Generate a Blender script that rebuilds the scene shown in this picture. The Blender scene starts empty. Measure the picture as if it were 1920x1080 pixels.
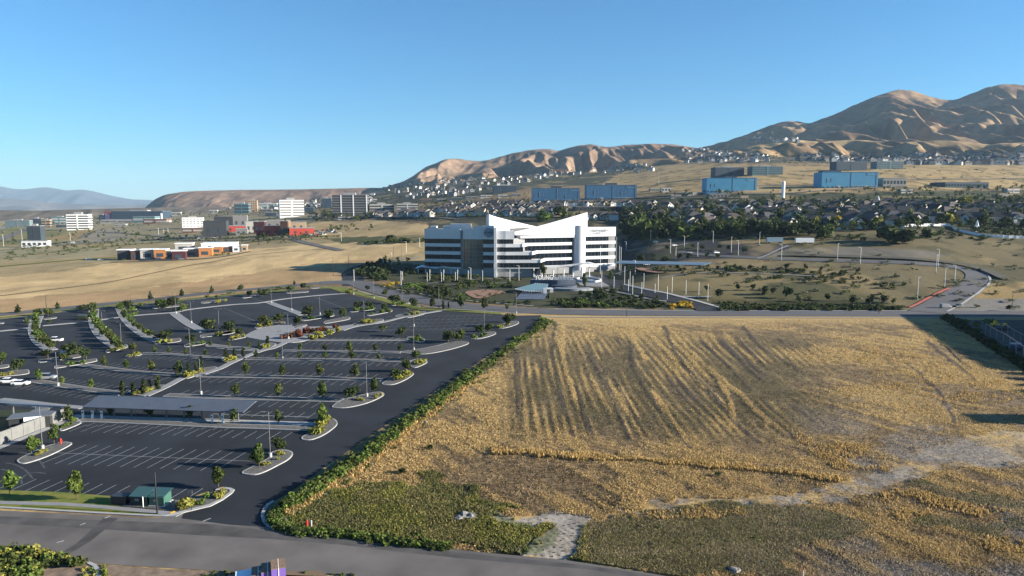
import bpy, bmesh, math, random
import numpy as np
from mathutils import Vector, Matrix
from mathutils.geometry import tessellate_polygon
R = math.radians
scene = bpy.context.scene
col = scene.collection

# ------------------------------------------------------------------ camera
F = 1297.0; CAMZ = 50.0; HORI = 388.0
PITCH = math.atan((540 - HORI) / F)
cam = bpy.data.objects.new("camera", bpy.data.cameras.new("camera"))
cam.data.sensor_width = 36.0; cam.data.lens = 36.0 * F / 1920.0
cam.data.clip_start = 1.0; cam.data.clip_end = 90000.0
cam.location = (0, 0, CAMZ); cam.rotation_euler = (math.pi / 2 - PITCH, 0, 0)
col.objects.link(cam); scene.camera = cam
# ------------------------------------------------------------------ sky, sun, exposure
SUN_EL, SUN_AZ = 16.0, 97.0          # degrees; azimuth clockwise from +Y
world = bpy.data.worlds.new("World"); scene.world = world; world.use_nodes = True
wn = world.node_tree.nodes; wl = world.node_tree.links
sky = wn.new("ShaderNodeTexSky"); sky.sky_type = 'NISHITA'; sky.sun_disc = False
sky.sun_elevation = R(SUN_EL); sky.sun_rotation = R(SUN_AZ)
sky.altitude = 1400; sky.air_density = 1.3; sky.dust_density = 0.0; sky.ozone_density = 8.5
bgn = wn["Background"]; bgn.inputs[1].default_value = 0.050
tint = wn.new("ShaderNodeMix"); tint.data_type = 'RGBA'; tint.blend_type = 'MULTIPLY'; tint.inputs[0].default_value = 1.0; tint.inputs[7].default_value = (0.90, 1.10, 1.0, 1)
wl.new(sky.outputs[0], tint.inputs[6]); wl.new(tint.outputs[2], bgn.inputs[0])
sun = bpy.data.objects.new("sun", bpy.data.lights.new("sun", 'SUN'))
sun.data.energy = 5.0; sun.data.angle = R(0.5); sun.data.color = (1.0, 0.91, 0.77)
tosun = Vector((math.sin(R(SUN_AZ)) * math.cos(R(SUN_EL)), math.cos(R(SUN_AZ)) * math.cos(R(SUN_EL)), math.sin(R(SUN_EL))))
sun.rotation_euler = tosun.to_track_quat('Z', 'Y').to_euler()
sun.location = (300, -100, 200); col.objects.link(sun)
scene.view_settings.view_transform = 'Standard'; scene.view_settings.look = 'None'
scene.view_settings.exposure = 1.9; scene.view_settings.gamma = 1.0
scene.render.resolution_x = 1024; scene.render.resolution_y = 576

# ------------------------------------------------------------------ helpers
def ray(px, py):
    a = (px - 960) / F; v = (540 - py) / F
    fw = math.cos(PITCH) + v * math.sin(PITCH)
    return a / fw, (v * math.cos(PITCH) - math.sin(PITCH)) / fw
def hsh(ix, iy, seed):
    n = (ix.astype(np.int64) * 374761393 + iy.astype(np.int64) * 668265263 + seed * 1442695041) & 0x7fffffff
    n = ((n ^ (n >> 13)) * 1274126177) & 0x7fffffff
    return ((n ^ (n >> 16)) & 0xffff) / 65535.0
def vnoise(x, y, seed=0):
    x = np.asarray(x, float); y = np.asarray(y, float)
    ix = np.floor(x); iy = np.floor(y); fx = x - ix; fy = y - iy
    fx = fx * fx * (3 - 2 * fx); fy = fy * fy * (3 - 2 * fy)
    a = hsh(ix, iy, seed); b = hsh(ix + 1, iy, seed); c = hsh(ix, iy + 1, seed); d = hsh(ix + 1, iy + 1, seed)
    return (a * (1 - fx) + b * fx) * (1 - fy) + (c * (1 - fx) + d * fx) * fy
def fbm(x, y, o=4, seed=0):
    s = 0; a = 0.5; t = 0
    for k in range(o):
        s = s + a * vnoise(np.asarray(x) * 2 ** k + 17.3 * k, np.asarray(y) * 2 ** k - 9.1 * k, seed + k); t += a; a *= 0.5
    return s / t
def sstep(a, b, x):
    t = np.clip((x - a) / (b - a), 0, 1); return t * t * (3 - 2 * t)
# terrain table: rows = columns of the view, values = height at the given distances
TY = np.array([0, 330, 450, 520, 600, 900, 1100, 1500, 2200, 3500, 9000, 40000.])
TC = np.array([-900, 0, 250, 400, 640, 800, 950, 1165, 1215, 1400, 1700, 1920, 2900.])
TZ = np.array([
 [0, 0, 0, 0, 0, 0, 0, 0, 0, -5, -30, -60],
 [0, 0, 0, 0, 0, 0, 0, 0, 0, -5, -30, -60],
 [0, 0, 0, 1, 2, 5, 7, 8, 10, 8, -30, -60],
 [0, 0, 0, 2, 5, 12, 16, 22, 30, 30, 0, -60],
 [0, 0, 0, 3, 10, 24, 35, 45, 72, 100, 0, -60],
 [0, 0, 0, 3, 14, 36, 45, 64, 111, 160, 0, -60],
 [0, 0, 0, 0, 6, 44, 54, 80, 140, 210, 0, -60],
 [0, 0, 0, 0, 6, 45, 57, 92, 160, 230, 0, -60],
 [0, 0, 5, 9, 18, 47, 60, 100, 174, 260, 0, -60],
 [0, 0, 9, 15, 26, 50, 74, 123, 208, 300, 0, -60],
 [0, 0, 11, 21, 31, 59, 78, 129, 199, 300, 0, -60],
 [0, 0, 9, 18, 28, 52, 70, 123, 199, 300, 0, -60],
 [0, 0, 9, 18, 28, 52, 70, 123, 199, 300, 0, -60]], float)
TU = np.array([ray(c, 480)[0] for c in TC])
NL, NU = 260, 240
LY0, LY1 = math.log(60.), math.log(40000.)
_ly = np.exp(np.linspace(LY0, LY1, NL)); _u = np.linspace(-1.6, 1.6, NU)
_t1 = np.array([np.interp(_ly, TY, r) for r in TZ])
_tab = np.array([np.interp(_u, TU, _t1[:, k]) for k in range(NL)])
for _ in range(3):
    p = np.pad(_tab, 2, mode='edge')
    _tab = (p[1:-3, 2:-2] + 2 * p[2:-2, 2:-2] + p[3:-1, 2:-2]) / 4
    p = np.pad(_tab, 2, mode='edge')
    _tab = (p[2:-2, 1:-3] + 2 * p[2:-2, 2:-2] + p[2:-2, 3:-1]) / 4
def hgt(x, y):
    x = np.asarray(x, float); y = np.asarray(y, float)
    yy = np.maximum(y, 61.0); u = np.clip(x / yy, -1.59, 1.59)
    a = (np.log(yy) - LY0) / (LY1 - LY0) * (NL - 1); b = (u + 1.6) / 3.2 * (NU - 1)
    i = np.clip(a.astype(int), 0, NL - 2); j = np.clip(b.astype(int), 0, NU - 2)
    fa = np.clip(a - i, 0, 1); fb = b - j
    z = (_tab[i, j] * (1 - fb) + _tab[i, j + 1] * fb) * (1 - fa) + (_tab[i + 1, j] * (1 - fb) + _tab[i + 1, j + 1] * fb) * fa
    return z * sstep(342, 385, yy) + 2.2 * (fbm(x / 90, y / 90, 3, 5) - 0.5) * sstep(600, 900, yy) * sstep(60, 0, 0 * yy) 
_sy = np.exp(np.linspace(math.log(70.), math.log(38000.), 1500))
def G(px, py, z=None):
    """point of the ground (or of the level z) seen at pixel px,py of the 1920x1080 photograph"""
    u, s = ray(px, py)
    if z is not None:
        y = (z - CAMZ) / s; return Vector((u * y, y, z))
    d = (CAMZ + s * _sy) - hgt(u * _sy, _sy)
    k = np.argmax(d <= 0)
    if d[k] > 0: k = len(_sy) - 1
    if k == 0: k = 1
    t = d[k - 1] / (d[k - 1] - d[k]) if d[k] <= 0 else 1
    y = float(_sy[k - 1] + t * (_sy[k] - _sy[k - 1]))
    return Vector((u * y, y, float(hgt(u * y, y))))
def proj(x, y, z):
    c, s = math.cos(PITCH), math.sin(PITCH)
    dz = z - CAMZ; f = y * c - dz * s; v = (dz * c + y * s) / f
    return 960 + F * x / f, 540 - F * v
def mpp(p): return p.y / F * 1.0            # metres per photo pixel at a point
def inpoly(X, Y, poly):
    m = np.zeros(np.shape(X), bool); n = len(poly)
    for i in range(n):
        x0, y0 = poly[i]; x1, y1 = poly[(i + 1) % n]
        if y0 == y1: continue
        c = ((y0 > Y) != (y1 > Y)) & (X < (x1 - x0) * (Y - y0) / (y1 - y0) + x0)
        m ^= c
    return m

def tag(o, label=None, cat=None, group=None, kind=None):
    if label: o['label'] = label
    if cat: o['category'] = cat
    if group: o['group'] = group
    if kind: o['kind'] = kind
    return o
def link(o, parent=None):
    col.objects.link(o)
    if parent is not None: o.parent = parent
    return o
def empty(name, loc, rz=0.0, **kw):
    o = bpy.data.objects.new(name, None); o.location = loc; o.rotation_euler = (0, 0, rz)
    o.empty_display_size = 0.5; link(o); return tag(o, **kw)
def copy_tree(o, parent=None):
    c = o.copy(); link(c, parent)
    for ch in list(o.children): copy_tree(ch, c)
    return c

class MB:
    def __init__(s): s.v = []; s.f = []; s.m = []
    def face(s, pts, m=0):
        b = len(s.v); s.v.extend([tuple(p) for p in pts]); s.f.append(tuple(range(b, b + len(pts)))); s.m.append(m)
    def box(s, x0, x1, y0, y1, z0, z1, m=0, rz=0.0, c=(0, 0)):
        ca, sa = math.cos(rz), math.sin(rz)
        P = [(x, y, z) for z in (z0, z1) for x, y in ((x0, y0), (x1, y0), (x1, y1), (x0, y1))]
        b = len(s.v)
        s.v.extend([(c[0] + x * ca - y * sa, c[1] + x * sa + y * ca, z) for x, y, z in P])
        for q in ((0, 3, 2, 1), (4, 5, 6, 7), (0, 1, 5, 4), (1, 2, 6, 5), (2, 3, 7, 6), (3, 0, 4, 7)):
            s.f.append(tuple(b + k for k in q)); s.m.append(m)
        return s
    def prism(s, pts, z0, z1, m=0, mt=None):
        """closed outline pts (x,y) extruded z0..z1; z may be per-point lists"""
        n = len(pts); zb = z0 if isinstance(z0, (list, tuple)) else [z0] * n; zt = z1 if isinstance(z1, (list, tuple)) else [z1] * n
        ar = sum(pts[i][0] * pts[(i + 1) % n][1] - pts[(i + 1) % n][0] * pts[i][1] for i in range(n))
        if ar < 0: pts = pts[::-1]; zb = zb[::-1]; zt = zt[::-1]
        b = len(s.v)
        s.v.extend([(p[0], p[1], z) for p, z in zip(pts, zb)]); s.v.extend([(p[0], p[1], z) for p, z in zip(pts, zt)])
        for i in range(n):
            j = (i + 1) % n; s.f.append((b + i, b + j, b + n + j, b + n + i)); s.m.append(m)
        for t in tessellate_polygon([[Vector((p[0], p[1], 0)) for p in pts]]):
            a0, a1, a2 = t
            cr = (pts[a1][0] - pts[a0][0]) * (pts[a2][1] - pts[a0][1]) - (pts[a1][1] - pts[a0][1]) * (pts[a2][0] - pts[a0][0])
            if cr < 0: a1, a2 = a2, a1
            s.f.append((b + n + a0, b + n + a1, b + n + a2)); s.m.append(m if mt is None else mt)
            s.f.append((b + a0, b + a2, b + a1)); s.m.append(m)
        return s
    def cyl(s, p0, p1, r0, r1=None, n=8, m=0, cap=True):
        r1 = r0 if r1 is None else r1
        p0 = Vector(p0); p1 = Vector(p1); d = (p1 - p0)
        if d.length < 1e-6: return s
        d.normalize(); a = d.orthogonal().normalized(); c = d.cross(a)
        b = len(s.v)
        for p, r in ((p0, r0), (p1, r1)):
            for k in range(n):
                t = 2 * math.pi * k / n; q = p + a * (r * math.cos(t)) + c * (r * math.sin(t)); s.v.append(tuple(q))
        for k in range(n):
            j = (k + 1) % n; s.f.append((b + k, b + j, b + n + j, b + n + k)); s.m.append(m)
        if cap:
            s.f.append(tuple(b + k for k in reversed(range(n)))); s.m.append(m)
            s.f.append(tuple(b + n + k for k in range(n))); s.m.append(m)
        return s
    def ball(s, c, r, m=0, nu=8, nv=6, sz=1.0):
        b = len(s.v)
        for i in range(nv + 1):
            ph = math.pi * i / nv
            for k in range(nu):
                t = 2 * math.pi * k / nu
                s.v.append((c[0] + r * math.sin(ph) * math.cos(t), c[1] + r * math.sin(ph) * math.sin(t), c[2] - r * sz * math.cos(ph)))
        for i in range(nv):
            for k in range(nu):
                j = (k + 1) % nu
                s.f.append((b + i * nu + k, b + i * nu + j, b + (i + 1) * nu + j, b + (i + 1) * nu + k)); s.m.append(m)
        return s
    def mesh(s, name, mats, smooth=False):
        me = bpy.data.meshes.new(name); me.from_pydata(s.v, [], s.f)
        for mt in (mats if isinstance(mats, (list, tuple)) else [mats]): me.materials.append(mt)
        if any(s.m): me.polygons.foreach_set("material_index", s.m)
        if smooth: me.polygons.foreach_set("use_smooth", [True] * len(s.f))
        me.update(); return me
    def build(s, name, mats, parent=None, smooth=False, loc=None):
        o = bpy.data.objects.new(name, s.mesh(name, mats, smooth))
        if loc is not None: o.location = loc
        return link(o, parent)
def np_mesh(name, verts, faces, mat, colors=None, smooth=False, nper=4):
    me = bpy.data.meshes.new(name)
    nv, nf = len(verts), len(faces)
    me.vertices.add(nv); me.vertices.foreach_set("co", np.ascontiguousarray(verts, np.float32).ravel())
    me.loops.add(nf * nper); me.loops.foreach_set("vertex_index", np.ascontiguousarray(faces, np.int32).ravel())
    me.polygons.add(nf); me.polygons.foreach_set("loop_start", np.arange(0, nf * nper, nper, dtype=np.int32))
    me.polygons.foreach_set("loop_total", np.full(nf, nper, np.int32))
    if smooth: me.polygons.foreach_set("use_smooth", np.ones(nf, bool))
    me.materials.append(mat)
    if colors is not None:
        ca = me.color_attributes.new("surf", 'FLOAT_COLOR', 'POINT')
        c4 = np.ones((nv, 4), np.float32); c4[:, :3] = colors; ca.data.foreach_set("color", c4.ravel())
    me.update(); me.validate(); return me

# ------------------------------------------------------------------ materials
ALB = 0.54
def mat(name, rgb, rough=0.8, spec=0.3, var=0.0, scale=1.0, rgb2=None, metal=0.0, bump=0.0, objrand=0.0, attr=False, detail=4, band=None, rand_cols=None, transl=0.0):
    if name == 'office_white_panel': rgb = (.52, .53, .55)
    elif not attr and max(rgb) < 0.7: rgb = tuple(v * ALB for v in rgb); rgb2 = tuple(v * ALB for v in rgb2) if rgb2 else None
    m = bpy.data.materials.new(name); m.use_nodes = True; nt = m.node_tree; N = nt.nodes; L = nt.links
    b = N["Principled BSDF"]; b.inputs["Roughness"].default_value = rough; b.inputs["Metallic"].default_value = metal
    b.inputs["Specular IOR Level"].default_value = spec
    out = None
    if attr:
        at = N.new("ShaderNodeAttribute"); at.attribute_name = "surf"; out = at.outputs["Color"]
    if var > 0 or rgb2 is not None or bump > 0:
        tc = N.new("ShaderNodeNewGeometry") if attr or scale > 0 else None
        nz = N.new("ShaderNodeTexNoise"); nz.inputs["Scale"].default_value = abs(scale); nz.inputs["Detail"].default_value = detail
        L.new(tc.outputs["Position"], nz.inputs["Vector"])
        if rgb2 is not None:
            rp = N.new("ShaderNodeValToRGB"); rp.color_ramp.elements[0].position = 0.38; rp.color_ramp.elements[1].position = 0.62
            rp.color_ramp.elements[0].color = (*rgb, 1); rp.color_ramp.elements[1].color = (*rgb2, 1)
            L.new(nz.outputs[0], rp.inputs[0]); out = rp.outputs[0]
        if var > 0:
            mr = N.new("ShaderNodeMapRange"); mr.inputs[1].default_value = 0.3; mr.inputs[2].default_value = 0.7
            mr.inputs[3].default_value = 1 - var; mr.inputs[4].default_value = 1 + var
            L.new(nz.outputs[0], mr.inputs[0])
            mx = N.new("ShaderNodeMix"); mx.data_type = 'RGBA'; mx.blend_type = 'MULTIPLY'; mx.inputs[0].default_value = 1
            if out is None: mx.inputs[6].default_value = (*rgb, 1)
            else: L.new(out, mx.inputs[6])
            L.new(mr.outputs[0], mx.inputs[7]); out = mx.outputs[2]
        if bump > 0:
            bp = N.new("ShaderNodeBump"); bp.inputs["Distance"].default_value = bump; bp.inputs["Strength"].default_value = 1
            L.new(nz.outputs[0], bp.inputs["Height"]); L.new(bp.outputs[0], b.inputs["Normal"])
    if objrand > 0 or rand_cols:
        oi = N.new("ShaderNodeObjectInfo")
        if rand_cols:
            rp = N.new("ShaderNodeValToRGB"); rp.color_ramp.interpolation = 'CONSTANT'
            e = rp.color_ramp.elements
            while len(e) < len(rand_cols): e.new(0.5)
            for k, c in enumerate(rand_cols): e[k].position = k / len(rand_cols); e[k].color = (*c, 1)
            L.new(oi.outputs["Random"], rp.inputs[0]); out = rp.outputs[0]
        if objrand > 0:
            hs = N.new("ShaderNodeHueSaturation"); mr = N.new("ShaderNodeMapRange")
            mr.inputs[3].default_value = 1 - objrand; mr.inputs[4].default_value = 1 + objrand
            L.new(oi.outputs["Random"], mr.inputs[0]); L.new(mr.outputs[0], hs.inputs["Value"])
            m2 = N.new("ShaderNodeMath"); m2.operation = 'MULTIPLY_ADD'; m2.inputs[1].default_value = 7.31; m2.inputs[2].default_value = 0
            fr = N.new("ShaderNodeMath"); fr.operation = 'FRACT'; L.new(oi.outputs["Random"], m2.inputs[0]); L.new(m2.outputs[0], fr.inputs[0])
            m3 = N.new("ShaderNodeMapRange"); m3.inputs[3].default_value = 0.5 - objrand * 0.08; m3.inputs[4].default_value = 0.5 + objrand * 0.08
            L.new(fr.outputs[0], m3.inputs[0]); L.new(m3.outputs[0], hs.inputs["Hue"])
            if out is None: hs.inputs["Color"].default_value = (*rgb, 1)
            else: L.new(out, hs.inputs["Color"])
            out = hs.outputs[0]
    if transl:
        tr = N.new("ShaderNodeBsdfTranslucent"); ms = N.new("ShaderNodeMixShader"); ms.inputs[0].default_value = transl
        L.new(b.outputs[0], ms.inputs[1]); L.new(tr.outputs[0], ms.inputs[2]); L.new(ms.outputs[0], N["Material Output"].inputs[0])
        if out is None: tr.inputs[0].default_value = (*rgb, 1)
        else: L.new(out, tr.inputs[0])
    if out is None: b.inputs["Base Color"].default_value = (*rgb, 1)
    else: L.new(out, b.inputs["Base Color"])
    m.diffuse_color = (*rgb, 1)
    return m
M = {}
M['lot'] = mat('lot_asphalt', (0.024, 0.029, 0.039), 0.9, 0.25, var=0.38, scale=0.07, detail=11)
M['road'] = mat('road_asphalt', (0.20, 0.185, 0.175), 0.9, 0.2, var=0.28, scale=0.12, detail=9)
M['road2'] = mat('boulevard_asphalt', (0.15, 0.15, 0.16), 0.9, 0.2, var=0.12, scale=0.1, detail=6)
M['patch'] = mat('fresh_asphalt_patch', (0.11, 0.105, 0.105), 0.9, 0.2, var=0.3, scale=0.4, detail=8)
M['kerb'] = mat('kerb_concrete', (0.55, 0.55, 0.55), 0.85, 0.2, var=0.12, scale=0.8)
M['walk'] = mat('pavement_concrete', (0.36, 0.365, 0.38), 0.85, 0.2, var=0.12, scale=0.5)
M['gravel'] = mat('gravel', (0.20, 0.195, 0.19), 0.95, 0.1, var=0.4, scale=2.5, detail=6)
M['line'] = mat('white_line_paint', (0.52, 0.54, 0.56), 0.8, 0.2, var=0.25, scale=1.5)
M['lawn'] = mat('lawn', (0.17, 0.24, 0.04), 0.9, 0.1, rgb2=(0.30, 0.28, 0.08), scale=0.5)
M['yellow'] = mat('yellow_mat', (0.75, 0.42, 0.03), 0.7)
M['red'] = mat('red_paint', (0.62, 0.06, 0.04), 0.5)
M['redkerb'] = mat('red_kerb_paint', (0.60, 0.16, 0.11), 0.8, var=0.2, scale=0.6)
M['steel'] = mat('galvanised_steel', (0.26, 0.27, 0.28), 0.5, 0.5, metal=0.3)
M['whitemetal'] = mat('white_pole_paint', (0.78, 0.78, 0.76), 0.45, 0.5)
M['black'] = mat('black_metal', (0.02, 0.02, 0.025), 0.5, 0.5)
M['bark'] = mat('bark', (0.16, 0.13, 0.10), 0.9, var=0.2, scale=3)
M['white'] = mat('white_panel', (0.701, 0.70, 0.70), 0.5, 0.4)
M['glass'] = mat('dark_glass', (0.015, 0.02, 0.03), 0.06, 0.8)
# ------------------------------------------------------------------ ground
GOLD = (0.52, 0.37, 0.165); TAN = (0.30, 0.215, 0.12); SOIL = (0.19, 0.155, 0.125); OLIVE = (0.15, 0.125, 0.06); GREEN = (0.075, 0.10, 0.03); PALE = (0.36, 0.335, 0.31)
def A(c): return np.array(c, float)
def seg_dist(px, py, pts):
    d = np.full(px.shape, 1e9)
    for (x0, y0), (x1, y1) in zip(pts[:-1], pts[1:]):
        t = np.clip(((px - x0) * (x1 - x0) + (py - y0) * (y1 - y0)) / ((x1 - x0) ** 2 + (y1 - y0) ** 2), 0, 1)
        d = np.minimum(d, np.hypot(px - x0 - t * (x1 - x0), (py - y0 - t * (y1 - y0)) * 1.6))
    return d
GOUGE = [[(1040, 605), (1036, 650), (1042, 700), (1055, 760), (1075, 815)], [(1103, 660), (1125, 700), (1150, 750), (1182, 822)], [(1180, 640), (1190, 690), (1217, 735), (1250, 790), (1292, 838)], [(1248, 612), (1262, 655), (1290, 690), (1342, 742), (1370, 785), (1425, 828)], [(967, 645), (968, 700), (972, 780)], [(1395, 612), (1425, 648), (1510, 700)], [(1700, 680), (1760, 730), (1790, 790)], [(1740, 640), (1790, 680), (1830, 710)]]
GOLDL = [[(1056, 606), (1052, 650), (1062, 700), (1078, 735)], [(1222, 730), (1252, 775), (1288, 825)], [(1330, 690), (1390, 740), (1440, 790)], [(1350, 715), (1370, 750), (1375, 795)], [(1300, 700), (1360, 760), (1372, 800)], [(1180, 600), (1190, 640), (1210, 670)]]
def field_masks(X, Y, px, py):
    """kinds of cover on the harvested field, as shares 0..1 of true ground cover"""
    xx = X + 3 * (fbm(X / 40, Y / 60, 2, 91) - .5) - 0.12 * (Y - 150) * sstep(40, 100, X)
    fur = 0.5 + 0.5 * np.cos(2 * np.pi * xx / 2.3 + 5 * fbm(xx / 9, Y / 50, 2, 13))
    row = 0.5 * fur + 0.5 * fbm(xx / 1.6, Y / 30, 3, 11); row2 = fbm(xx / 0.8, Y / 12, 2, 12)
    big = fbm(xx / 7, Y / 55, 2, 14)
    patch = fbm(X / 26, Y / 26, 4, 21); fine = fbm(X / 3.5, Y / 3.5, 3, 31)
    rows = sstep(606, 645, py) * sstep(840, 790, py) * sstep(900, 990, px) * sstep(1620, 1450, px)
    g = sstep(0.49, 0.71, 0.34 * row + 0.15 * row2 + 0.28 * big + 0.34 * patch - 0.03) * rows * 0.9 + (1 - rows) * sstep(0.42, 0.62, 0.42 * patch + 0.22 * fine + 0.34 * fbm((X * .85 + Y * .5) / 2.4, (Y * .85 - X * .5) / 30, 3, 15) + 0.03)
    g = np.maximum(g, sstep(612, 600, py) * 0.8)
    s = fbm(xx / 1.7 + 40, Y / 60, 2, 41)
    soil = sstep(0.66, 0.76, s) * rows * sstep(.3, .5, fbm(X / 20, Y / 30, 2, 44))
    w_ = 7.5 * fbm(X / 3, Y / 5, 3, 45) - .6; rg = 3.0 * (fbm(X / 1.1, Y / 1.4, 2, 46) - .5) + 5 * (fbm(X / 5, Y / 9, 2, 47) - .5)
    for L_ in GOUGE: soil = np.maximum(soil, sstep(w_ + 2.5, w_ - .5, seg_dist(px + rg, py, L_)) * .85)
    for L_ in GOLDL: g = np.maximum(g, sstep(w_ * 1.6 + 3, w_, seg_dist(px, py, L_)))
    return g, soil, rows, fine
ribbon_pts = np.array([(930, 846), (1000, 850), (1100, 856), (1200, 862), (1300, 870), (1400, 878), (1480, 887), (1570, 899)], float)
edge_pts = np.array([(545, 962), (600, 925), (680, 873), (760, 812), (830, 755), (900, 700), (960, 655), (1010, 615)], float)
GREENS = [[(495, 985), (500, 940), (560, 930), (690, 905), (790, 898), (900, 920), (1005, 948), (960, 962), (1045, 985), (1000, 1038), (860, 1032), (600, 1003)],
          [(1100, 975), (1380, 938), (1560, 950), (1640, 985), (1500, 1020), (1450, 1080), (1080, 1060)],
          [(1690, 900), (1800, 912), (1960, 925), (1960, 946), (1800, 935), (1700, 915)], [(1700, 960), (1800, 965), (1960, 985), (1960, 1005), (1750, 985)]]
WEEDBAND = [(1018, 592), (1030, 610), (985, 640), (900, 705), (780, 800), (660, 890), (560, 950), (520, 985), (494, 975), (500, 945), (600, 880), (700, 812), (800, 742), (900, 675), (975, 622), (1005, 596)]
DIRT = [[(1110, 972), (1250, 933), (1400, 934), (1550, 912), (1660, 880), (1730, 845), (1800, 822), (1960, 800), (1960, 872), (1770, 876), (1710, 905), (1600, 935), (1450, 945), (1250, 955)],
        [(920, 968), (1060, 962), (1108, 972), (1085, 1010), (1078, 1046), (975, 1043), (1000, 1008), (1040, 985), (930, 980)]]
FAR = [  # (outline in the photo, colour, raggedness in photo pixels)
 ([(-900, 640), (-900, 430), (640, 440), (800, 440), (800, 500), (700, 512), (640, 530), (480, 545), (200, 570), (0, 592)], (0.46, 0.36, 0.19), 6),
 ([(-900, 640), (-900, 560), (0, 520), (120, 508), (230, 490), (480, 466), (640, 455), (760, 456), (795, 470), (700, 490), (660, 515), (480, 540), (300, 556), (0, 592)], (0.78, 0.57, 0.29), 3),
 ([(-900, 600), (0, 560), (300, 535), (560, 500), (700, 487), (640, 520), (480, 545), (0, 592)], (0.55, 0.37, 0.19), 10),
 ([(-900, 520), (0, 490), (200, 478), (480, 462), (430, 456), (200, 462), (-900, 470)], (0.40, 0.35, 0.20), 8),
 ([(-900, 400), (300, 400), (640, 400), (640, 440), (480, 452), (-900, 480)], (0.40, 0.34, 0.20), 8),
 ([(-900, 430), (0, 424), (200, 438), (230, 450), (0, 462), (-900, 480)], (0.26, 0.25, 0.10), 5),
 ([(80, 448), (150, 432), (210, 430), (170, 440), (130, 452)], (0.42, 0.30, 0.13), 2),
 ([(140, 452), (180, 432), (225, 430), (245, 445), (190, 455)], (0.36, 0.32, 0.25), 2),
 ([(-900, 386), (300, 386), (300, 402), (-900, 420)], (0.25, 0.22, 0.19), 3),
 ([(580, 418), (700, 412), (840, 425), (820, 442), (640, 452), (580, 440)], (0.66, 0.48, 0.24), 4),
 ([(600, 400), (720, 398), (850, 408), (840, 418), (700, 410), (600, 414)], (0.05, 0.05, 0.05), 2),
 ([(600, 446), (800, 440), (800, 452), (640, 456)], (0.12, 0.13, 0.05), 4),
 ([(690, 350), (900, 322), (1150, 315), (1240, 330), (1180, 345), (990, 352), (900, 372), (780, 382), (690, 385)], (0.075, 0.08, 0.055), 4),
 ([(800, 385), (1060, 378), (1240, 384), (1240, 440), (800, 440)], (0.07, 0.075, 0.05), 3),
 ([(960, 380), (1240, 372), (1250, 384), (1020, 392)], (0.40, 0.29, 0.15), 1),
 ([(880, 375), (1000, 372), (1300, 368), (1320, 376), (960, 381), (880, 384)], (0.18, 0.15, 0.10), 2),
 ([(1120, 350), (1180, 315), (1320, 305), (1500, 312), (1960, 305), (1960, 350), (1500, 362), (1200, 362)], (0.50, 0.36, 0.17), 5),
 ([(1250, 366), (1960, 356), (1960, 445), (1160, 440), (1160, 380)], (0.055, 0.065, 0.03), 3),
 ([(1260, 275), (1500, 282), (1960, 284), (1960, 303), (1500, 306), (1270, 305)], (0.10, 0.10, 0.075), 3),
 ([(1160, 440), (1500, 438), (1700, 432), (1960, 438), (1960, 600), (1160, 600)], (0.215, 0.175, 0.09), 8),
 ([(1180, 425), (1500, 440), (1520, 455), (1180, 450)], (0.06, 0.07, 0.03), 3),
 ([(1470, 466), (1600, 462), (1740, 470), (1800, 480), (1640, 486), (1450, 480)], (0.22, 0.20, 0.16), 6),
 ([(1760, 560), (1960, 555), (1960, 584), (1780, 584)], (0.30, 0.28, 0.25), 3),
 ([(1800, 540), (1960, 525), (1960, 560), (1780, 560)], (0.42, 0.30, 0.13), 6),
 ([(1165, 448), (1290, 447), (1455, 458), (1490, 462), (1440, 480), (1340, 488), (1350, 496), (1160, 500)], (0.055, 0.058, 0.065), 1),
 ([(700, 495), (1160, 495), (1230, 505), (1200, 540), (1340, 580), (1010, 577), (760, 555)], (0.075, 0.08, 0.045), 5),
 ([(1180, 510), (1300, 504), (1440, 508), (1560, 530), (1640, 555), (1700, 580), (1330, 582), (1240, 560)], (0.12, 0.115, 0.05), 6),
 ([(1330, 560), (1640, 565), (1700, 583), (1340, 583)], (0.05, 0.055, 0.022), 3),
]
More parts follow.
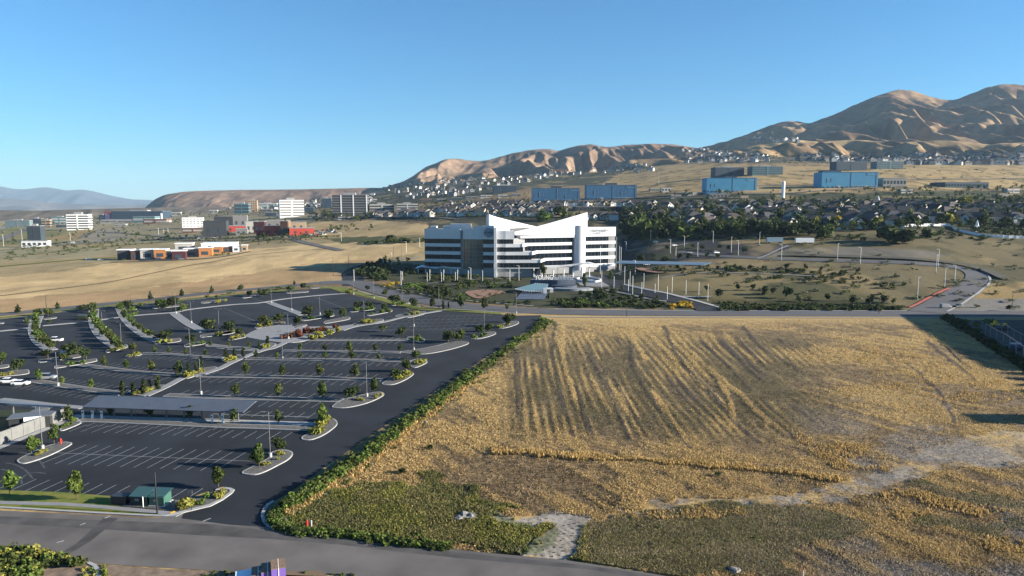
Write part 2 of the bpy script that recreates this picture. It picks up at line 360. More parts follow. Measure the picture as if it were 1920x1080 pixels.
def ground_colour(X, Y, Z, px, py):
    n = X.shape; C = np.empty(n + (3,)); C[:] = A(TAN)
    j1 = (fbm(X / 14, Y / 14, 3, 71) - .5) * 2; j2 = (fbm(X / 14 + 50, Y / 14, 3, 72) - .5) * 2
    jf = (fbm(X / 3, Y / 3, 3, 73) - .5) * 2; jg = (fbm(X / 3 + 9, Y / 3, 3, 74) - .5) * 2
    far = Y > 300
    for poly, c, rg in FAR:
        m = inpoly(px + j1 * rg * 1.5, py + j2 * rg * .6, poly) & far; C[m] = A(c)
    dn = (0.8 + 0.4 * fbm(X / 30, Y / 60, 4, 81))[..., None]; sp = fbm(X / 6, Y / 12, 3, 82)
    C = np.where(far[..., None], C * dn * (0.8 + 0.4 * sp[..., None]), C)
    sc = (sstep(.52, .66, fbm(X / 16, Y / 30, 5, 87)) * np.where(px > 1150, .75, .25) * sstep(330, 420, Y))[..., None] * far[..., None]; C = C * (1 - sc) + A((.10, .095, .045)) * sc
    pt = (sstep(.58, .7, fbm(X / 40 + 5, Y / 60, 4, 88)) * .5 * sstep(330, 420, Y))[..., None] * far[..., None]; C = C * (1 - pt) + A((.50, .37, .18)) * pt
    # field in front
    near = Y <= 330
    g, soil, rows, fine = field_masks(X, Y, px, py)
    base = A(TAN) * .8 * (1 - rows[..., None]) + A((.16, .125, .07)) * 1.0 * rows[..., None]
    base = base * (0.55 + 0.9 * fbm(X / 1.5, Y / 1.5, 3, 98)[..., None]) * (0.75 + 0.5 * fine[..., None])
    D = base * (1 - g[..., None]) + A(GOLD) * 0.92 * g[..., None]
    D = D * (1 - soil[..., None]) + A(SOIL) * .48 * soil[..., None]
    lowr = (rows * sstep(640, 720, py) * sstep(1800, 1450, px) * sstep(.42, .6, fbm(X / 9, Y / 24, 3, 96)))[..., None]; D = D * (1 - .62 * lowr) + A((.12, .10, .055)) * .62 * lowr
    rk = sstep(1350, 1750, px) * sstep(700, 860, py) * sstep(0.45, 0.6, fbm(X / 12, Y / 9, 4, 61))
    D = D * (1 - rk[..., None] * .7) + A(PALE) * .75 * rk[..., None] * .7
    for poly in DIRT:
        m = inpoly(px + jf * 30, py + jg * 17, poly); k = (sstep(.35, .6, fbm(X / 2.2, Y / 1.6, 3, 95)) * np.where(px > 1680, .42, .72))[m][..., None] if poly is DIRT[0] else .85; D[m] = D[m] * (1 - k) + k * A(PALE) * (.95 if poly is DIRT[1] else .8) * (0.55 + 0.7 * fine[m][..., None])
    c0 = G(925, 1046, 0); rr = np.hypot(X - c0.x, Y - c0.y); m = inpoly(px + jf * 6, py + jg * 4, [(1040, 985), (1100, 975), (1086, 1010), (1080, 1048), (975, 1045), (1005, 1010)]); D[m] = D[m] * (0.72 + 0.42 * (0.5 + 0.5 * np.cos(2 * np.pi * rr[m] / 1.15 + 2 * fine[m])))[..., None]
    for poly in GREENS:
        m = inpoly(px + (jf + j1 * 1.5) * 34, py + (jg + j2) * 18, poly); D[m] = D[m] * .45 + (A(GREEN) if poly is GREENS[0] else A((.09, .105, .045)) + (A((.24, .20, .13)) - A((.09, .105, .045))) * sstep(.42, .6, fbm(X[m] / 7, Y[m] / 4, 4, 97))[..., None]) * (0.4 + 0.6 * fine[m][..., None])
    m = inpoly(px + jf * 12, py + jg * 8, WEEDBAND); D[m] = A(GREEN) * 0.4 + A(TAN) * .5
    C = np.where(near[..., None], D, C)
    return C
ys = [-250, -100, 0, 40, 70]
y = 84.0
while y < 336: ys.append(y); y += 0.45 + 0.55 * (y - 84) / 250
while y < 3800: ys.append(y); y *= 1.0085
while y < 30000: ys.append(y); y *= 1.08
ys = np.array(ys); us = np.concatenate([np.linspace(-3.0, -1.0, 14)[:-1], np.linspace(-1.0, 1.4, 900), np.linspace(1.4, 3.0, 12)[1:]])
YY, UU = np.meshgrid(ys, us, indexing='ij'); XX = UU * np.maximum(YY, 90.0)
PX, PY = proj(XX, np.maximum(YY, 60), hgt(XX, np.maximum(YY, 60)))
ZZ = hgt(XX, YY)
fieldm = inpoly(PX, PY, [(560, 1000), (540, 960), (720, 820), (1025, 612), (1960, 606), (2500, 620), (3500, 1300), (1300, 1300), (1180, 1075)])
fieldm &= ~inpoly(PX, PY, DIRT[1])
rel = fbm(XX / 1.6, YY / 1.6, 3, 101) * 0.30 + fbm(XX / 7, YY / 7, 2, 102) * 0.35
_g, _s, _r, _f = field_masks(XX, YY, PX, PY)
ZZ = ZZ - 0.03 - np.where(fieldm & (YY < 330), np.clip(0.75 - rel, 0, 1) * 0.55, 0) - np.where(fieldm & (YY < 330), (1 - _g) * _r * 0.05 - np.where(fieldm & (YY < 330), _s * .16, 0), 0)
nr, nc = YY.shape
V = np.stack([XX, YY, ZZ], -1).reshape(-1, 3)
idx = np.arange(nr * nc).reshape(nr, nc)
Fq = np.stack([idx[:-1, :-1], idx[:-1, 1:], idx[1:, 1:], idx[1:, :-1]], -1).reshape(-1, 4)
CC = ground_colour(XX, YY, ZZ, PX, PY) * ALB
CC = np.where((YY < 330)[..., None], CC * 1.35, CC).reshape(-1, 3)
M['ground'] = mat('ground_cover', TAN, 0.95, 0.1, var=0.22, scale=0.9, attr=True, detail=8, bump=0.12)
gro = link(bpy.data.objects.new("ground", np_mesh("ground", V, Fq, M['ground'], CC, True)))
tag(gro, "wide dry ground of golden stubble, bare soil and grass running to the hills", "ground", kind="structure")

# ------------------------------------------------------------------ sheets, kerbs, roads (photo outline -> real ground)
def smooth_poly(pts, n=5, closed=True):
    out = []; N = len(pts)
    rng = range(N) if closed else range(N - 1)
    for i in rng:
        if closed: p0, p1, p2, p3 = pts[(i - 1) % N], pts[i], pts[(i + 1) % N], pts[(i + 2) % N]
        else: p0, p1, p2, p3 = pts[max(i - 1, 0)], pts[i], pts[i + 1], pts[min(i + 2, N - 1)]
        for k in range(n):
            t = k / n
            out.append(tuple(0.5 * ((2 * p1[c]) + (-p0[c] + p2[c]) * t + (2 * p0[c] - 5 * p1[c] + 4 * p2[c] - p3[c]) * t * t + (-p0[c] + 3 * p1[c] - 3 * p2[c] + p3[c]) * t ** 3) for c in range(len(p1))))
    if not closed: out.append(tuple(pts[-1]))
    return out
def GG(pts): return [tuple(G(x, y, 0.0)[:2]) for x, y in pts]
def offset_poly(P, d):
    n = len(P); ar = sum(P[i][0] * P[(i + 1) % n][1] - P[(i + 1) % n][0] * P[i][1] for i in range(n)); s = 1 if ar > 0 else -1
    out = []
    for i in range(n):
        a = Vector(P[i - 1]); b = Vector(P[i]); c = Vector(P[(i + 1) % n])
        e1 = (b - a); e2 = (c - b)
        if e1.length < 1e-5: e1 = e2
        if e2.length < 1e-5: e2 = e1
        n1 = Vector((-e1.y, e1.x)).normalized(); n2 = Vector((-e2.y, e2.x)).normalized(); nn = (n1 + n2)
        if nn.length < 1e-4: nn = n1
        nn.normalize(); k = min(1 / max(nn.dot(n1), 0.4), 2.0)
        out.append(tuple(b + nn * d * k * s))
    return out
def sheet(name, P, z, m, kind='structure', **kw):
    mb = MB()
    tr = tessellate_polygon([[Vector((p[0], p[1], 0)) for p in P]])
    for p in P: mb.v.append((p[0], p[1], z))
    for a, b, c in tr:
        cr = (P[b][0] - P[a][0]) * (P[c][1] - P[a][1]) - (P[b][1] - P[a][1]) * (P[c][0] - P[a][0])
        mb.f.append((a, b, c) if cr > 0 else (a, c, b)); mb.m.append(0)
    return tag(mb.build(name, m), kind=kind, **kw)
def slab(name, P, h, ms, inner=None, kw_=0.3, **kw):
    """raised slab with a concrete kerb ring and a filling"""
    mb = MB(); 
    if inner is None: mb.prism(P, 0.0, h, 0)
    else:
        Q = offset_poly(P, kw_); n = len(P)
        b = len(mb.v)
        mb.v += [(p[0], p[1], 0.0) for p in P] + [(p[0], p[1], h) for p in P] + [(p[0], p[1], h) for p in Q]
        ar = sum(P[i][0] * P[(i + 1) % n][1] - P[(i + 1) % n][0] * P[i][1] for i in range(n))
        for i in range(n):
            j = (i + 1) % n
            q1 = (b + i, b + j, b + n + j, b + n + i); q2 = (b + n + i, b + n + j, b + 2 * n + j, b + 2 * n + i)
            if ar < 0: q1 = q1[::-1]; q2 = q2[::-1]
            mb.f += [q1, q2]; mb.m += [0, 0]
        b2 = len(mb.v); mb.v += [(p[0], p[1], h - 0.02) for p in Q]
        for a, c, d in tessellate_polygon([[Vector((p[0], p[1], 0)) for p in Q]]):
            cr = (Q[c][0] - Q[a][0]) * (Q[d][1] - Q[a][1]) - (Q[c][1] - Q[a][1]) * (Q[d][0] - Q[a][0])
            mb.f.append((b2 + a, b2 + c, b2 + d) if cr > 0 else (b2 + a, b2 + d, b2 + c)); mb.m.append(1)
    return tag(mb.build(name, ms), kind='structure', **kw)
def ribbon_poly(P, w, w2=None):
    L_ = []; R_ = []; n = len(P)
    for i in range(n):
        a = Vector(P[max(i - 1, 0)]); c = Vector(P[min(i + 1, n - 1)]); d = (c - a); d.normalize(); nn = Vector((-d.y, d.x))
        ww = w if w2 is None else w + (w2 - w) * i / (n - 1)
        L_.append(tuple(Vector(P[i]) + nn * ww / 2)); R_.append(tuple(Vector(P[i]) - nn * ww / 2))
    return L_ + R_[::-1]
def road(name, pts, w, z, m, n=8, w2=None, lat=2, **kw):
    """road draped on the terrain along photo points"""
    S = smooth_poly([tuple(G(x, y)[:2]) for x, y in pts], n, False)
    S2 = [S[0]]
    for p in S[1:]:
        q = S2[-1]; d = math.dist(p, q); k = max(1, int(d / 6))
        for i in range(1, k + 1): S2.append((q[0] + (p[0] - q[0]) * i / k, q[1] + (p[1] - q[1]) * i / k))
    mb = MB(); N = len(S2); cols_ = lat * 2 + 1
    for i, p in enumerate(S2):
        a = Vector(S2[max(i - 1, 0)]); c = Vector(S2[min(i + 1, N - 1)]); d = (c - a).normalized(); nn = Vector((-d.y, d.x))
        ww = w if w2 is None else w + (w2 - w) * i / (N - 1)
        for k in range(cols_):
            q = Vector(p) + nn * ww * (0.5 - k / (cols_ - 1)); mb.v.append((q.x, q.y, float(hgt(q.x, q.y)) + z))
    for i in range(N - 1):
        for k in range(cols_ - 1):
            a = i * cols_ + k; mb.f.append((a, a + 1, a + cols_ + 1, a + cols_)); mb.m.append(0)
    o = mb.build(name, m); return tag(o, kind='structure', **kw), S2

LOTP = [(-420, 705), (-420, 640), (-200, 618), (0, 598), (80, 590), (160, 579), (215, 574), (300, 566), (350, 560), (440, 553), (520, 546), (600, 541), (628, 541), (645, 549), (700, 562), (745, 574), (765, 580), (850, 581), (940, 589), (952, 592), (1014, 591), (1018, 598),
        (985, 622), (900, 677), (800, 744), (700, 813), (600, 882), (545, 922), (505, 945), (495, 958), (492, 975), (500, 988), (430, 984), (340, 972), (345, 962), (395, 948), (435, 925), (420, 912), (340, 938), (220, 932), (60, 922), (0, 918), (-500, 905), (-900, 880)]
sheet('parking_lot', GG(LOTP), 0.012, M['lot'], label="large dark asphalt car park with white stall lines", cat="car park")
ROADP = [(-1200, 920), (-400, 938), (0, 957), (100, 962), (200, 967), (280, 971), (320, 969), (345, 962), (395, 950), (500, 975), (520, 990), (560, 996), (620, 1002), (760, 1020), (900, 1035), (1060, 1050), (1250, 1080), (1500, 1110), (2000, 1180), (2600, 1290), (2600, 1400), (1400, 1190), (900, 1100), (600, 1076), (440, 1072), (200, 1058), (100, 1042), (0, 1026), (-300, 1005), (-1400, 960)]
sheet('street', GG(ROADP), 0.004, M['road'], label="worn grey street crossing in front of the car park", cat="street")
sheet('asphalt_patch', GG([(196, 970), (222, 972), (170, 1015), (145, 1030), (118, 1044), (110, 1040), (145, 1018)]), 0.020, M['patch'], label="darker repaired strip across the street", cat="road patch")
sheet('asphalt_patch', GG([(0, 968), (120, 973), (260, 978), (400, 983), (520, 997), (640, 1009), (760, 1024), (900, 1040), (1100, 1060), (1300, 1092), (1300, 1100), (1100, 1067), (900, 1050), (760, 1036), (640, 1021), (500, 1010), (380, 1004), (250, 996), (120, 988), (0, 982)]), 0.016, mat('darker_lane', (.125, .12, .118), .9, .2, var=.3, scale=.3, detail=8), label="darker lane along the north side of the street", cat="lane")
# pavement, lawns along the street
sheet('lawn', GG([(-700, 895), (0, 919), (110, 923), (230, 932), (222, 950), (120, 943), (0, 940), (-700, 915)]), 0.05, M['lawn'], label="strip of green lawn between the car park and the pavement", cat="lawn")
slab('pavement', GG([(-700, 915), (0, 940), (120, 943), (200, 949), (250, 953), (300, 958), (345, 962), (330, 969), (312, 969), (300, 965), (250, 960), (200, 955), (120, 949), (0, 946), (-700, 920)]), 0.10, [M['walk']], label="pale concrete pavement beside the street", cat="pavement")
sheet('verge', GG([(-700, 920), (0, 946), (120, 949), (200, 955), (250, 960), (300, 965), (306, 967), (270, 968), (180, 963), (0, 952), (-700, 925)]), 0.06, M['lawn'], label="narrow browning grass verge between pavement and street kerb", cat="verge")
slab('kerb', GG([(-700, 926), (0, 953), (180, 963.5), (270, 968), (310, 969), (340, 963), (395, 950), (418, 938), (436, 925), (440, 919), (434, 916), (422, 914.5), (405, 918), (404, 920), (420, 917.5), (430, 919), (431, 923), (412, 937), (390, 947), (338, 960), (310, 967), (270, 965.5), (180, 961), (0, 950.5), (-700, 923)]), 0.15, [M['kerb']], label="pale concrete kerb curving from the street into the car park", cat="kerb")
sheet('gravel_bed', GG([(340, 938), (380, 930), (405, 919), (420, 917), (430, 919), (431, 923), (412, 937), (390, 947), (338, 960), (300, 956), (230, 950), (225, 934)]), 0.08, M['gravel'], label="gravel planting bed at the corner of the car park entrance", cat="gravel bed")
sheet('kerb_ramp', GG([(318, 963), (327, 959), (330, 961), (322, 966)]), 0.14, M['yellow'], label="yellow tactile pad in the pavement near the car park entrance", cat="ramp")
slab('kerb', GG([(512, 939), (500, 946), (493, 955), (489, 965), (491, 977), (500, 987), (512, 991), (545, 996), (548, 994), (520, 988), (504, 982), (497, 974), (495, 965), (499, 956), (505, 948), (514, 942)]), 0.15, [M['kerb']], label="pale kerb around the weedy corner of the field", cat="kerb")
sheet('slab', GG([(512, 990), (545, 989), (560, 992), (595, 991), (590, 996), (560, 997), (540, 996)]), 0.03, M['walk'], label="small concrete slab at the weedy street corner", cat="slab")

# islands and medians of the car park: closed outlines in photo pixels
ISL = [
 ('gravel', [(34, 862), (33, 867), (40, 870), (55, 868), (88, 857), (118, 843), (135, 833), (130, 830), (115, 830), (85, 838), (55, 851)]),
 ('gravel', [(112, 806), (118, 808), (135, 802), (152, 794), (150, 789), (140, 782), (128, 790)]),
 ('gravel', [(455, 885), (456, 889), (478, 891), (498, 885), (520, 874), (540, 863), (549, 853), (546, 847), (530, 844), (510, 848), (505, 858), (488, 868), (468, 878)]),
 ('gravel', [(566, 820), (568, 825), (585, 825), (606, 817), (624, 805), (633, 795), (628, 787), (612, 783), (600, 785), (592, 800), (580, 812)]),
 ('gravel', [(623, 762), (628, 765), (650, 765), (680, 759), (705, 750), (720, 741), (716, 736), (702, 736), (670, 743), (640, 751)]),
 ('gravel', [(716, 719), (722, 722), (740, 721), (760, 713), (775, 703), (773, 699), (757, 698), (738, 704), (728, 712)]),
 ('gravel', [(770, 687), (778, 690), (790, 686), (801, 680), (798, 675), (785, 673), (770, 677)]),
 ('gravel', [(750, 660), (775, 664), (800, 664), (830, 659), (858, 652), (878, 645), (874, 641), (850, 641), (820, 648), (790, 654)]),
 ('gravel', [(763, 637), (778, 640), (790, 643), (797, 639), (794, 635), (782, 631), (766, 632)]),
 ('gravel', [(882, 634), (895, 636), (915, 632), (930, 626), (925, 622), (905, 625)]),
 ('gravel', [(928, 614), (942, 616), (960, 612), (973, 606), (968, 602), (948, 606)]),
 ('gravel', [(240, 735), (262, 742), (278, 742), (312, 727), (308, 722), (290, 724), (262, 730)]),
 ('gravel', [(335, 705), (350, 710), (368, 705), (405, 692), (400, 688), (370, 693), (345, 698)]),
 ('gravel', [(415, 675), (430, 680), (445, 675), (458, 668), (450, 665), (430, 668)]),
 ('gravel', [(485, 652), (498, 655), (512, 650), (518, 645), (505, 643), (490, 646)]),
 ('walk', [(462, 628), (500, 612), (545, 607), (548, 612), (580, 613), (615, 612), (640, 612), (665, 608), (668, 612), (630, 622), (600, 632), (560, 642), (525, 642), (470, 634)]),
 ('gravel', [(660, 610), (680, 610), (705, 605), (719, 602), (716, 598), (695, 600), (670, 604)]),
 ('gravel', [(742, 594), (765, 596), (785, 592), (798, 588), (795, 584), (770, 586), (748, 590)]),
 ('gravel', [(385, 650), (400, 652), (420, 655), (475, 659), (485, 656), (470, 652), (420, 648), (395, 645)]),
]
def bar(x0, y0, x1, y1, t=5.0, rise=None):
    """slim kerbed island between two photo points, drawn as a rounded outline"""
    return [(x0, y0 + t * .2), (x0 + 3, y0 + t * .5), ((x0 + x1) / 2, (y0 + y1) / 2 + t * .5), (x1 - 4, y1 + t * .4), (x1, y1 - t * .1), (x1 - 5, y1 - t * .5), ((x0 + x1) / 2, (y0 + y1) / 2 - t * .5), (x0 + 4, y0 - t * .3)]
for a in [(478, 613, 535, 606, 6), (566, 599, 627, 591, 6), (607, 604, 657, 597, 6), (656, 583, 702, 579, 5), (689, 590, 736, 583, 5), (733, 571, 768, 568, 4), (770, 577, 788, 575, 3), (550, 613, 576, 610, 4),
          (427, 636, 463, 631, 5), (400, 628, 440, 623, 5), (454, 558, 480, 555, 3), (537, 549, 579, 547, 3), (582, 540, 613, 538, 2.5), (72, 677, 152, 668, 6), (102, 688, 182, 676, 6), (198, 658, 240, 650, 7), (290, 642, 340, 638, 7),
          (375, 630, 440, 623, 6), (345, 648, 386, 643, 6), (235, 668, 266, 665, 4), (-30, 691, 18, 687, 6), (-20, 704, 55, 698, 9), (43, 601, 62, 600, 3), (81, 598, 107, 596, 3), (286, 577, 347, 572, 4), (377, 567, 425, 563, 4), (-30, 607, 8, 606, 3), (238, 581, 257, 580, 3)]:
    ISL.append(('gravel', bar(*a)))
for k, (fill, P) in enumerate(ISL):
    slab('kerb_island', GG(smooth_poly(P, 3)), 0.15, [M['kerb'], M[fill]], inner=True, kw_=0.28, label=None)
# long medians and walkways: (photo centre line, width, fill)
MED = [
 ([(58, 713), (110, 722), (170, 731), (232, 739)], 3.2, 'gravel'), ([(150, 684), (210, 692), (270, 699), (335, 703)], 3.0, 'gravel'),
 ([(265, 663), (310, 664), (360, 668), (420, 671)], 3.0, 'gravel'), ([(390, 646), (420, 650), (475, 655)], 2.6, 'gravel'),
 ([(312, 741), (400, 745), (520, 748), (641, 751)], 3.4, 'gravel'), ([(372, 705), (450, 706), (560, 708), (716, 713)], 3.4, 'gravel'),
 ([(462, 673), (560, 674), (660, 675), (771, 678)], 3.2, 'gravel'), ([(530, 658), (620, 659), (700, 660), (752, 661)], 3.2, 'gravel'),
 ([(566, 638), (640, 638), (700, 638), (765, 637)], 3.0, 'gravel'), ([(312, 750), (200, 742), (232, 741)], 0.0, ''),
 ([(136, 781), (250, 785), (400, 789), (482, 792), (600, 796)], 2.2, 'kerb'), ([(150, 787.5), (250, 791), (400, 798), (482, 800.5), (592, 804.5)], 2.9, 'gravel'),
 ([(0, 749), (50, 754), (100, 760), (155, 765)], 2.4, 'walk'),
]
for P, w, fl in MED:
    if w == 0: continue
    Q = ribbon_poly(smooth_poly([tuple(G(x, y, 0)[:2]) for x, y in P], 5, False), w)
    if fl == 'gravel': slab('median_strip', Q, 0.14, [M['kerb'], M['gravel']], inner=True, kw_=0.3)
    else: slab('pavement', Q, 0.13 if fl == 'walk' else 0.155, [M['kerb'] if fl == 'kerb' else M['walk']])
WALK = [
 [(272, 743), (312, 725), (345, 708), (375, 703), (412, 691), (432, 681), (462, 668), (493, 657), (514, 652), (545, 638), (568, 634)],
 [(641, 620), (667, 612), (719, 604), (747, 597), (789, 589), (836, 581)],
 [(-60, 626), (0, 621), (65, 614)], [(80, 611), (170, 603)], [(187, 600), (250, 592), (325, 586), (350, 581), (400, 575), (440, 571), (486, 568), (530, 561), (597, 554), (654, 550)],
]
for P in WALK:
    Q = ribbon_poly(smooth_poly([tuple(G(x, y, 0)[:2]) for x, y in P], 4, False), 2.2)
    slab('pavement', Q, 0.165, [M['walk']])
ARC = [[(72, 592), (64, 612), (66, 628), (76, 643), (96, 657)], [(176, 580), (176, 602), (184, 622), (202, 640), (224, 653)], [(225, 578), (236, 598), (256, 618), (284, 635), (305, 642)],
       [(326, 587), (340, 598), (360, 611), (384, 622)], [(504, 567), (528, 576), (548, 583), (568, 591)]]
for k, P in enumerate(ARC):
    Q = ribbon_poly(smooth_poly([tuple(G(x, y, 0)[:2]) for x, y in P], 5, False), 4.2 if k < 3 else 4.0)
    slab('median_strip', Q, 0.145, [M['kerb'], M['walk']], inner=True, kw_=0.3)
# stall lines
for P in [[(10, 868), (30, 872), (48, 882), (62, 898)], [(2, 880), (20, 884), (36, 896), (42, 908)], [(38, 848), (56, 852), (72, 862), (84, 878)], [(30, 905), (50, 890), (66, 886), (86, 888)]]:
    road('tyre_mark', P, .35, .022, mat('pale_scuff', (.10, .11, .12), .9, var=.5, scale=1.5))
DV = Vector((-0.20, -0.98)).normalized()
lm = MB()
def line(a, b, w=0.11, z=0.018):
    a = Vector(a[:2]); b = Vector(b[:2]); d = (b - a).normalized(); n = Vector((-d.y, d.x)) * w / 2
    lm.face([(*(a - n), z), (*(b - n), z), (*(b + n), z), (*(a + n), z)])
def stalls(P, ln, off, step=2.75, dv=DV):
    S = smooth_poly([tuple(G(x, y, 0)[:2]) for x, y in P], 6, False); acc = 0; nxt = 0.8
    for a, b in zip(S[:-1], S[1:]):
        d = math.dist(a, b)
        while nxt <= acc + d:
            t = (nxt - acc) / d; p = Vector((a[0] + (b[0] - a[0]) * t, a[1] + (b[1] - a[1]) * t))
            line(p + dv * off, p + dv * (off + ln)); nxt += step
        acc += d
stalls([(160, 795), (300, 800), (450, 806), (560, 809)], 5.0, 0.5)
stalls([(155, 834), (300, 840), (478, 848)], 10.8, 0); line(G(104, 849, 0), G(474, 865, 0))
stalls([(-40, 893), (79, 899), (250, 911), (390, 916)], 5.2, 0)
stalls([(232, 753), (400, 757), (640, 763)], 0.01, 0) if False else None
for P in [[(320, 743), (400, 746), (520, 749), (625, 751)], [(380, 706), (450, 707), (560, 709), (700, 712)], [(470, 674), (560, 675), (660, 676), (755, 678)], [(535, 659), (620, 660), (700, 661)], [(570, 639), (640, 639), (755, 638)],
          [(62, 716), (110, 723), (170, 732), (225, 739)], [(160, 686), (210, 693), (270, 700), (330, 704)], [(275, 664), (310, 665), (360, 669), (410, 671)], [(140, 780), (250, 784), (400, 788), (470, 790)]]:
    stalls(P, 5.0, 1.9); 
    if P[0][0] != 140: stalls(P, 5.0, -6.8)
stalls([(400, 781), (480, 783), (578, 786)], 4.6, -5.2) ; line(G(400, 776, 0), G(581, 782, 0), 0.25)
# fan-shaped upper stalls and the wide right lot
for k in range(5):
    stalls([(700 + 8 * k, 617 - 6.0 * k), (800 + 6 * k, 616 - 6.2 * k), (900 + 6 * k, 612 - 5.6 * k)], 5.0, 0, 2.9, Vector((-0.45, -0.9)).normalized())
line(G(475, 560, 0), G(560, 585, 0)); line(G(420, 577, 0), G(480, 603, 0)); line(G(590, 557, 0), G(650, 580, 0))
o = lm.build('stall_lines', M['line']); tag(o, "thin white painted stall lines across the dark car park", "road marking", kind='structure')
for P in [(196, 972, 206, 968), (150, 985, 160, 981), (395, 972, 380, 978), (106, 1018, 120, 1014), (1290, 1085, 1330, 1090)]:
    sheet('road_paint', ribbon_poly([tuple(G(P[0], P[1], 0)[:2]), tuple(G(P[2], P[3], 0)[:2])], .3), .03, M['line'])
# upper boulevard, its grass and kerbs
BLV = [(-700, 660), (-300, 620), (0, 590), (100, 580), (200, 570), (300, 560), (400, 549), (500, 540), (600, 531), (668, 530), (700, 541), (760, 557), (830, 569), (900, 577), (1000, 583), (1100, 586), (1300, 587.5), (1600, 588), (1920, 588.5), (2600, 590)]
bo, BS = road('boulevard', BLV[:10], 11.0, 0.10, M['road2'], label="grey road curving along the golden field behind the car park", cat="road")
bo, BS = road('boulevard', BLV[8:], 17.0, 0.14, M['road2'], label="wide grey boulevard between the office forecourt and the fields", cat="road")
for pts, w, m_, nm in [([(-300, 626), (0, 596.5), (160, 578), (300, 566), (440, 552.5), (560, 543)], 5.0, M['lawn'], 'verge'), ([(660, 548), (700, 557), (745, 569), (790, 579), (850, 582), (940, 588)], 6.5, M['lawn'], 'verge'), ([(600, 540), (630, 540), (655, 548)], 9.0, M['lawn'], 'verge'),
                       ([(-300, 628), (0, 599), (160, 580.5), (300, 568), (440, 555)], 0.8, M['kerb'], 'kerb'), ([(652, 540), (690, 551), (740, 564), (790, 574), (850, 579.5), (940, 586), (985, 588.5)], 0.9, M['kerb'], 'kerb'),
                       ([(1020, 594.5), (1200, 595.5), (1500, 595.8), (1780, 596), (2300, 597)], 1.2, M['kerb'], 'kerb'), ([(1040, 579.5), (1200, 582), (1300, 582.5)], 1.2, M['kerb'], 'kerb'), ([(1350, 582.5), (1500, 583), (1700, 583)], 1.2, M['kerb'], 'kerb'),
                       ([(710, 535), (770, 548), (830, 558), (900, 566), (1000, 574)], 1.2, M['kerb'], 'kerb')]:
    road(nm, pts, w, 0.20 if nm == 'kerb' else 0.16, m_)
road('driveway', [(664, 536), (662, 522), (660, 512), (680, 500), (720, 493)], 14.0, 0.08, M['lot'], label="dark entrance road left of the office building", cat="road")
road('driveway', [(1736, 586), (1765, 570), (1800, 552), (1826, 534), (1834, 518), (1815, 506), (1770, 498), (1700, 493), (1600, 490), (1500, 487), (1420, 484), (1350, 480), (1270, 472)], 15.0, 0.25, M['road2'], label="curving grey access road climbing to the rear car park", cat="road", w2=9.0)
road('kerb', [(1705, 577), (1735, 563), (1768, 546), (1782, 541)], 1.6, 0.45, M['redkerb'], label="red painted kerb along the curving access road", cat="kerb")
road('kerb', [(1776, 585), (1812, 565), (1838, 547), (1856, 530), (1852, 516), (1835, 506)], 1.2, 0.4, M['kerb'], label="pale kerb on the outer side of the curving access road", cat="kerb")
road('driveway', [(1120, 515), (1150, 530), (1185, 543), (1230, 554), (1280, 566), (1318, 577), (1330, 584)], 11.0, 0.22, M['lot'], label="dark curving drive from the boulevard to the office entrance", cat="road")
road('kerb', [(1170, 534), (1210, 543), (1260, 553), (1310, 566), (1345, 576), (1358, 582)], 2.4, 0.4, M['kerb'], label="bright kerb on the right of the curving office drive", cat="kerb")
road('bank', [(1470, 479.5), (1560, 482), (1650, 485), (1740, 490), (1800, 497), (1845, 508), (1885, 525)], 7.0, 1.2, mat('dark_bank', (.085, .08, .06), .95, var=.4, scale=.6), label='dark rough bank along the outer side of the access road', cat='bank')
road('pavement', [(1120, 541), (1160, 549), (1210, 560), (1250, 566)], 2.0, 0.4, M['walk'], label="concrete path left of the office drive", cat="pavement")
for P, w in [([(1150, 515), (1175, 508), (1195, 503)], 3.5), ([(1240, 522), (1280, 515), (1340, 512), (1450, 515), (1530, 518)], 1.8), ([(1420, 485), (1440, 478), (1460, 468), (1478, 461)], 2.0), ([(1175, 471), (1210, 464), (1250, 457)], 2.0), ([(1220, 470), (1260, 462), (1290, 457)], 2.0),
             ([(1280, 556), (1310, 558), (1332, 556)], 2.2), ([(700, 498), (730, 490), (760, 486), (790, 482)], 2.5), ([(1360, 578.5), (1400, 573), (1430, 575)], 1.0), ([(800, 532), (900, 524), (960, 523)], 1.6), ([(790, 540), (840, 535), (900, 533), (950, 531)], 1.4)]:
    road('pavement', P, w, 0.3, M['walk'])
road('path', [(-100, 518), (0, 513), (60, 506), (130, 497), (200, 489)], 3.0, 0.2, mat('dry_path', (0.42, 0.38, 0.22), 0.95), label="pale path line on the edge of the golden field", cat="path")
road('ditch', [(-60, 557), (0, 555), (100, 543), (200, 530), (280, 514), (340, 501), (400, 491), (460, 480), (540, 472), (640, 465)], 1.8, 0.3, mat('dark_track', (0.13, 0.10, 0.06), 0.95), label="thin dark track crossing the golden field", cat="track")
road('highway', [(-500, 440), (-100, 438), (0, 428), (40, 422), (100, 419), (230, 413)], 24, 0.5, M['walk'], label="pale highway at the far left", cat="road")
road('highway_ramp', [(-100, 462), (0, 450), (25, 440), (50, 432), (90, 425)], 14, 0.8, M['road'], label="dark ramp curving off the highway at far left", cat="road")
road('service_road', [(640, 470), (560, 452), (540, 440), (480, 438), (300, 452)], 8, 0.3, M['road'], label="grey service road below the red school", cat="road")
for P in [[(860, 392), (960, 384), (1060, 380), (1240, 377)], [(1250, 362), (1420, 364), (1560, 357), (1700, 350)], [(1160, 372), (1300, 371), (1400, 372)], [(1420, 349), (1560, 345), (1920, 335)], [(640, 408), (760, 408), (860, 412)], [(230, 413), (330, 398), (450, 392), (640, 388)]]:
    road('street', P, 9, 0.8, M['road'])
HILLG = []
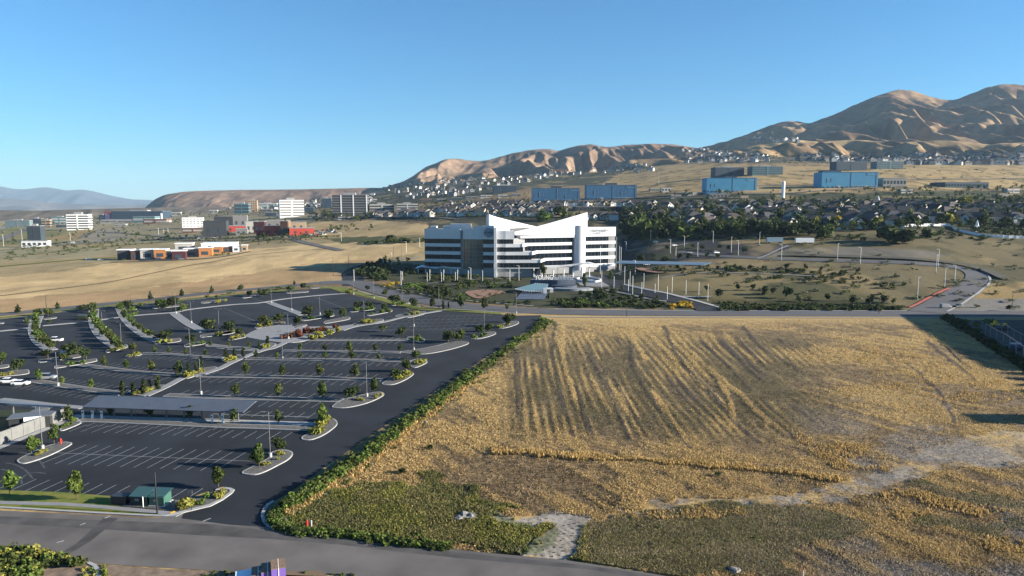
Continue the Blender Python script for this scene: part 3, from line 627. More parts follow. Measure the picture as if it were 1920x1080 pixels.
# ------------------------------------------------------------------ hills
M['hill'] = mat('hill_grass', TAN, 0.95, 0.05, var=0.28, scale=0.02, attr=True, detail=12, bump=3.5)
def hill(name, sky_, Y0, Y1, Y2, nu, nt, amp, sx, sy, cols_, seed, label, ppow=1.1, b0=None, wob=0.0, scrub=0.5):
    sx_ = np.array([p[0] for p in sky_], float); sp_ = np.array([p[1] for p in sky_], float)
    u = np.linspace(ray(sx_[0], 300)[0], ray(sx_[-1], 300)[0], nu)
    pxs = np.interp(u, [ray(a, 300)[0] for a in sx_], sx_)
    spy = np.interp(pxs, sx_, sp_)
    for _ in range(3):
        q = np.pad(spy, 2, mode='edge'); spy = (q[:-4] + q[1:-3] + q[2:-2] * 2 + q[3:-1] + q[4:]) / 6
    slope = np.array([ray(a, b)[1] for a, b in zip(pxs, spy)])
    t = np.concatenate([np.linspace(0, 1, nt), 1 + np.linspace(0, 1, nt // 3)[1:]])
    T, U = np.meshgrid(t, u, indexing='ij')
    crestY = Y1 * (1 + 0.0 * U)
    Y = np.where(T <= 1, Y0 + (crestY - Y0) * T, crestY + (Y2 - crestY) * (T - 1))
    X = U * Y
    Zc = CAMZ + slope[None, :] * crestY
    Zb = (hgt(X, np.full_like(X, Y0)) if b0 is None else b0) - 12
    wx = X + sx * 0.9 * (fbm(X / sx / 2.3, Y / sy / 2, 3, seed + 5) - .5) ; wy = Y + sy * 0.8 * (fbm(X / sx / 2 + 7, Y / sy / 2, 3, seed + 9) - .5)
    q1 = vnoise(wx / sx, wy / sy, seed) * .7 + vnoise(wx / sx * 2.1, wy / sy * 1.8, seed + 2) * .3
    n1 = 1 - np.sqrt((2 * q1 - 1) ** 2 + .012) * 1.6
    q2 = vnoise(wx / sx * 2.6 + 3, wy / sy * 2.0, seed + 3) * .75 + vnoise(wx / sx * 5.5, wy / sy * 4, seed + 4) * .25
    n2 = 1 - np.sqrt((2 * q2 - 1) ** 2 + .02) * 1.5
    q3 = vnoise(wx / sx * 7 + 11, wy / sy * 3.2, seed + 6); n3 = 1 - np.abs(2 * q3 - 1) * 1.6
    n = np.clip(0.68 * n1 + 0.26 * n2 + .06 * n3, 0, 1)
    prof = np.clip(T, 0, 1) ** ppow
    H = np.maximum(Zc - Zb, 5)
    env = np.sin(np.pi * np.clip(T, 0, 1) ** 0.8) ** 0.7
    Z = Zb + H * prof + amp * (n - 0.62) * env * (0.35 + 0.65 * np.clip(H / H.max(), 0, 1))
    cap = CAMZ + slope[None, :] * Y - 0.0005 * (crestY - Y)
    Z = np.where(T <= 1, np.minimum(Z, cap), Zc - (T - 1) * (Zc - Zb) * 1.0)
    Z = Z + wob * (fbm(X / 60, Y / 60, 4, seed + 20) - .5) * np.clip(T * 3, 0, 1)
    g = fbm(X / 200, Y / 200, 6, seed + 31)[..., None]; s = fbm(X / 90, Y / 120, 4, seed + 41)[..., None]
    C = A(cols_[0]) * (1 - sstep(.4, .6, g)) + A(cols_[1]) * sstep(.4, .6, g)
    dk = sstep(0.50, 0.20, n)[..., None] * scrub * sstep(.4, .6, s)
    C = C * (1 - dk) + A(cols_[2]) * dk
    nt_, nu_ = T.shape; ii = np.arange(nt_ * nu_).reshape(nt_, nu_)
    Fq = np.stack([ii[:-1, :-1], ii[:-1, 1:], ii[1:, 1:], ii[1:, :-1]], -1).reshape(-1, 4)
    HILLG.append((np.stack([X, Y, Z], -1).reshape(-1, 3), Fq))
    o = link(bpy.data.objects.new(name, np_mesh(name, np.stack([X, Y, Z], -1).reshape(-1, 3), Fq, M['hill'], C.reshape(-1, 3) * ALB, True)))
    return tag(o, label, "hills", kind='structure')
HC = ((0.40, 0.275, 0.185), (0.27, 0.185, 0.13), (0.09, 0.085, 0.065))
hill('mountain', [(1230, 300), (1290, 283), (1330, 274), (1380, 258), (1420, 243), (1465, 229), (1490, 227), (1515, 232), (1560, 215), (1600, 195), (1640, 178), (1680, 167), (1700, 169), (1730, 180), (1760, 187), (1785, 186), (1810, 175), (1850, 161), (1880, 156), (1910, 160), (1960, 156), (2060, 175), (2200, 190), (2400, 215)],
     2350, 4300, 6200, 420, 260, 390, 330, 700, ((0.43, 0.29, 0.17), (0.25, 0.165, 0.105), (0.075, 0.07, 0.05)), 7, "tall brown mountain with folded slopes at the right", ppow=1.35, wob=16)
hill('foothills', [(1180, 300), (1260, 296), (1340, 290), (1420, 272), (1480, 262), (1540, 266), (1600, 262), (1680, 268), (1760, 262), (1850, 270), (1960, 266), (2200, 275)],
     2150, 2750, 3400, 420, 150, 150, 210, 380, ((0.55, 0.39, 0.21), (0.31, 0.21, 0.12), (0.09, 0.09, 0.055)), 57, "lower golden foothills below the mountain", ppow=1.0, wob=8)
hill('hills', [(680, 362), (720, 352), (760, 338), (800, 312), (835, 298), (860, 297), (900, 303), (930, 296), (960, 287), (1000, 280), (1030, 279), (1045, 284), (1080, 274), (1110, 270), (1140, 277), (1170, 272), (1220, 269), (1260, 271), (1290, 276), (1330, 281), (1380, 290)],
     2500, 3900, 5200, 420, 220, 190, 260, 520, HC, 23, "range of rounded tan hills in the middle distance", ppow=1.15, wob=9)
hill('mesa', [(258, 396), (268, 388), (285, 374), (305, 365), (340, 359.5), (365, 358), (450, 356), (520, 355.5), (560, 355), (650, 353), (690, 352), (760, 353), (860, 358)],
     3000, 3500, 5500, 300, 60, 26, 170, 250, ((0.37, 0.26, 0.19), (0.30, 0.21, 0.16), (0.22, 0.19, 0.15)), 33, "long flat reddish mesa on the left horizon", ppow=0.8, b0=0.0, scrub=0.9)
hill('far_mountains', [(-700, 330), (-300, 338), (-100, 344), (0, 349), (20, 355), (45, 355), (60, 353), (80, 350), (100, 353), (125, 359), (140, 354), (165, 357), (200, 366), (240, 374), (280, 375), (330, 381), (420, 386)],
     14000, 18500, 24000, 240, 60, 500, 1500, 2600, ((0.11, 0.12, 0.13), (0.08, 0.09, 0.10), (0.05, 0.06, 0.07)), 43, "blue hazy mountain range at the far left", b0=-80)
hill('far_plain_hills', [(-700, 380), (-100, 378), (0, 372), (40, 374), (90, 380), (180, 384), (330, 385), (400, 387)],
     9000, 11500, 13500, 160, 30, 160, 900, 1500, ((0.24, 0.22, 0.20), (0.18, 0.17, 0.16), (0.12, 0.12, 0.12)), 47, "pale low hills below the blue mountains", b0=-60)
hill('bench', [(-300, 396), (0, 394), (60, 395), (120, 393), (200, 391), (300, 389), (420, 388)],
     2400, 2700, 3300, 160, 30, 20, 120, 200, ((0.24, 0.20, 0.16), (0.20, 0.17, 0.13), (0.12, 0.11, 0.08)), 49, "low brown bluff behind the left business park", b0=0)
# ------------------------------------------------------------------ plants
rng = np.random.default_rng(11); rnd = random.Random(5)
def leafmat(n, c, c2=None, r=0.22):
    c = tuple(v * 1.45 for v in c); c2 = tuple(v * 1.45 for v in c2) if c2 else None
    m = mat(n, c, 0.8, 0.15, rgb2=c2 or tuple(v * 1.6 for v in c), scale=1.2, objrand=r, detail=3, transl=0.25)
    return m
M['leaf'] = leafmat('leaf_green', (0.050, 0.070, 0.018), (0.085, 0.11, 0.028))
M['leafd'] = leafmat('leaf_dark', (0.028, 0.042, 0.014), (0.050, 0.068, 0.020))
M['leafy'] = leafmat('leaf_yellowgreen', (0.15, 0.17, 0.025), (0.24, 0.24, 0.04))
M['leafg'] = leafmat('leaf_gold', (0.42, 0.30, 0.03), (0.55, 0.36, 0.04))
M['leafr'] = leafmat('leaf_red', (0.11, 0.035, 0.02), (0.16, 0.07, 0.03))
M['leafl'] = leafmat('leaf_light', (0.075, 0.125, 0.025), (0.14, 0.20, 0.04))
M['sage'] = leafmat('leaf_sage', (0.12, 0.13, 0.08), (0.19, 0.19, 0.12))
M['grassy'] = leafmat('ornamental_grass', (0.20, 0.21, 0.04), (0.34, 0.33, 0.07))
def quads(P, Nn, size, asp=1.0, up=None):
    n = len(P); Nn = Nn / (np.linalg.norm(Nn, axis=1, keepdims=True) + 1e-9)
    r = rng.normal(size=(n, 3)); a = np.cross(Nn, r); a /= (np.linalg.norm(a, axis=1, keepdims=True) + 1e-9)
    if up is not None: a = np.cross(Nn, up); a /= (np.linalg.norm(a, axis=1, keepdims=True) + 1e-9)
    b = np.cross(Nn, a); s = (size * (0.6 + 0.8 * rng.random(n)))[:, None] if np.isscalar(size) else size[:, None]
    a = a * s * .5; b = b * s * .5 * asp
    V = np.stack([P - a - b, P + a - b * .8, P + a * .8 + b, P - a * .7 + b * 1.1], 1)
    return V.reshape(-1, 3)
def crown_pts(kind, n, seed):
    g = np.random.default_rng(seed)
    if kind == 'young': lobes = [(g.normal(0, .09), g.normal(0, .09), z, .17 * (1.25 - abs(z - .55) * 1.6)) for z in np.linspace(.34, .92, 9)] + [(g.normal(0, .13), g.normal(0, .13), g.uniform(.38, .75), .12) for _ in range(5)]
    elif kind == 'round': lobes = [(math.cos(a) * r, math.sin(a) * r, z, q) for a, r, z, q in [(g.uniform(0, 6.28), g.uniform(.05, .34), g.uniform(.34, .80), g.uniform(.15, .24)) for _ in range(15)]]
    elif kind == 'cone': lobes = [(g.normal(0, .05 * (1.1 - z)), g.normal(0, .05 * (1.1 - z)), z, .24 * (1.06 - z) + .02) for z in np.linspace(.16, .97, 11)]
    elif kind == 'cypress': lobes = [(g.normal(0, .02), g.normal(0, .02), z, .11 * (1.1 - .6 * abs(z - .4))) for z in np.linspace(.12, .95, 9)]
    elif kind == 'shrub': lobes = [(g.uniform(-.3, .3), g.uniform(-.3, .3), g.uniform(.15, .6), g.uniform(.22, .34)) for _ in range(8)]
    elif kind == 'loose': lobes = [(g.uniform(-.26, .26), g.uniform(-.26, .26), g.uniform(.3, .9), g.uniform(.09, .16)) for _ in range(13)]
    L_ = np.array(lobes); w = L_[:, 3] ** 2; k = g.choice(len(L_), n, p=w / w.sum())
    d = g.normal(size=(n, 3)); d /= np.linalg.norm(d, axis=1, keepdims=True)
    rr = L_[k, 3] * (g.random(n) ** 0.35) * (0.85 + .35 * g.random(n))
    P = L_[k, :3] + d * rr[:, None]; P[:, 2] = np.clip(P[:, 2], 0.02, 1.1)
    return P, d * .8 + g.normal(size=(n, 3)) * .6
CROWN = {}
def crown(kind, n, m, seeds, size):
    out = []
    for s in seeds:
        P, D = crown_pts(kind, n, s); V_ = quads(P, D, size)
        out.append(np_mesh(kind + '_crown', V_, np.arange(len(V_)).reshape(-1, 4), M[m]))
    return out
def trunk_mesh(h=.5, r=.022, limbs=5, seed=1, m='bark', wide=.2):
    g = random.Random(seed); mb = MB(); mb.cyl((0, 0, -.02), (0, 0, h * .7), r, r * .75, 7); mb.cyl((0, 0, h * .7), (g.uniform(-.02, .02), g.uniform(-.02, .02), h * 1.45), r * .75, r * .25, 6)
    for k in range(limbs):
        a = g.uniform(0, 6.28); z = h * g.uniform(.65, 1.05); mb.cyl((0, 0, z), (math.cos(a) * wide, math.sin(a) * wide, z + g.uniform(.12, .3)), r * .45, r * .12, 5)
    return mb.mesh('trunk', M[m], True)
TR = {'young': trunk_mesh(.34, .016, 5, 1, wide=.15), 'round': trunk_mesh(.32, .03, 6, 2, wide=.25), 'cone': trunk_mesh(.25, .02, 2, 3, wide=.08), 'cypress': trunk_mesh(.2, .02, 2, 4, wide=.05), 'loose': trunk_mesh(.4, .016, 7, 5, wide=.2)}
def CR(kind, m, n=420, size=.085, ns=3):
    k = (kind, m, n)
    if k not in CROWN: CROWN[k] = crown(kind, n, m, [hash_(kind) + 13 * i for i in range(ns)], size)
    return rnd.choice(CROWN[k])
def hash_(s): return sum(ord(c) * (i + 3) for i, c in enumerate(s)) % 997
ORD = ['first', 'second', 'third', 'fourth', 'fifth', 'sixth', 'seventh', 'eighth', 'ninth', 'tenth', 'eleventh', 'twelfth', 'thirteenth', 'fourteenth', 'fifteenth', 'sixteenth', 'seventeenth', 'eighteenth', 'nineteenth', 'twentieth']
def ordn(i):
    if i < 20: return ORD[i]
    n = i + 1; return f"{n}" + ('th' if 10 < n % 100 < 14 else {1: 'st', 2: 'nd', 3: 'rd'}.get(n % 10, 'th'))
def top_z(p, py): return CAMZ + ray(0, py)[1] * p.y
def tree(px, py, hpx, kind='young', m='leaf', wide=1.0, name='tree', label=None, cat='tree', group=None, z=None, n=420, size=.085):
    p = G(px, py, z); h = max(0.6, top_z(p, py - hpx) - p.z)
    o = empty(name, p, rnd.uniform(0, 6.28), label=label, cat=cat, group=group); s = h
    o.scale = (s * wide, s * wide, s)
    if kind in TR: link(bpy.data.objects.new('trunk', TR[kind]), o)
    link(bpy.data.objects.new('crown', CR(kind, m, n, size)), o)
    return o
SHR = {}
MASS = {}
def mass(kind, p, h, wide, m, n, tag_):
    P, D = crown_pts(kind, n, rnd.randint(0, 9999)); V_ = quads(P, D, .2 if kind == 'shrub' else .16)
    MASS.setdefault(tag_, {}).setdefault(m, []).append(V_ * np.array([h * wide, h * wide, h]) + np.array([p[0], p[1], p[2]]))
def mass_build(tag_, name, label, cat):
    vs = []; mi = []; ms = sorted(MASS[tag_])
    for k, m in enumerate(ms):
        a = np.concatenate(MASS[tag_][m]); vs.append(a); mi.append(np.full(len(a) // 4, k, np.int32))
    V_ = np.concatenate(vs); me = np_mesh(name, V_, np.arange(len(V_)).reshape(-1, 4), M[ms[0]])
    for m in ms[1:]: me.materials.append(M[m])
    me.polygons.foreach_set('material_index', np.concatenate(mi)); o = link(bpy.data.objects.new(name, me)); return tag(o, label, cat, kind='stuff')
def shrub(px, py, hpx, m='leaf', wide=1.2, label=None, group=None, name='shrub', z=None, n=130, cat='shrub'):
    p = G(px, py, z); h = max(0.35, top_z(p, py - hpx) - p.z); k = (m, n)
    if k not in SHR: SHR[k] = crown('shrub', n, m, [3, 14, 25, 36], .2)
    o = link(bpy.data.objects.new(name, rnd.choice(SHR[k]))); o.location = p; o.rotation_euler = (0, 0, rnd.uniform(0, 6.28)); o.scale = (h * wide, h * wide, h)
    return tag(o, label, cat, group)
def row_of(items, place, adj, kind='young', m='leaf', name='tree', group=None, z=0.12, wide=1.0, cat='tree', n=420, size=.085):
    items = sorted(items)
    for i, t in enumerate(items):
        px, py, h = t[:3]
        w = t[3] if len(t) > 3 else wide
        lab = f"{adj} {place}" if len(items) == 1 else f"{ordn(i)} {adj} from the left {place}"
        tree(px, py, h, kind, m, w, name, lab, cat, group, z, n, size)
gY = "young trees in the car park strips"
row_of([(18, 928, 46), (145, 936, 54)], "on the lawn beside the street", "young leafy tree", m='leafl', group="trees on the front lawn", n=650, size=.075, wide=.9)
row_of([(410, 915, 40)], "at the tip of the corner gravel bed", "young green tree", m='leaf', wide=1.1, n=600, size=.08)
row_of([(59, 853, 36)], "at the left end of the hydrant island", "young green tree", m='leafl', wide=1.0, n=600, size=.08)
row_of([(102, 833, 38)], "beside the hydrant on its island", "green tree", m='leaf', wide=.9, n=600, size=.08)
row_of([(129, 791, 30)], "at the far end of the concrete wall", "green tree", m='leaf', wide=1.0, n=500)
row_of([(486, 876, 44)], "on the left of the island with the nearest tall lamp", "green tree", m='leaf', wide=1.0, n=600, size=.08)
row_of([(521, 846, 32)], "just right of the nearest tall lamp", "dark rounded tree", kind='round', m='leafd', wide=1.0, n=600, size=.08)
row_of([(605, 797, 40)], "in the grassy island right of the charging posts", "tall yellowish green tree", m='leafl', wide=.75, n=600, size=.08)
row_of([(206, 781, 20), (282, 783, 26), (357, 788, 28), (439, 794, 28), (521, 795, 26)], "in the strip in front of the solar carport", "young tree", group=gY)
row_of([(444, 744, 26), (522, 746, 28), (604, 749, 34)], "in the strip just behind the solar carport", "young tree", group=gY)
row_of([(661, 748, 30, 1.2)], "in the big island right of the solar carport", "dark bushy tree", kind='round', m='leafd')
row_of([(702, 738, 30)], "beside the lamp right of the solar carport", "young green tree", m='leaf')
row_of([(461, 705, 26), (529, 707, 24), (598, 708, 26), (668, 710, 28)], "in the second strip behind the solar carport", "small tree", group=gY)
row_of([(740, 714, 27), (761, 697, 30)], "in islands ending the second strip", "dark tree", kind='round', m='leaf', wide=.9)
row_of([(480, 672, 15), (519, 674, 14), (563, 674, 15), (610, 675, 17), (659, 676, 20), (710, 677, 16)], "in the third strip behind the solar carport", "small tree", group=gY)
row_of([(563, 659, 16), (609, 660, 16), (656, 661, 22), (703, 661, 17), (750, 661, 17)], "in the fourth strip behind the solar carport", "small tree", group=gY)
row_of([(782, 675, 22, 1.2)], "in the small island ending the third strip", "bushy green tree", kind='round')
row_of([(117, 722, 16), (172, 730, 20)], "in the nearest strip of the left block", "young tree", m='leafl', group=gY)
row_of([(73, 714, 22)], "beside the silver car", "young green tree", m='leafl')
row_of([(196, 689, 22), (237, 694, 20), (284, 699, 24), (337, 702, 26)], "in the middle strip of the left block", "young tree", m='leaf', group=gY)
row_of([(289, 663, 14), (317, 664, 14), (349, 667, 14), (385, 669, 14)], "in the rear strip of the left block", "little tree", m='leaf', group=gY)
row_of([(395, 650, 12), (429, 652, 12), (467, 654, 14)], "in the short strip before the brick plaza", "little tree", m='leaf', group=gY)
row_of([(230, 740, 26), (250, 739, 22), (270, 738, 26), (281, 730, 18), (296, 730, 26)], "in the lowest walkway bed", "narrow dark cypress", kind='cypress', m='leafd', name='cypress', wide=1.25, cat='cypress')
row_of([(332, 706, 16), (354, 703, 22), (368, 698, 18), (377, 692, 24)], "in the second bed of the walkway", "narrow dark cypress", kind='cypress', m='leafd', name='cypress', wide=1.2, cat='cypress')
row_of([(424, 676, 22), (440, 673, 20), (456, 669, 18)], "in the third bed of the walkway", "narrow dark cypress", kind='cypress', m='leafd', name='cypress', wide=1.2, cat='cypress')
row_of([(486, 653, 14), (502, 650, 20)], "in the bed just below the brick plaza", "narrow dark cypress", kind='cypress', m='leafd', name='cypress', wide=1.2, cat='cypress')
gI = "dark trees on the upper car park islands"
big = [(32, 698, 30, .9), (3, 682, 26, .9), (90, 671, 20, 1.3), (118, 677, 18, 1.3), (135, 665, 26, 1.7), (162, 673, 24, .9), (250, 659, 19, 1.0), (312, 637, 22, 1.9), (360, 646, 22, 1.0), (390, 622, 28, 1.3), (432, 621, 24, 1.4), (450, 630, 18, 1.1),
       (497, 610, 22, 1.5), (524, 604, 20, 1.3), (558, 609, 20, 1.1), (579, 594, 26, 1.1), (615, 596, 20, 1.1), (642, 596, 22, .9), (670, 579, 17, 1.2), (693, 579, 17, 1.3), (720, 584, 19, 1.0), (740, 570, 20, 1.4), (775, 575, 20, 1.0), (811, 574, 16, .8), (864, 574, 20, .8),
       (723, 554, 14, 1.1), (688, 545, 12, 1.0), (719, 622, 16, 1.1), (754, 630, 21, 1.2), (841, 643, 28, 1.0), (864, 641, 28, .9), (901, 628, 22, 1.0), (918, 622, 20, 1.0), (951, 612, 30, .8), (959, 604, 18, .9), (545, 548, 16, 1.2), (568, 542, 14, 1.2), (491, 556, 18, 1.4), (467, 555, 12, 1.3), (452, 545, 13, 1.1),
       (299, 578, 22, 1.2), (324, 577, 26, 1.0), (240, 577, 17, 1.5), (156, 583, 15, 1.6), (90, 592, 17, 1.4), (51, 609, 16, .7), (93, 607, 10, 1.0), (308, 580, 14, 1.0), (341, 584, 16, .9)]
ROWN = [(535, 570, 'nearest the boulevard'), (570, 600, 'in the upper rows of the car park'), (600, 640, 'in the middle rows of the car park'), (640, 720, 'in the left middle of the car park')]
for a, b_, pl in ROWN:
    its = sorted([t for t in big if a <= t[1] < b_])
    for i, t in enumerate(its):
        tree(t[0], t[1], t[2], 'round', 'leafd' if i % 3 else 'leaf', t[3], 'tree', f"{ordn(i)} dark round island tree from the left {pl}", 'tree', gI, 0.12, 380, .1)
row_of([(34, 587, 18), (108, 579, 14), (282, 561, 15), (341, 555, 15), (397, 549, 14), (452, 543, 11), (552, 534, 9)], "along the near side of the golden field", "small conical tree", kind='cone', m='leafd', name='conical_tree', wide=1.2, z=0.0)
row_of([(810, 578, 22), (864, 579, 24), (907, 583, 26)], "on the grass strip at the boulevard edge", "slim dark tree", m='leafd', wide=.8)
row_of([(831, 580, 17), (841, 578, 12)], "at the boulevard end of the white walkway", "narrow cypress", kind='cypress', m='leafd', name='cypress', cat='cypress')
# hedges on the curved medians: closely set small trees
for k, (P, nn, hp) in enumerate([([(72, 592), (66, 612), (70, 628), (80, 643), (94, 655)], 12, 15), ([(174, 580), (178, 602), (188, 620), (206, 638), (222, 654)], 18, 16), ([(224, 578), (238, 598), (258, 617), (284, 633)], 14, 13)]):
    S = smooth_poly(P, 6, False)
    for i in range(nn):
        q = S[int(i * (len(S) - 1) / (nn - 1))]
        nm = ['left', 'middle', 'right'][k]
        tree(q[0] + rnd.uniform(-1, 1), q[1], hp + (4 if q[1] > 630 else 0), 'round', 'leafl' if rnd.random() < .25 else 'leaf', 1.15, 'hedge_tree', f"{ordn(i)} bushy tree from the top of the {nm} curved hedge", 'tree', f"trees of the {nm} curved hedge", 0.1, 260, .12)
# shrubs and ornamental grass on the islands
gS = "clumps of yellowish grass on the car park islands"
def clumps(area, n, m, h, place, adj='yellowish grass clump', group=gS, wide=1.3, z=.12, name='grass_clump', cat='grass clump'):
    pts = []; x0 = min(a for a, b in area); x1 = max(a for a, b in area); y0 = min(b for a, b in area); y1 = max(b for a, b in area)
    while len(pts) < n:
        x = rnd.uniform(x0, x1); y = rnd.uniform(y0, y1)
        if bool(inpoly(np.array(x), np.array(y), area)): pts.append((x, y))
    for i, (x, y) in enumerate(sorted(pts)):
        shrub(x, y, h * rnd.uniform(.7, 1.2), m, wide, f"{ordn(i)} {adj} from the left {place}" if n > 1 else f"{adj} {place}", group, name, z, cat=cat)
clumps([(70, 850), (102, 833), (100, 838), (72, 856)], 6, 'grassy', 7, "on the hydrant island")
clumps([(118, 802), (138, 784), (142, 790), (124, 804)], 6, 'leafl', 8, "on the island at the wall end")
clumps([(480, 872), (506, 862), (512, 868), (490, 876)], 5, 'grassy', 7, "below the nearest tall lamp")
clumps([(512, 860), (528, 848), (532, 852), (518, 864)], 4, 'grassy', 8, "right of the nearest tall lamp")
clumps([(580, 815), (600, 786), (622, 786), (612, 800), (590, 816)], 12, 'grassy', 12, "in the island right of the charging posts")
clumps([(390, 938), (418, 920), (428, 921), (410, 936)], 10, 'grassy', 9, "at the tip of the corner bed")
clumps([(338, 955), (360, 938), (364, 944), (350, 957)], 5, 'grassy', 16, "in the gravel beside the green enclosure")
clumps([(362, 946), (390, 930), (392, 938), (372, 948)], 5, 'leafl', 9, "in the middle of the corner bed")
clumps([(700, 750), (708, 742), (716, 740), (712, 746)], 3, 'grassy', 7, "below the lamp right of the carport"); clumps([(662, 751), (698, 744), (700, 749), (668, 755)], 6, 'grassy', 6, "in the big island right of the carport")
clumps([(738, 714), (764, 700), (770, 702), (746, 716)], 9, 'grassy', 10, "in the island of the second strip")
clumps([(774, 684), (792, 677), (797, 680), (782, 686)], 7, 'grassy', 9, "in the island of the third strip")
clumps([(765, 640), (782, 634), (792, 638), (776, 641)], 6, 'leafl', 8, "in the island of the fifth strip")
clumps([(242, 739), (300, 728), (306, 725), (262, 740)], 12, 'grassy', 9, "in the lower walkway bed")
clumps([(335, 706), (398, 692), (402, 690), (350, 708)], 12, 'grassy', 9, "in the second walkway bed")
clumps([(418, 677), (450, 670), (456, 668), (430, 679)], 9, 'grassy', 9, "in the third walkway bed")
clumps([(488, 652), (512, 648), (516, 646), (498, 654)], 7, 'grassy', 7, "in the bed below the brick plaza")
clumps([(528, 638), (560, 634), (640, 616), (632, 612), (570, 626), (534, 628)], 16, 'leafr', 12, "on the brick plaza", "reddish shrub", "red shrubs on the brick plaza", 1.0, .12, 'shrub', 'shrub')
clumps([(555, 640), (590, 630), (640, 618), (636, 622), (590, 636)], 10, 'grassy', 9, "along the edge of the brick plaza")
clumps([(664, 610), (700, 606), (712, 601), (690, 602)], 9, 'grassy', 8, "in the bed right of the brick plaza"); clumps([(746, 594), (780, 590), (790, 587), (765, 588)], 8, 'grassy', 7, "in the upper walkway bed")
for (x0, y0, x1, y1, nm) in [(478, 612, 530, 605, 'second tree island'), (572, 598, 622, 591, 'third tree island'), (660, 582, 698, 579, 'island by the upper lamp'), (692, 589, 730, 583, 'sparse island'), (735, 570, 764, 568, 'island at the boulevard'), (205, 657, 236, 651, 'end of the middle hedge'),
                             (296, 642, 336, 637, 'right hedge island'), (405, 628, 438, 622, 'left plaza island'), (428, 636, 458, 630, 'lower plaza island'), (352, 647, 382, 643, 'lamp island at left'), (885, 633, 925, 624, 'right edge island'), (930, 613, 966, 605, 'top right island'), (115, 686, 160, 678, 'island under the parked pickup'),
                             (240, 667, 260, 664, 'small left island'), (2, 704, 30, 699, 'left border island'), (404, 567, 420, 563, 'small upper island'), (242, 592, 256, 589, 'upper hedge island'), (335, 583, 345, 574, 'upper tree pair'), (240, 582, 250, 579, 'upper left island'), (645, 551, 660, 545, 'top corner of the car park')]:
    clumps([(x0, y0), (x1, y1), (x1 + 3, y1 + 2), (x0 + 3, y0 + 3)], 6, 'grassy' if (x0 + y0) % 3 else 'leafl', 7, f"on the {nm}")
# ------------------------------------------------------------------ lamps and poles
lb = MB().cyl((0, 0, 0), (0, 0, 1.0), .33, .33, 14); LB = lb.mesh('concrete_base', M['kerb'], False)
PU = MB().cyl((0, 0, 0), (0, 0, 1), .085, .055, 8).mesh('pole', M['steel'], True)
PW = MB().cyl((0, 0, 0), (0, 0, 1), .12, .09, 8).mesh('pole', M['whitemetal'], True)
PB = MB().cyl((0, 0, 0), (0, 0, 1), .15, .10, 8).mesh('pole', M['black'], True)
PT = MB().cyl((0, 0, 0), (0, 0, 1), .11, .09, 8).mesh('pole', M['whitemetal'], True)
hd = MB(); hd.box(-.9, .05, -.05, .05, -.05, .03); hd.box(-1.5, -.7, -.2, .2, -.08, .06); HD = hd.mesh('lamp_head', M['steel'])
hd = MB(); hd.box(-.9, .05, -.08, .08, -.05, .06); hd.box(-1.6, -.7, -.25, .25, -.10, .08); HDW = hd.mesh('lamp_head', M['whitemetal'])
hd = MB(); hd.box(-1.5, -.5, -.2, .2, -.06, .07); hd.box(.5, 1.5, -.2, .2, -.06, .07); hd.box(-.5, .5, -.05, .05, -.03, .04); HD2 = hd.mesh('lamp_head', M['steel'])
BAN = MB().box(.12, .72, -.03, .03, -2.4, -.4).mesh('banner', mat('banner_cloth', (0.62, 0.60, 0.5), 0.8))
def lamp(px, py, pt, style='lot', label=None, group=None, z=None, name='street_lamp', cat='street lamp', rz=0.0, minh=1.0):
    p = G(px, py, z); h = max(minh, top_z(p, pt) - p.z); o = empty(name, p, rz, label=label, cat=cat, group=group)
    base = style in ('lot', 'lot2', 'white')
    if base: link(bpy.data.objects.new('concrete_base', LB), o)
    pm = {'lot': PU, 'lot2': PU, 'white': PW, 'flag': PT, 'banner': PT, 'plain': PT, 'utility': PB}[style]
    q = link(bpy.data.objects.new('pole', pm), o); q.location = (0, 0, .9 if base else -.2); q.scale = (1, 1, h - q.location.z)
    hm_ = {'lot': HD, 'lot2': HD2, 'white': HDW}.get(style)
    if hm_: link(bpy.data.objects.new('lamp_head', hm_), o).location = (0, 0, h)
    if style == 'banner': link(bpy.data.objects.new('banner', BAN), o).location = (0, 0, h)
    return o
gL = "tall lamps of the car park"
LOTL = [(80, 843, 763, 'lot', "on the hydrant island"), (507, 858, 772, 'lot', "on the near island beside the drive"), (377, 740, 672, 'lot', "behind the left end of the solar carport roof"), (109, 724, 660, 'lot', "beside the silver car"),
 (357, 669, 615, 'lot', "left of the third walkway bed"), (228, 650, 604, 'lot2', "at the foot of the middle curved hedge"), (192, 615, 583, 'lot2', "on the middle curved hedge"), (359, 606, 565, 'lot2', "on the curved concrete walk"), (411, 622, 579, 'lot2', "between the two dark upper trees"),
 (330, 588, 548, 'lot', "at the upper left walkway"), (541, 636, 587, 'lot2', "on the left corner of the brick plaza"), (530, 674, 621, 'lot', "in the third strip behind the carport"), (547, 582, 543, 'lot2', "on the upper curved walk"), (600, 590, 555, 'lot2', "behind the third tree island"),
 (683, 606, 561, 'lot2', "in the bed right of the brick plaza"), (688, 744, 677, 'lot', "in the big island right of the carport"), (776, 657, 612, 'lot', "in the island at the end of the fourth strip"), (776, 612, 585, 'lot', "between the plaza and the right lot"), (701, 560, 524, 'lot', "on the grass edge of the boulevard"), (754, 569, 521, 'lot', "at the boulevard crossing"),
 (823, 579, 537, 'lot', "at the boulevard end of the white walkway"), (509, 568, 533, 'lot', "at the top of the curved walk"), (663, 552, 522, 'lot', "at the top corner of the car park"), (908, 628, 578, 'lot', "on the right edge island"), (968, 588, 548, 'lot', "where the right drive meets the boulevard")]
for (px, py, pt, st, pl) in LOTL: lamp(px, py, pt, st, f"tall grey car park lamp {pl}", gL, 0.0)
lamp(295, 964, 886, 'utility', "black utility pole beside the green enclosure at the street", None, 0.0, 'utility_pole', 'utility pole')
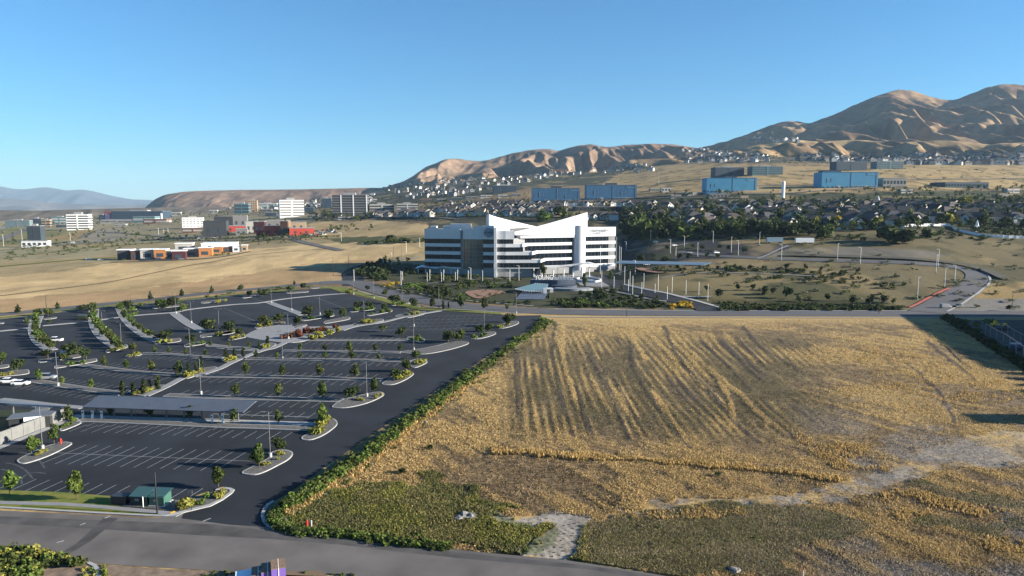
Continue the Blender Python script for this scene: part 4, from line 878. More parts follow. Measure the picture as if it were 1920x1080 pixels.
for i, (px, py, pt) in enumerate([(87, 578, 553), (283, 562, 542), (625, 517, 482), (1175, 593, 574), (1400, 583, 560), (1648, 589, 557), (1897, 577, 547), (654, 508, 478), (738, 480, 460)]):
    lamp(px, py, pt, 'utility', f"{ordn(i)} thin dark roadside pole from the left", "thin dark roadside poles", None, 'roadside_pole', 'pole')
# ------------------------------------------------------------------ carports and charging posts
M['solar'] = mat('solar_panel', (0.14, 0.16, 0.20), 0.35, 0.5, var=0.1, scale=0.5)
M['solarw'] = mat('white_canopy', (0.34, 0.40, 0.48), 0.5, 0.4)
def carport(name, quad, zl, zh, label, m='solar', nposts=7, group=None, seam=1.1, base=None, cat='carport'):
    """quad: photo corners near-left, near-right, far-right, far-left of the roof"""
    gz = base if base is not None else 0.0
    a = G(*quad[0], z=gz + zl); b = G(*quad[1], z=gz + zl); c = G(*quad[2], z=gz + zh); d = G(*quad[3], z=gz + zh)
    o = empty(name, (a + b + c + d) / 4 * 1.0, label=label, cat=cat, group=group); O = Vector(o.location); O.z = gz; o.location = O
    mb = MB(); t = 0.18
    A_, B_, C_, D_ = [v - O for v in (a, b, c, d)]
    dn = Vector((0, 0, -t)); mb.face([A_, B_, C_, D_]); mb.face([D_ + dn, C_ + dn, B_ + dn, A_ + dn])
    for p, q in ((A_, B_), (B_, C_), (C_, D_), (D_, A_)): mb.face([p + dn, q + dn, q, p])
    mb.build('canopy', M[m], o)
    if seam:
        n = max(3, int((B_ - A_).length / seam)); sm = MB()
        for i in range(1, n):
            p = A_.lerp(B_, i / n); q = D_.lerp(C_, i / n); w = Vector((.03, 0, 0)); e = Vector((0, 0, .02)); sm.face([p - w + e, p + w + e, q + w + e, q - w + e])
        nn = max(2, int((D_ - A_).length / 1.9))
        for i in range(1, nn):
            p = A_.lerp(D_, i / nn); q = B_.lerp(C_, i / nn); w = (D_ - A_).normalized() * .03; e = Vector((0, 0, .025)); sm.face([p - w + e, q - w + e, q + w + e, p + w + e])
        sm.build('panel_seams', M['steel'], o)
    for i in range(nposts):
        f = (i + .35) / nposts; lo = A_.lerp(B_, f); hi = D_.lerp(C_, f); p = lo.lerp(hi, .45)
        pm = MB(); pm.box(-.16, .16, -.16, .16, 0, p.z - .35, c=(p.x, p.y)); pm.build('post', M['steel'], o)
        bm_ = MB(); bm_.cyl(lo.lerp(hi, .06) - Vector((0, 0, .35)), lo.lerp(hi, .94) - Vector((0, 0, .35)), .13, n=6); bm_.build('beam', M['steel'], o)
    return o
carport('solar_carport', [(154, 763), (456, 773), (481, 751), (186, 741)], 2.9, 4.3, "long solar panel carport roof in the middle of the car park", nposts=9)
carport('solar_carport', [(-70, 752), (62, 762), (128, 762), (-70, 743)], 3.0, 3.6, "pale carport roof at the left border above dark shade", 'solarw', 4, seam=0)
carport('small_canopy', [(54, 773), (88, 770), (97, 762), (74, 761)], 2.6, 3.2, "small grey shade canopy behind the concrete wall", 'steel', 1, seam=0, cat='canopy')
cp = MB(); cp.box(-.22, .22, -.15, .15, 0, 1.75); cp.box(-.26, .26, -.19, .19, 1.75, 1.82); CPM = cp.mesh('charger_body', M['whitemetal'])
cs = MB().box(-.15, .15, -.16, -.13, 1.1, 1.5).mesh('screen', M['black'])
for i, (px, py) in enumerate([(156, 783), (174, 784), (191, 784.5), (398, 791), (418, 792)]):
    p = G(px, py, .15); o = empty('charging_post', p, label=f"{ordn(i)} white charging post from the left before the solar carport", cat='charging post', group="white charging posts")
    link(bpy.data.objects.new('charger_body', CPM), o); link(bpy.data.objects.new('screen', cs), o)
# concrete wall at the left
a = G(-160, 880, 0); b = G(0, 834, 0); c = G(121, 787, 0)
wmb = MB(); 
for p, q in ((a, b), (b, c)):
    d = (q - p).to_2d().normalized(); n = Vector((-d.y, d.x)) * .15
    wmb.prism([tuple(p.to_2d() - n), tuple(q.to_2d() - n), tuple(q.to_2d() + n), tuple(p.to_2d() + n)], 0, 2.7)
w = empty('concrete_wall', b, label="long pale precast concrete wall at the left of the car park", cat='wall')
M['cwall'] = mat('grey_concrete_wall', (.24, .245, .24), .85, .2, var=.12, scale=.6)
wo = wmb.build('wall_panels', M['cwall'], w); wo.location = -b
pm = MB(); L_ = (c - b).length
for i in range(int(L_ / 3) + 1):
    q = b.lerp(c, i * 3 / L_) - b; pm.box(-.2, .2, -.2, .2, 0, 2.82, c=(q.x, q.y))
pm.build('wall_posts', M['cwall'], w)
sheet('pavement', GG([(-160, 884), (0, 836), (121, 788), (130, 790), (80, 810), (0, 842), (-160, 895)]), .03, M['kerb'], label="pale concrete strip at the foot of the wall", cat="pavement")
sheet('lawn', GG([(-300, 800), (-100, 770), (70, 768), (118, 785), (0, 830), (-160, 875)]), .02, mat('shaded_lawn', (0.04, 0.055, 0.02), 0.9), label="dark lawn behind the concrete wall", cat="lawn")  # lawn colour darkened to carry the shade behind the wall
# small dark shed behind the wall
p = G(52, 800, 0); o = empty('shed', p, R(20), label="small dark shed with a pale roof edge behind the concrete wall", cat='shed')
MB().box(-3, 5, -2, 2, 0, 2.6).build('wall', mat('dark_siding', (0.05, 0.055, 0.06), .8), o); MB().box(-3.3, 5.3, -2.3, 2.3, 2.6, 2.8).build('roof', M['steel'], o); MB().box(0, 3.4, -2.5, -2.3, 1.9, 2.85).build('fascia', M['white'], o)
p = G(-22, 790, 0); o = empty('building', p, label="tall green glass building corner cut by the left border", cat='building')
MB().box(-14, 1.2, -2, 2, 0, 4.2).build('base', M['kerb'], o); MB().box(-14, 1.5, -2.3, 2.3, 4.2, 10).build('glass_wall', mat('green_glass', (0.03, 0.09, 0.08), .15, .7), o)
# hydrants
def hydrant(px, py, c, label):
    p = G(px, py, .1); o = empty('fire_hydrant', p, label=label, cat='fire hydrant')
    mb = MB(); mb.cyl((0, 0, 0), (0, 0, .95), .22, .20, 10); mb.ball((0, 0, .95), .22, nu=10); mb.cyl((0, 0, 1.1), (0, 0, 1.25), .06, n=6); mb.build('hydrant_body', c, o)
    m2 = MB(); m2.cyl((-.38, 0, .7), (.38, 0, .7), .11, n=8); m2.build('outlet', c, o); MB().cyl((0, 0, -.05), (0, 0, .06), .3, n=10).build('flange', c, o)
hydrant(114, 832, M['red'], "bright red fire hydrant on the kerbed island near the wall")
hydrant(576, 989, M['red'], "red fire hydrant on a slab in the roadside weeds")
p = G(584, 990, 0); o = empty('valve_post', p, label="short pale valve post right of the red street hydrant", cat='post'); MB().cyl((0, 0, 0), (0, 0, 1.1), .12, n=8).build('post', M['kerb'], o); MB().ball((0, 0, 1.15), .16).build('cap', M['kerb'], o)
# ------------------------------------------------------------------ green enclosure
M['greenm'] = mat('green_metal', (0.06, 0.17, 0.13), .5, .4, var=.1, scale=1); M['greenr'] = mat('green_roof', (0.06, 0.145, 0.15), .45, .4)
p = G(268, 944, .03); o = empty('waste_enclosure', G(276, 945, .03), R(-5), label="low green metal enclosure with two sloping roofs beside the lawn", cat='enclosure')
o.scale = (.72, .8, .92)
sheet('slab', GG([(225, 947), (235, 934), (312, 934), (300, 954)]), .07, M['gravel'])
MB().box(-3.2, 1.0, -1.2, 1.6, 0, 1.9).build('left_shed_wall', mat('dark_green', (0.02, 0.05, 0.045), .6), o)
MB().box(1.4, 5.0, -1.2, 1.6, .35, 2.1).build('right_shed_wall', M['greenm'], o)
for x0, x1 in ((-3.4, .9), (1.2, 5.2)):
    mb = MB(); mb.face([(x0, -1.5, 1.95), (x1, -1.5, 1.95), (x1, 1.9, 2.6), (x0, 1.9, 2.6)]); mb.face([(x0, 1.9, 2.5), (x1, 1.9, 2.5), (x1, -1.5, 1.85), (x0, -1.5, 1.85)]); mb.face([(x1, -1.5, 1.85), (x1, 1.9, 2.5), (x1, 1.9, 2.6), (x1, -1.5, 1.95)]); mb.face([(x0, -1.5, 1.85), (x1, -1.5, 1.85), (x1, -1.5, 1.95), (x0, -1.5, 1.95)])
    mb.build('roof', M['greenr'], o)
MB().box(5.0, 5.25, -1.4, 1.8, 0, .4).build('footing', M['kerb'], o); MB().box(1.3, 5.1, -1.5, -1.3, 0, .3).build('footing', M['kerb'], o)
for x in (-1.6, 2.9): MB().box(x - .5, x + .5, -1.26, -1.21, 1.0, 1.45).build('plate', mat('pale_plate', (.35, .37, .38), .6), o)
MB().cyl((.2, -1.6, 0), (.2, -1.6, 2), .08).build('post', M['whitemetal'], o)
p = G(229, 943, .03); o = empty('waste_bin', p, R(-5), label="dark waste bin left of the green enclosure", cat='bin'); MB().box(-1.4, 1.2, -.8, .8, .1, 1.4).build('bin_body', M['black'], o); MB().box(-1.5, 1.3, -.9, .9, 1.4, 1.5).build('lid', mat('bin_lid', (.05, .05, .07), .5), o)
for i, (px, py, h) in enumerate([(326, 955, 1.5), (359, 957, 3.4)]):
    p = G(px, py, .08); o = empty('sign_post', p, label=["short sign post right of the green enclosure", "tall thin post in the corner gravel bed"][i], cat='sign post'); MB().cyl((0, 0, 0), (0, 0, h), .06).build('post', M['black'] if i else M['steel'], o); MB().box(-.35, .35, -.03, .03, h - .5, h).build('plate', M['steel'], o)
# ------------------------------------------------------------------ crates at the bottom edge
M['purple'] = mat('purple_wrap', (0.26, 0.16, 0.62), .5, .4); M['ply'] = mat('plywood', (0.33, 0.22, 0.15), .85, var=.3, scale=3); M['film'] = mat('pale_blue_film', (0.60, 0.72, 0.80), .4, .5)
def crate(px, py, sx, sy, sz, side, label, top='ply', rz=.35, strap=True):
    p = G(px, py, 0); o = empty('crate', p, rz, label=label, cat='crate', group=None)
    MB().box(-sx / 2, sx / 2, -sy / 2, sy / 2, .12, sz).build('wrapping', M[side], o); MB().box(-sx / 2 - .03, sx / 2 + .03, -sy / 2 - .03, sy / 2 + .03, sz, sz + .08).build('lid', M[top], o)
    for k in (-1, 0, 1): MB().box(sx * .4 * k - .08, sx * .4 * k + .08, -sy / 2, sy / 2, 0, .12).build('skid', M['ply'], o)
    if strap: MB().box(-.04, .04, -sy / 2 - .06, sy / 2 + .06, .12, sz + .10).build('strap', M['white'], o)
crate(523, 1092, 1.8, 2.6, 2.6, 'purple', "tallest purple wrapped crate at the right of the stack")
crate(503, 1092, 1.6, 2.6, 2.1, 'purple', "purple wrapped crate in the middle with a plywood top")
crate(485, 1093, 1.6, 2.4, 1.7, 'purple', "lower purple crate beside the blue covered load")
crate(462, 1092, 2.6, 2.0, 1.2, 'white', "crate under pale blue film at the left of the stack", 'film')
p = G(503, 1095, 0); o = empty('board', p, .5, label="white board leaning on the purple crates", cat='board'); b_ = MB().box(-1.2, 1.2, -.04, .04, 0, 1.9).build('panel', M['white'], o); b_.rotation_euler = (R(-14), 0, 0)
sheet('dirt_patch', GG([(535, 1072), (600, 1070), (640, 1100), (530, 1110)]), .03, mat('plywood_dust', (.26, .18, .11), .95))
# ------------------------------------------------------------------ cars
def profile_body(L, W, hs, m):
    """hs: list of (x, halfwidth, zlow, zhigh) stations"""
    mb = MB(); n = len(hs)
    for x, w, z0, z1 in hs:
        mb.v += [(x, -w * .96, z0), (x, -w, z0 + (z1 - z0) * .45), (x, -w * .93, z1), (x, w * .93, z1), (x, w, z0 + (z1 - z0) * .45), (x, w * .96, z0)]
    for i in range(n - 1):
        for k in range(6):
            j = (k + 1) % 6; mb.f.append((i * 6 + k, i * 6 + j, (i + 1) * 6 + j, (i + 1) * 6 + k)[::-1]); mb.m.append(0)
    mb.f.append(tuple(range(6))); mb.m.append(0); mb.f.append(tuple(reversed(range((n - 1) * 6, n * 6)))); mb.m.append(0)
    return mb
CARM = {}
def car_parts(kind):
    if kind in CARM: return CARM[kind]
    d = {}
    if kind == 'sedan': L, W = 4.6, .9; st = [(-2.3, .78, .35, .85), (-2.15, .85, .25, .98), (-1.3, .9, .22, 1.02), (0, .9, .2, 1.0), (1.2, .9, .22, .95), (2.05, .84, .25, .80), (2.3, .72, .35, .66)]; cab = [(-1.75, 1.0), (-1.15, 1.42), (.35, 1.45), (1.15, .97)]
    elif kind == 'suv': L, W = 4.7, .95; st = [(-2.35, .85, .4, 1.05), (-2.2, .92, .3, 1.12), (-1, .95, .28, 1.12), (0, .95, .28, 1.1), (1.2, .94, .28, 1.06), (2.1, .88, .3, .95), (2.35, .75, .4, .8)]; cab = [(-2.2, 1.1), (-1.9, 1.72), (.5, 1.75), (1.2, 1.07)]
    elif kind == 'pickup': L, W = 5.7, .98; st = [(-2.85, .9, .5, 1.15), (-2.7, .96, .42, 1.18), (-1, .98, .4, 1.18), (.2, .98, .38, 1.15), (1.7, .97, .38, 1.12), (2.6, .92, .4, 1.05), (2.85, .8, .5, .9)]; cab = [(-1.0, 1.15), (-.8, 1.85), (.7, 1.88), (1.5, 1.12)]
    else: L, W = 5.4, 1.0; st = [(-2.7, .9, .5, 1.3), (-2.6, .98, .42, 2.2), (-.5, 1.0, .4, 2.25), (1.2, 1.0, .38, 2.2), (1.75, .98, .38, 1.3), (2.5, .92, .4, 1.15), (2.7, .8, .5, .9)]; cab = [(1.0, 1.4), (1.05, 2.1), (1.3, 2.1), (1.85, 1.28)]
    d['body'] = profile_body(L, W, st, 0)
    cb = MB(); w0, w1 = W * .9, W * .74
    pts = [(cab[0], w0), (cab[1], w1), (cab[2], w1), (cab[3], w0)]
    cb.v = [(c[0], -w, c[1]) for c, w in pts] + [(c[0], w, c[1]) for c, w in pts]; cb.f = [(0, 3, 2, 1), (4, 5, 6, 7), (0, 1, 5, 4), (1, 2, 6, 5), (2, 3, 7, 6)]; cb.m = [0] * 5; d['windows'] = cb.mesh('windows', M['glass'])
    rf = MB(); rf.box(cab[1][0] - .03, cab[2][0] + .03, -w1 - .01, w1 + .01, cab[1][1], cab[2][1] + .03); d['roof'] = rf
    wh = MB().cyl((0, -.11, 0), (0, .11, 0), .34, n=14).mesh('wheel', mat('tyre', (.02, .02, .02), .8)) if 'wheel' not in CARM else CARM['wheel']; CARM['wheel'] = wh
    if 'rim' not in CARM: CARM['rim'] = MB().cyl((0, -.125, 0), (0, .125, 0), .2, n=10).mesh('rim', M['steel'])
    d['hl'] = MB().box(L / 2 - .12, L / 2 - .02, -.16, .16, -.09, .09).mesh('headlight', M['white']); d['tl'] = MB().box(-L / 2 - .01, -L / 2 + .1, -.13, .13, -.1, .1).mesh('tail_light', M['red'])
    d['bed'] = MB().box(-2.7, -1.1, -.8, .8, 1.12, 1.2).mesh('truck_bed', M['black']) if kind == 'pickup' else None
    d['L'] = L; d['W'] = W; d['zh'] = st[-2][3] - .12; CARM[kind] = d; return d
PAINT = {c: mat('paint_' + c, v, .3, .5) for c, v in {'white': (.75, .75, .75), 'silver': (.42, .44, .46), 'black': (.02, .02, .025), 'grey': (.16, .17, .18), 'red': (.35, .04, .03), 'blue': (.05, .09, .2), 'olive': (.10, .10, .04)}.items()}
CB = {}
def car(kind, colr, p, rz, label, group=None, simple=False, z=None):
    d = car_parts(kind)
    if not isinstance(p, Vector): p = G(*p, z=z)
    k = (kind, colr)
    if k not in CB: CB[k] = (d['body'].mesh('body', PAINT[colr], False), d['roof'].mesh('roof', PAINT[colr]))
    o = empty({'suv': 'parked_car', 'sedan': 'parked_car', 'pickup': 'pickup_truck', 'van': 'delivery_van'}[kind], p + Vector((0, 0, .03)), rz, label=label, cat={'pickup': 'pickup truck', 'van': 'van'}.get(kind, 'car'), group=group)
    link(bpy.data.objects.new('body', CB[k][0]), o); link(bpy.data.objects.new('windows', d['windows']), o)
    r = link(bpy.data.objects.new('roof', CB[k][1]), o)
    if simple: return o
    for sx in (-1, 1):
        for sy in (-1, 1):
            w = link(bpy.data.objects.new('wheel', CARM['wheel']), o); w.location = (sx * d['L'] * .31, sy * (d['W'] - .08), .34); link(bpy.data.objects.new('rim', CARM['rim']), w)
    for sy in (-1, 1):
        link(bpy.data.objects.new('headlight', d['hl']), o).location = (0, sy * .55, d['zh']); link(bpy.data.objects.new('tail_light', d['tl']), o).location = (0, sy * .6, d['zh'])
    if d['bed']: link(bpy.data.objects.new('truck_bed', d['bed']), o)
    return o
rs = math.atan2(DV.y, DV.x)
car('sedan', 'white', (39, 722), .12, "white sedan, right one of the pair at the left strip", z=.012); car('sedan', 'white', (16, 718), .12, "white sedan, left one of the pair at the left strip", z=.012)
car('suv', 'silver', (89, 711), .15, "silver estate car parked beside the young tree", z=.012)
car('pickup', 'white', (102, 641), math.pi + .05, "white pickup truck beside the left curved hedge", z=.012)
car('pickup', 'white', (133, 663), .2, "white pickup half hidden behind the island trees", z=.012)
car('van', 'olive', (158, 600), 0, "dark boxy truck parked under the upper left trees", z=.012)
# ------------------------------------------------------------------ the office building
def PP(px, py, Y):
    u, s = ray(px, py); return Vector((u * Y, Y, CAMZ + s * Y))
def zz(py, Y): return CAMZ + ray(960, py)[1] * Y
M['hqglass'] = mat('office_glass', (0.012, 0.020, 0.034), .16, .35)
M['hqglass2'] = mat('curved_glass', (0.13, 0.16, 0.15), .12, .9, var=.5, scale=.12, detail=6)
M['hqwhite'] = mat('office_white_panel', (0.70, 0.71, 0.73), .45, .4, var=.03, scale=.3)
M['hqgrey'] = mat('office_grey_panel', (0.40, 0.41, 0.42), .6, .3, var=.06, scale=.5)
M['mull'] = mat('mullion', (0.10, 0.11, 0.12), .5, .5)
M['roofgrey'] = mat('flat_roof', (0.42, 0.42, 0.42), .9, var=.1, scale=.2)
def colx(px, line):
    """where the view column px meets the plan line ((x,y),(dx,dy))"""
    u = ray(px, 460)[0]; (x0, y0), (dx, dy) = line
    t = (u * y0 - x0) / (dx - u * dy); return (x0 + dx * t, y0 + dy * t)
HQ = empty('office_building', (0, 510, 0), label="white office building with dark window bands and two swooping roof sails", cat="office building")
def hqb(mb, name, m, parent=None, smooth=False):
    o = mb.build(name, m, parent or HQ, smooth)
    if parent is None: o.location = (0, -510, 0)
    return o
def wall_run(P, z0, z1, th=1.0, push=0.0):
    """plan polyline P (front faces the viewer, left to right), slab of thickness th behind it"""
    front = []; back = []; n = len(P)
    for i in range(n):
        a = Vector(P[max(i - 1, 0)]); c = Vector(P[min(i + 1, n - 1)]); d = (c - a).normalized(); nn = Vector((d.y, -d.x))
        front.append(tuple(Vector(P[i]) + nn * push)); back.append(tuple(Vector(P[i]) - nn * th))
    return MB().prism(front + back[::-1], z0, z1)
def mullions(P, z0, z1, step=3.0, parent=None):
    mb = MB()
    for a, b in zip(P[:-1], P[1:]):
        a = Vector(a); b = Vector(b); d = (b - a); L = d.length; d.normalize(); nn = Vector((d.y, -d.x)); k = max(1, int(L / step))
        for i in range(k):
            q = a + d * (L * (i + .5) / k) + nn * .06
            mb.box(-.07, .07, -.07, .07, z0, z1, rz=math.atan2(d.y, d.x), c=(q.x, q.y))
    return mb
LV = [(27.1, 23.8), (21.4, 18.1), (15.7, 12.4), (10.2, 6.7)]            # window bands
Ya = 492.0; xa = ray(929, 460)[0] * Ya
lineL = ((xa, Ya), (-math.cos(R(14)), math.sin(R(14)) * 1.0))
pL = lambda px, back=0.0: (lambda q: (q[0], q[1] + back))(colx(px, lineL))
x965 = ray(965, 460)[0] * 503; lineR = ((x965, 503.0), (math.cos(R(21)), math.sin(R(21))))
pR = lambda px, back=0.0: (lambda q: (q[0], q[1] + back))(colx(px, lineR))
def bands(P, name_top, ztop, zbase, base_m, gm, stubs=True, levels=LV, top0=27.1, thick=1.0, par=None):
    hqb(wall_run(P, top0, ztop, thick), name_top, M['hqwhite'], par)
    for i, (a, b) in enumerate(levels):
        g = hqb(wall_run(P, b, a, thick, push=-.35), 'window_band', gm, par)
        hqb(mullions([(q[0], q[1] + .38) for q in P], b, a), 'mullions', M['mull'], g if par is None else g)
        g.location = (0, -510, 0) if par is None else (0, 0, 0)
        nz = levels[i + 1][0] if i + 1 < len(levels) else zbase
        if nz < b: hqb(wall_run(P, nz, b, thick), 'spandrel_band', M['hqwhite'], par)
    if zbase > 0: hqb(wall_run(P, 0, zbase, thick, push=-.2), 'base_wall', base_m, par)
def fixm():
    for o in HQ.children:
        for c in o.children:
            if c.name.startswith('mullions'): c.location = (0, 0, 0)
# left wing, recess and curved glass front
PA = [pL(796), pL(830), pL(863)]
bands(PA, 'parapet', 34.2, 5.6, M['hqgrey'], M['hqglass'])
PB_ = [pL(863, 3), pL(868, 3)]
hqb(wall_run(PB_, 0, 33.2, .5), 'recess_wall', M['hqglass'])
PC = [pL(868, .5), pL(880, -1.2), pL(893, -1.6), pL(906, -.6)]
hqb(wall_run(PC, 27.1, 34.5), 'parapet', M['hqwhite']); cg = hqb(wall_run(PC, 5.5, 27.1, 1, -.1), 'curved_glass', M['hqglass2']); hqb(mullions(PC, 5.5, 27.1, 2.6), 'mullions', M['mull'], cg)
ring = [23.8, 21.4, 18.1, 15.7, 12.4, 10.2]
mbr = MB()
for z in ring: mbr.prism([(p[0], p[1] - .12) for p in PC] + [(p[0], p[1] + .2) for p in reversed(PC)], z - .08, z + .08)
hqb(mbr, 'transoms', M['hqgrey'], cg)
hqb(wall_run(PC, 0, 5.5, 1, .2), 'base_wall', M['hqgrey'])
PD = [pL(906, -.8), pL(926.5, -.8)]
bands(PD, 'lettering_panel', 37.0, 6.7, M['hqgrey'], M['hqglass'])
hqb(wall_run([pL(888, -1.4), pL(906, -1.2)], 34.5, 36.6), 'raised_parapet', M['hqwhite'])
# fin
fx = ray(929, 460)[0] * 489
hqb(MB().box(fx - 1.0, fx + .9, 487.5, 497, 0, 35.5), 'corner_fin', M['hqwhite'])
hqb(MB().box(fx - 1.2, fx + 1.1, 487.3, 490, 6.5, 10.2), 'fin_collar', M['hqwhite'])
# central block with stepped terraces
YC = 494
def xc(px, Y=YC): return ray(px, 460)[0] * Y
ends = [964, 982, 998, 1016, 1016]; 
PT_ = [(xc(932), YC), (xc(948), YC - .8), (xc(964), YC - .6)]
hqb(wall_run(PT_, 27.1, 33.0, 9), 'parapet', M['hqwhite'])
for i, (a, b) in enumerate(LV):
    e = ends[i]; Pn = [(xc(931), YC), (xc(948), YC - .8), (xc(e - 1), YC + .4)]
    g = hqb(wall_run(Pn, b, a, 9, -.5), 'window_band', M['hqglass']); hqb(mullions([(q[0], q[1] + .45) for q in Pn], b, a, 3.2), 'mullions', M['mull'], g)
    nz = LV[i + 1][0] if i < 3 else 6.2
    e2 = ends[i + 1]; Pn = [(xc(931), YC), (xc(948), YC - .8), (xc(e2 - 1.5), YC + .2)]
    hqb(wall_run(Pn, nz, b, 11), 'terrace_band', M['hqwhite'])
    tr_ = MB(); rl = MB()
    for k in range(4):
        q = xc(e + 1 + (e2 - e - 2) * (k + .5) / 4); tr_.cyl((q, YC + 1, b), (q, YC + 1, b + 1.1), .05, n=5)
    if e2 > e: tr_.box(xc(e), xc(e2 - 1.5), YC + .95, YC + 1.05, b + 1.05, b + 1.12); hqb(tr_, 'railing', M['steel'])
hqb(wall_run([(xc(931), YC), (xc(948), YC), (xc(1014), YC + 1.5)], 0, 6.2, 8, -.6), 'base_wall', M['hqgrey'])
for px in (1001, 1016): hqb(MB().cyl((xc(px), YC - .4, 0), (xc(px), YC - .4, 6.3), .35, n=10), 'column', M['hqwhite'])
# planter greenery on the lowest terrace
# right wing
PE = [pR(966), pR(1020), pR(1073)]
for i, (a, b) in enumerate(LV):
    e = [966, 984, 1000, 1016][i]; Pn = [pR(e), pR(1073)]
    g = hqb(wall_run([pR(e, 1.0), pR(1073, 1.0)], b, a, 1.0), 'window_band', M['hqglass']); hqb(mullions([pR(e, .95), pR(1073, .95)], b, a, 3.4), 'mullions', M['mull'], g)
    nz = LV[i + 1][0] if i < 3 else 5.4
    Q = [(xc(e + 14), YC - .2), pR(e + 24), pR(1073)] if i < 3 else [pR(1016), pR(1073)]
    hqb(wall_run(Q, nz + .2, b, 1.6), 'spandrel_band', M['hqwhite'])
hqb(wall_run([pR(970, 6), pR(1073, 6)], 27.3, 29.0, 1, 6.5), 'upper_slab', M['hqwhite'])
hqb(wall_run([pR(1010, 1), pR(1073, 1)], 0, 5.4, 1, 0), 'base_wall', M['hqgrey'])
PF = [pR(1098, .8), pR(1154.5, .8)]
LVR = [(27.6, 24.2), (21.8, 18.5), (16.1, 12.8), (10.4, 7.0)]
bands(PF, 'parapet', 34.8, 4.6, M['hqgrey'], M['hqglass'], levels=LVR, top0=27.6)
# stair tower
tc = pR(1086, 2.0); mb = MB(); mb.cyl((tc[0], tc[1], 0), (tc[0], tc[1], 36.2), 4.9, n=40); hqb(mb, 'stair_tower', M['hqwhite'], smooth=False)
hqb(MB().cyl((tc[0] - 4.4, tc[1] + 1.0, 29.0), (tc[0] - 4.4, tc[1] + 1.0, 36.3), 2.9, n=24), 'tower_drum', M['hqwhite'])
# body behind the fronts (flat roofs)
bk = MB(); A0 = pL(797); A1 = pL(926); A2 = pR(1153)
bk.prism([(A0[0], A0[1] + .9), (A1[0], A1[1] + .9), (xc(964), YC + 8), pR(1016, 4), (A2[0], A2[1] + .9), (A2[0] - 8, A2[1] + 34), (xc(960), 545), (A0[0] + 6, A0[1] + 34)], 0, 27.3); hqb(bk, 'core_block', M['hqgrey'])
bk = MB(); bk.prism([(A0[0], A0[1] + .9), (A1[0], A1[1] + .9), (A1[0] + 4, A1[1] + 30), (A0[0] + 6, A0[1] + 34)], 27.3, 33.4); hqb(bk, 'left_roof', M['roofgrey'])
bk = MB(); q0 = pR(1099); bk.prism([(q0[0], q0[1] + 1.8), (A2[0] - .2, A2[1] + 1.8), (A2[0] - 8, A2[1] + 34), (q0[0] - 6, q0[1] + 34)], 27.3, 34.0); hqb(bk, 'right_roof', M['roofgrey'])
for i, (a, b, py) in enumerate([(842, 881, 426), (803, 815, 427), (827, 848, 428)]):
    p0 = pL(a, 10 + i * 3); p1 = pL(b, 10 + i * 3); hqb(MB().prism([p0, p1, (p1[0], p1[1] + 9), (p0[0], p0[1] + 9)], 33.4, 37.6 if i == 0 else 35.8), 'rooftop_housing', M['hqwhite'])
# sails
def sail(name, pts, Yf, th):
    """vertical wall with the outline pts (photo), along the plan given by Yf(px)"""
    mb = MB(); F_ = [PP(a, b, Yf(a)) for a, b in pts]; n = len(F_)
    B_ = [p + Vector((0, th, 0)) for p in F_]; b0 = len(mb.v); mb.v = [tuple(p) for p in F_ + B_]
    tr = tessellate_polygon([[Vector((p.x, p.z, 0)) for p in F_]])
    for t in tr:
        mb.f.append(tuple(t)); mb.f.append(tuple(n + k for k in reversed(t))); mb.m += [0, 0]
    for i in range(n): j = (i + 1) % n; mb.f.append((i, j, n + j, n + i)); mb.m.append(0)
    return hqb(mb, name, M['hqwhite'])
upl = [(917 + k * 9.2, 402 + 23.5 * (k / 10) ** 0.85) for k in range(11)]
sail('left_sail', [(917, 450)] + upl + [(1008, 426), (956, 428.5), (952, 450)], lambda px: 503 + (px - 917) * .25, 3.0)
hqb(MB().prism([PP(912, 430, 507)[:2], PP(917.2, 430, 503)[:2], PP(917.2, 430, 506)[:2], PP(912, 430, 510)[:2]], 27, zz(402, 503) - .1), 'left_sail_edge', M['hqwhite'])
upr = [(965 + k * 13.66, 434.5 - 36.8 * (k / 10) ** 1.12) for k in range(11)]
YR = lambda px: colx(px, lineR)[1] - 1.2
sail('right_sail', [(965, 441)] + upr + [(1101.6, 441), (1073, 440.5), (1000, 441.5)], YR, 3.5)
hqb(MB().prism([PP(952, 440, 513)[:2], PP(1006, 440, 526)[:2], PP(1006, 440, 530)[:2], PP(952, 440, 517)[:2]], 27.1, 34.6), 'roof_screen', M['mull'])
# lettering
def text_mesh(s, size, depth=.05):
    cu = bpy.data.curves.new('txt', 'FONT'); cu.body = s; cu.size = size; cu.extrude = depth; cu.align_x = 'CENTER'; cu.align_y = 'CENTER'; cu.resolution_u = 2
    ob = bpy.data.objects.new('txt', cu); col.objects.link(ob); bpy.context.view_layer.update()
    dg = bpy.context.evaluated_depsgraph_get(); me = bpy.data.meshes.new_from_object(ob.evaluated_get(dg)); bpy.data.objects.remove(ob); return me
M['ink'] = mat('dark_lettering', (.03, .05, .09), .5); M['logob'] = mat('logo_blue', (.05, .16, .30), .5)
ca = R(21); p = pR(1124, -.45)
for s, sz, dz in (("YOUNG LIVING", 2.3, 32.3), ("ESSENTIAL OILS", 1.0, 30.4)):
    me = text_mesh(s, sz); me.materials.clear(); me.materials.append(M['ink']); t = link(bpy.data.objects.new('wall_lettering', me), HQ); t.location = (p[0], p[1] - 510 - .02, dz); t.rotation_euler = (R(90), 0, ca)
p = pL(916, -2.1); yaw = -R(14)
rg = MB()
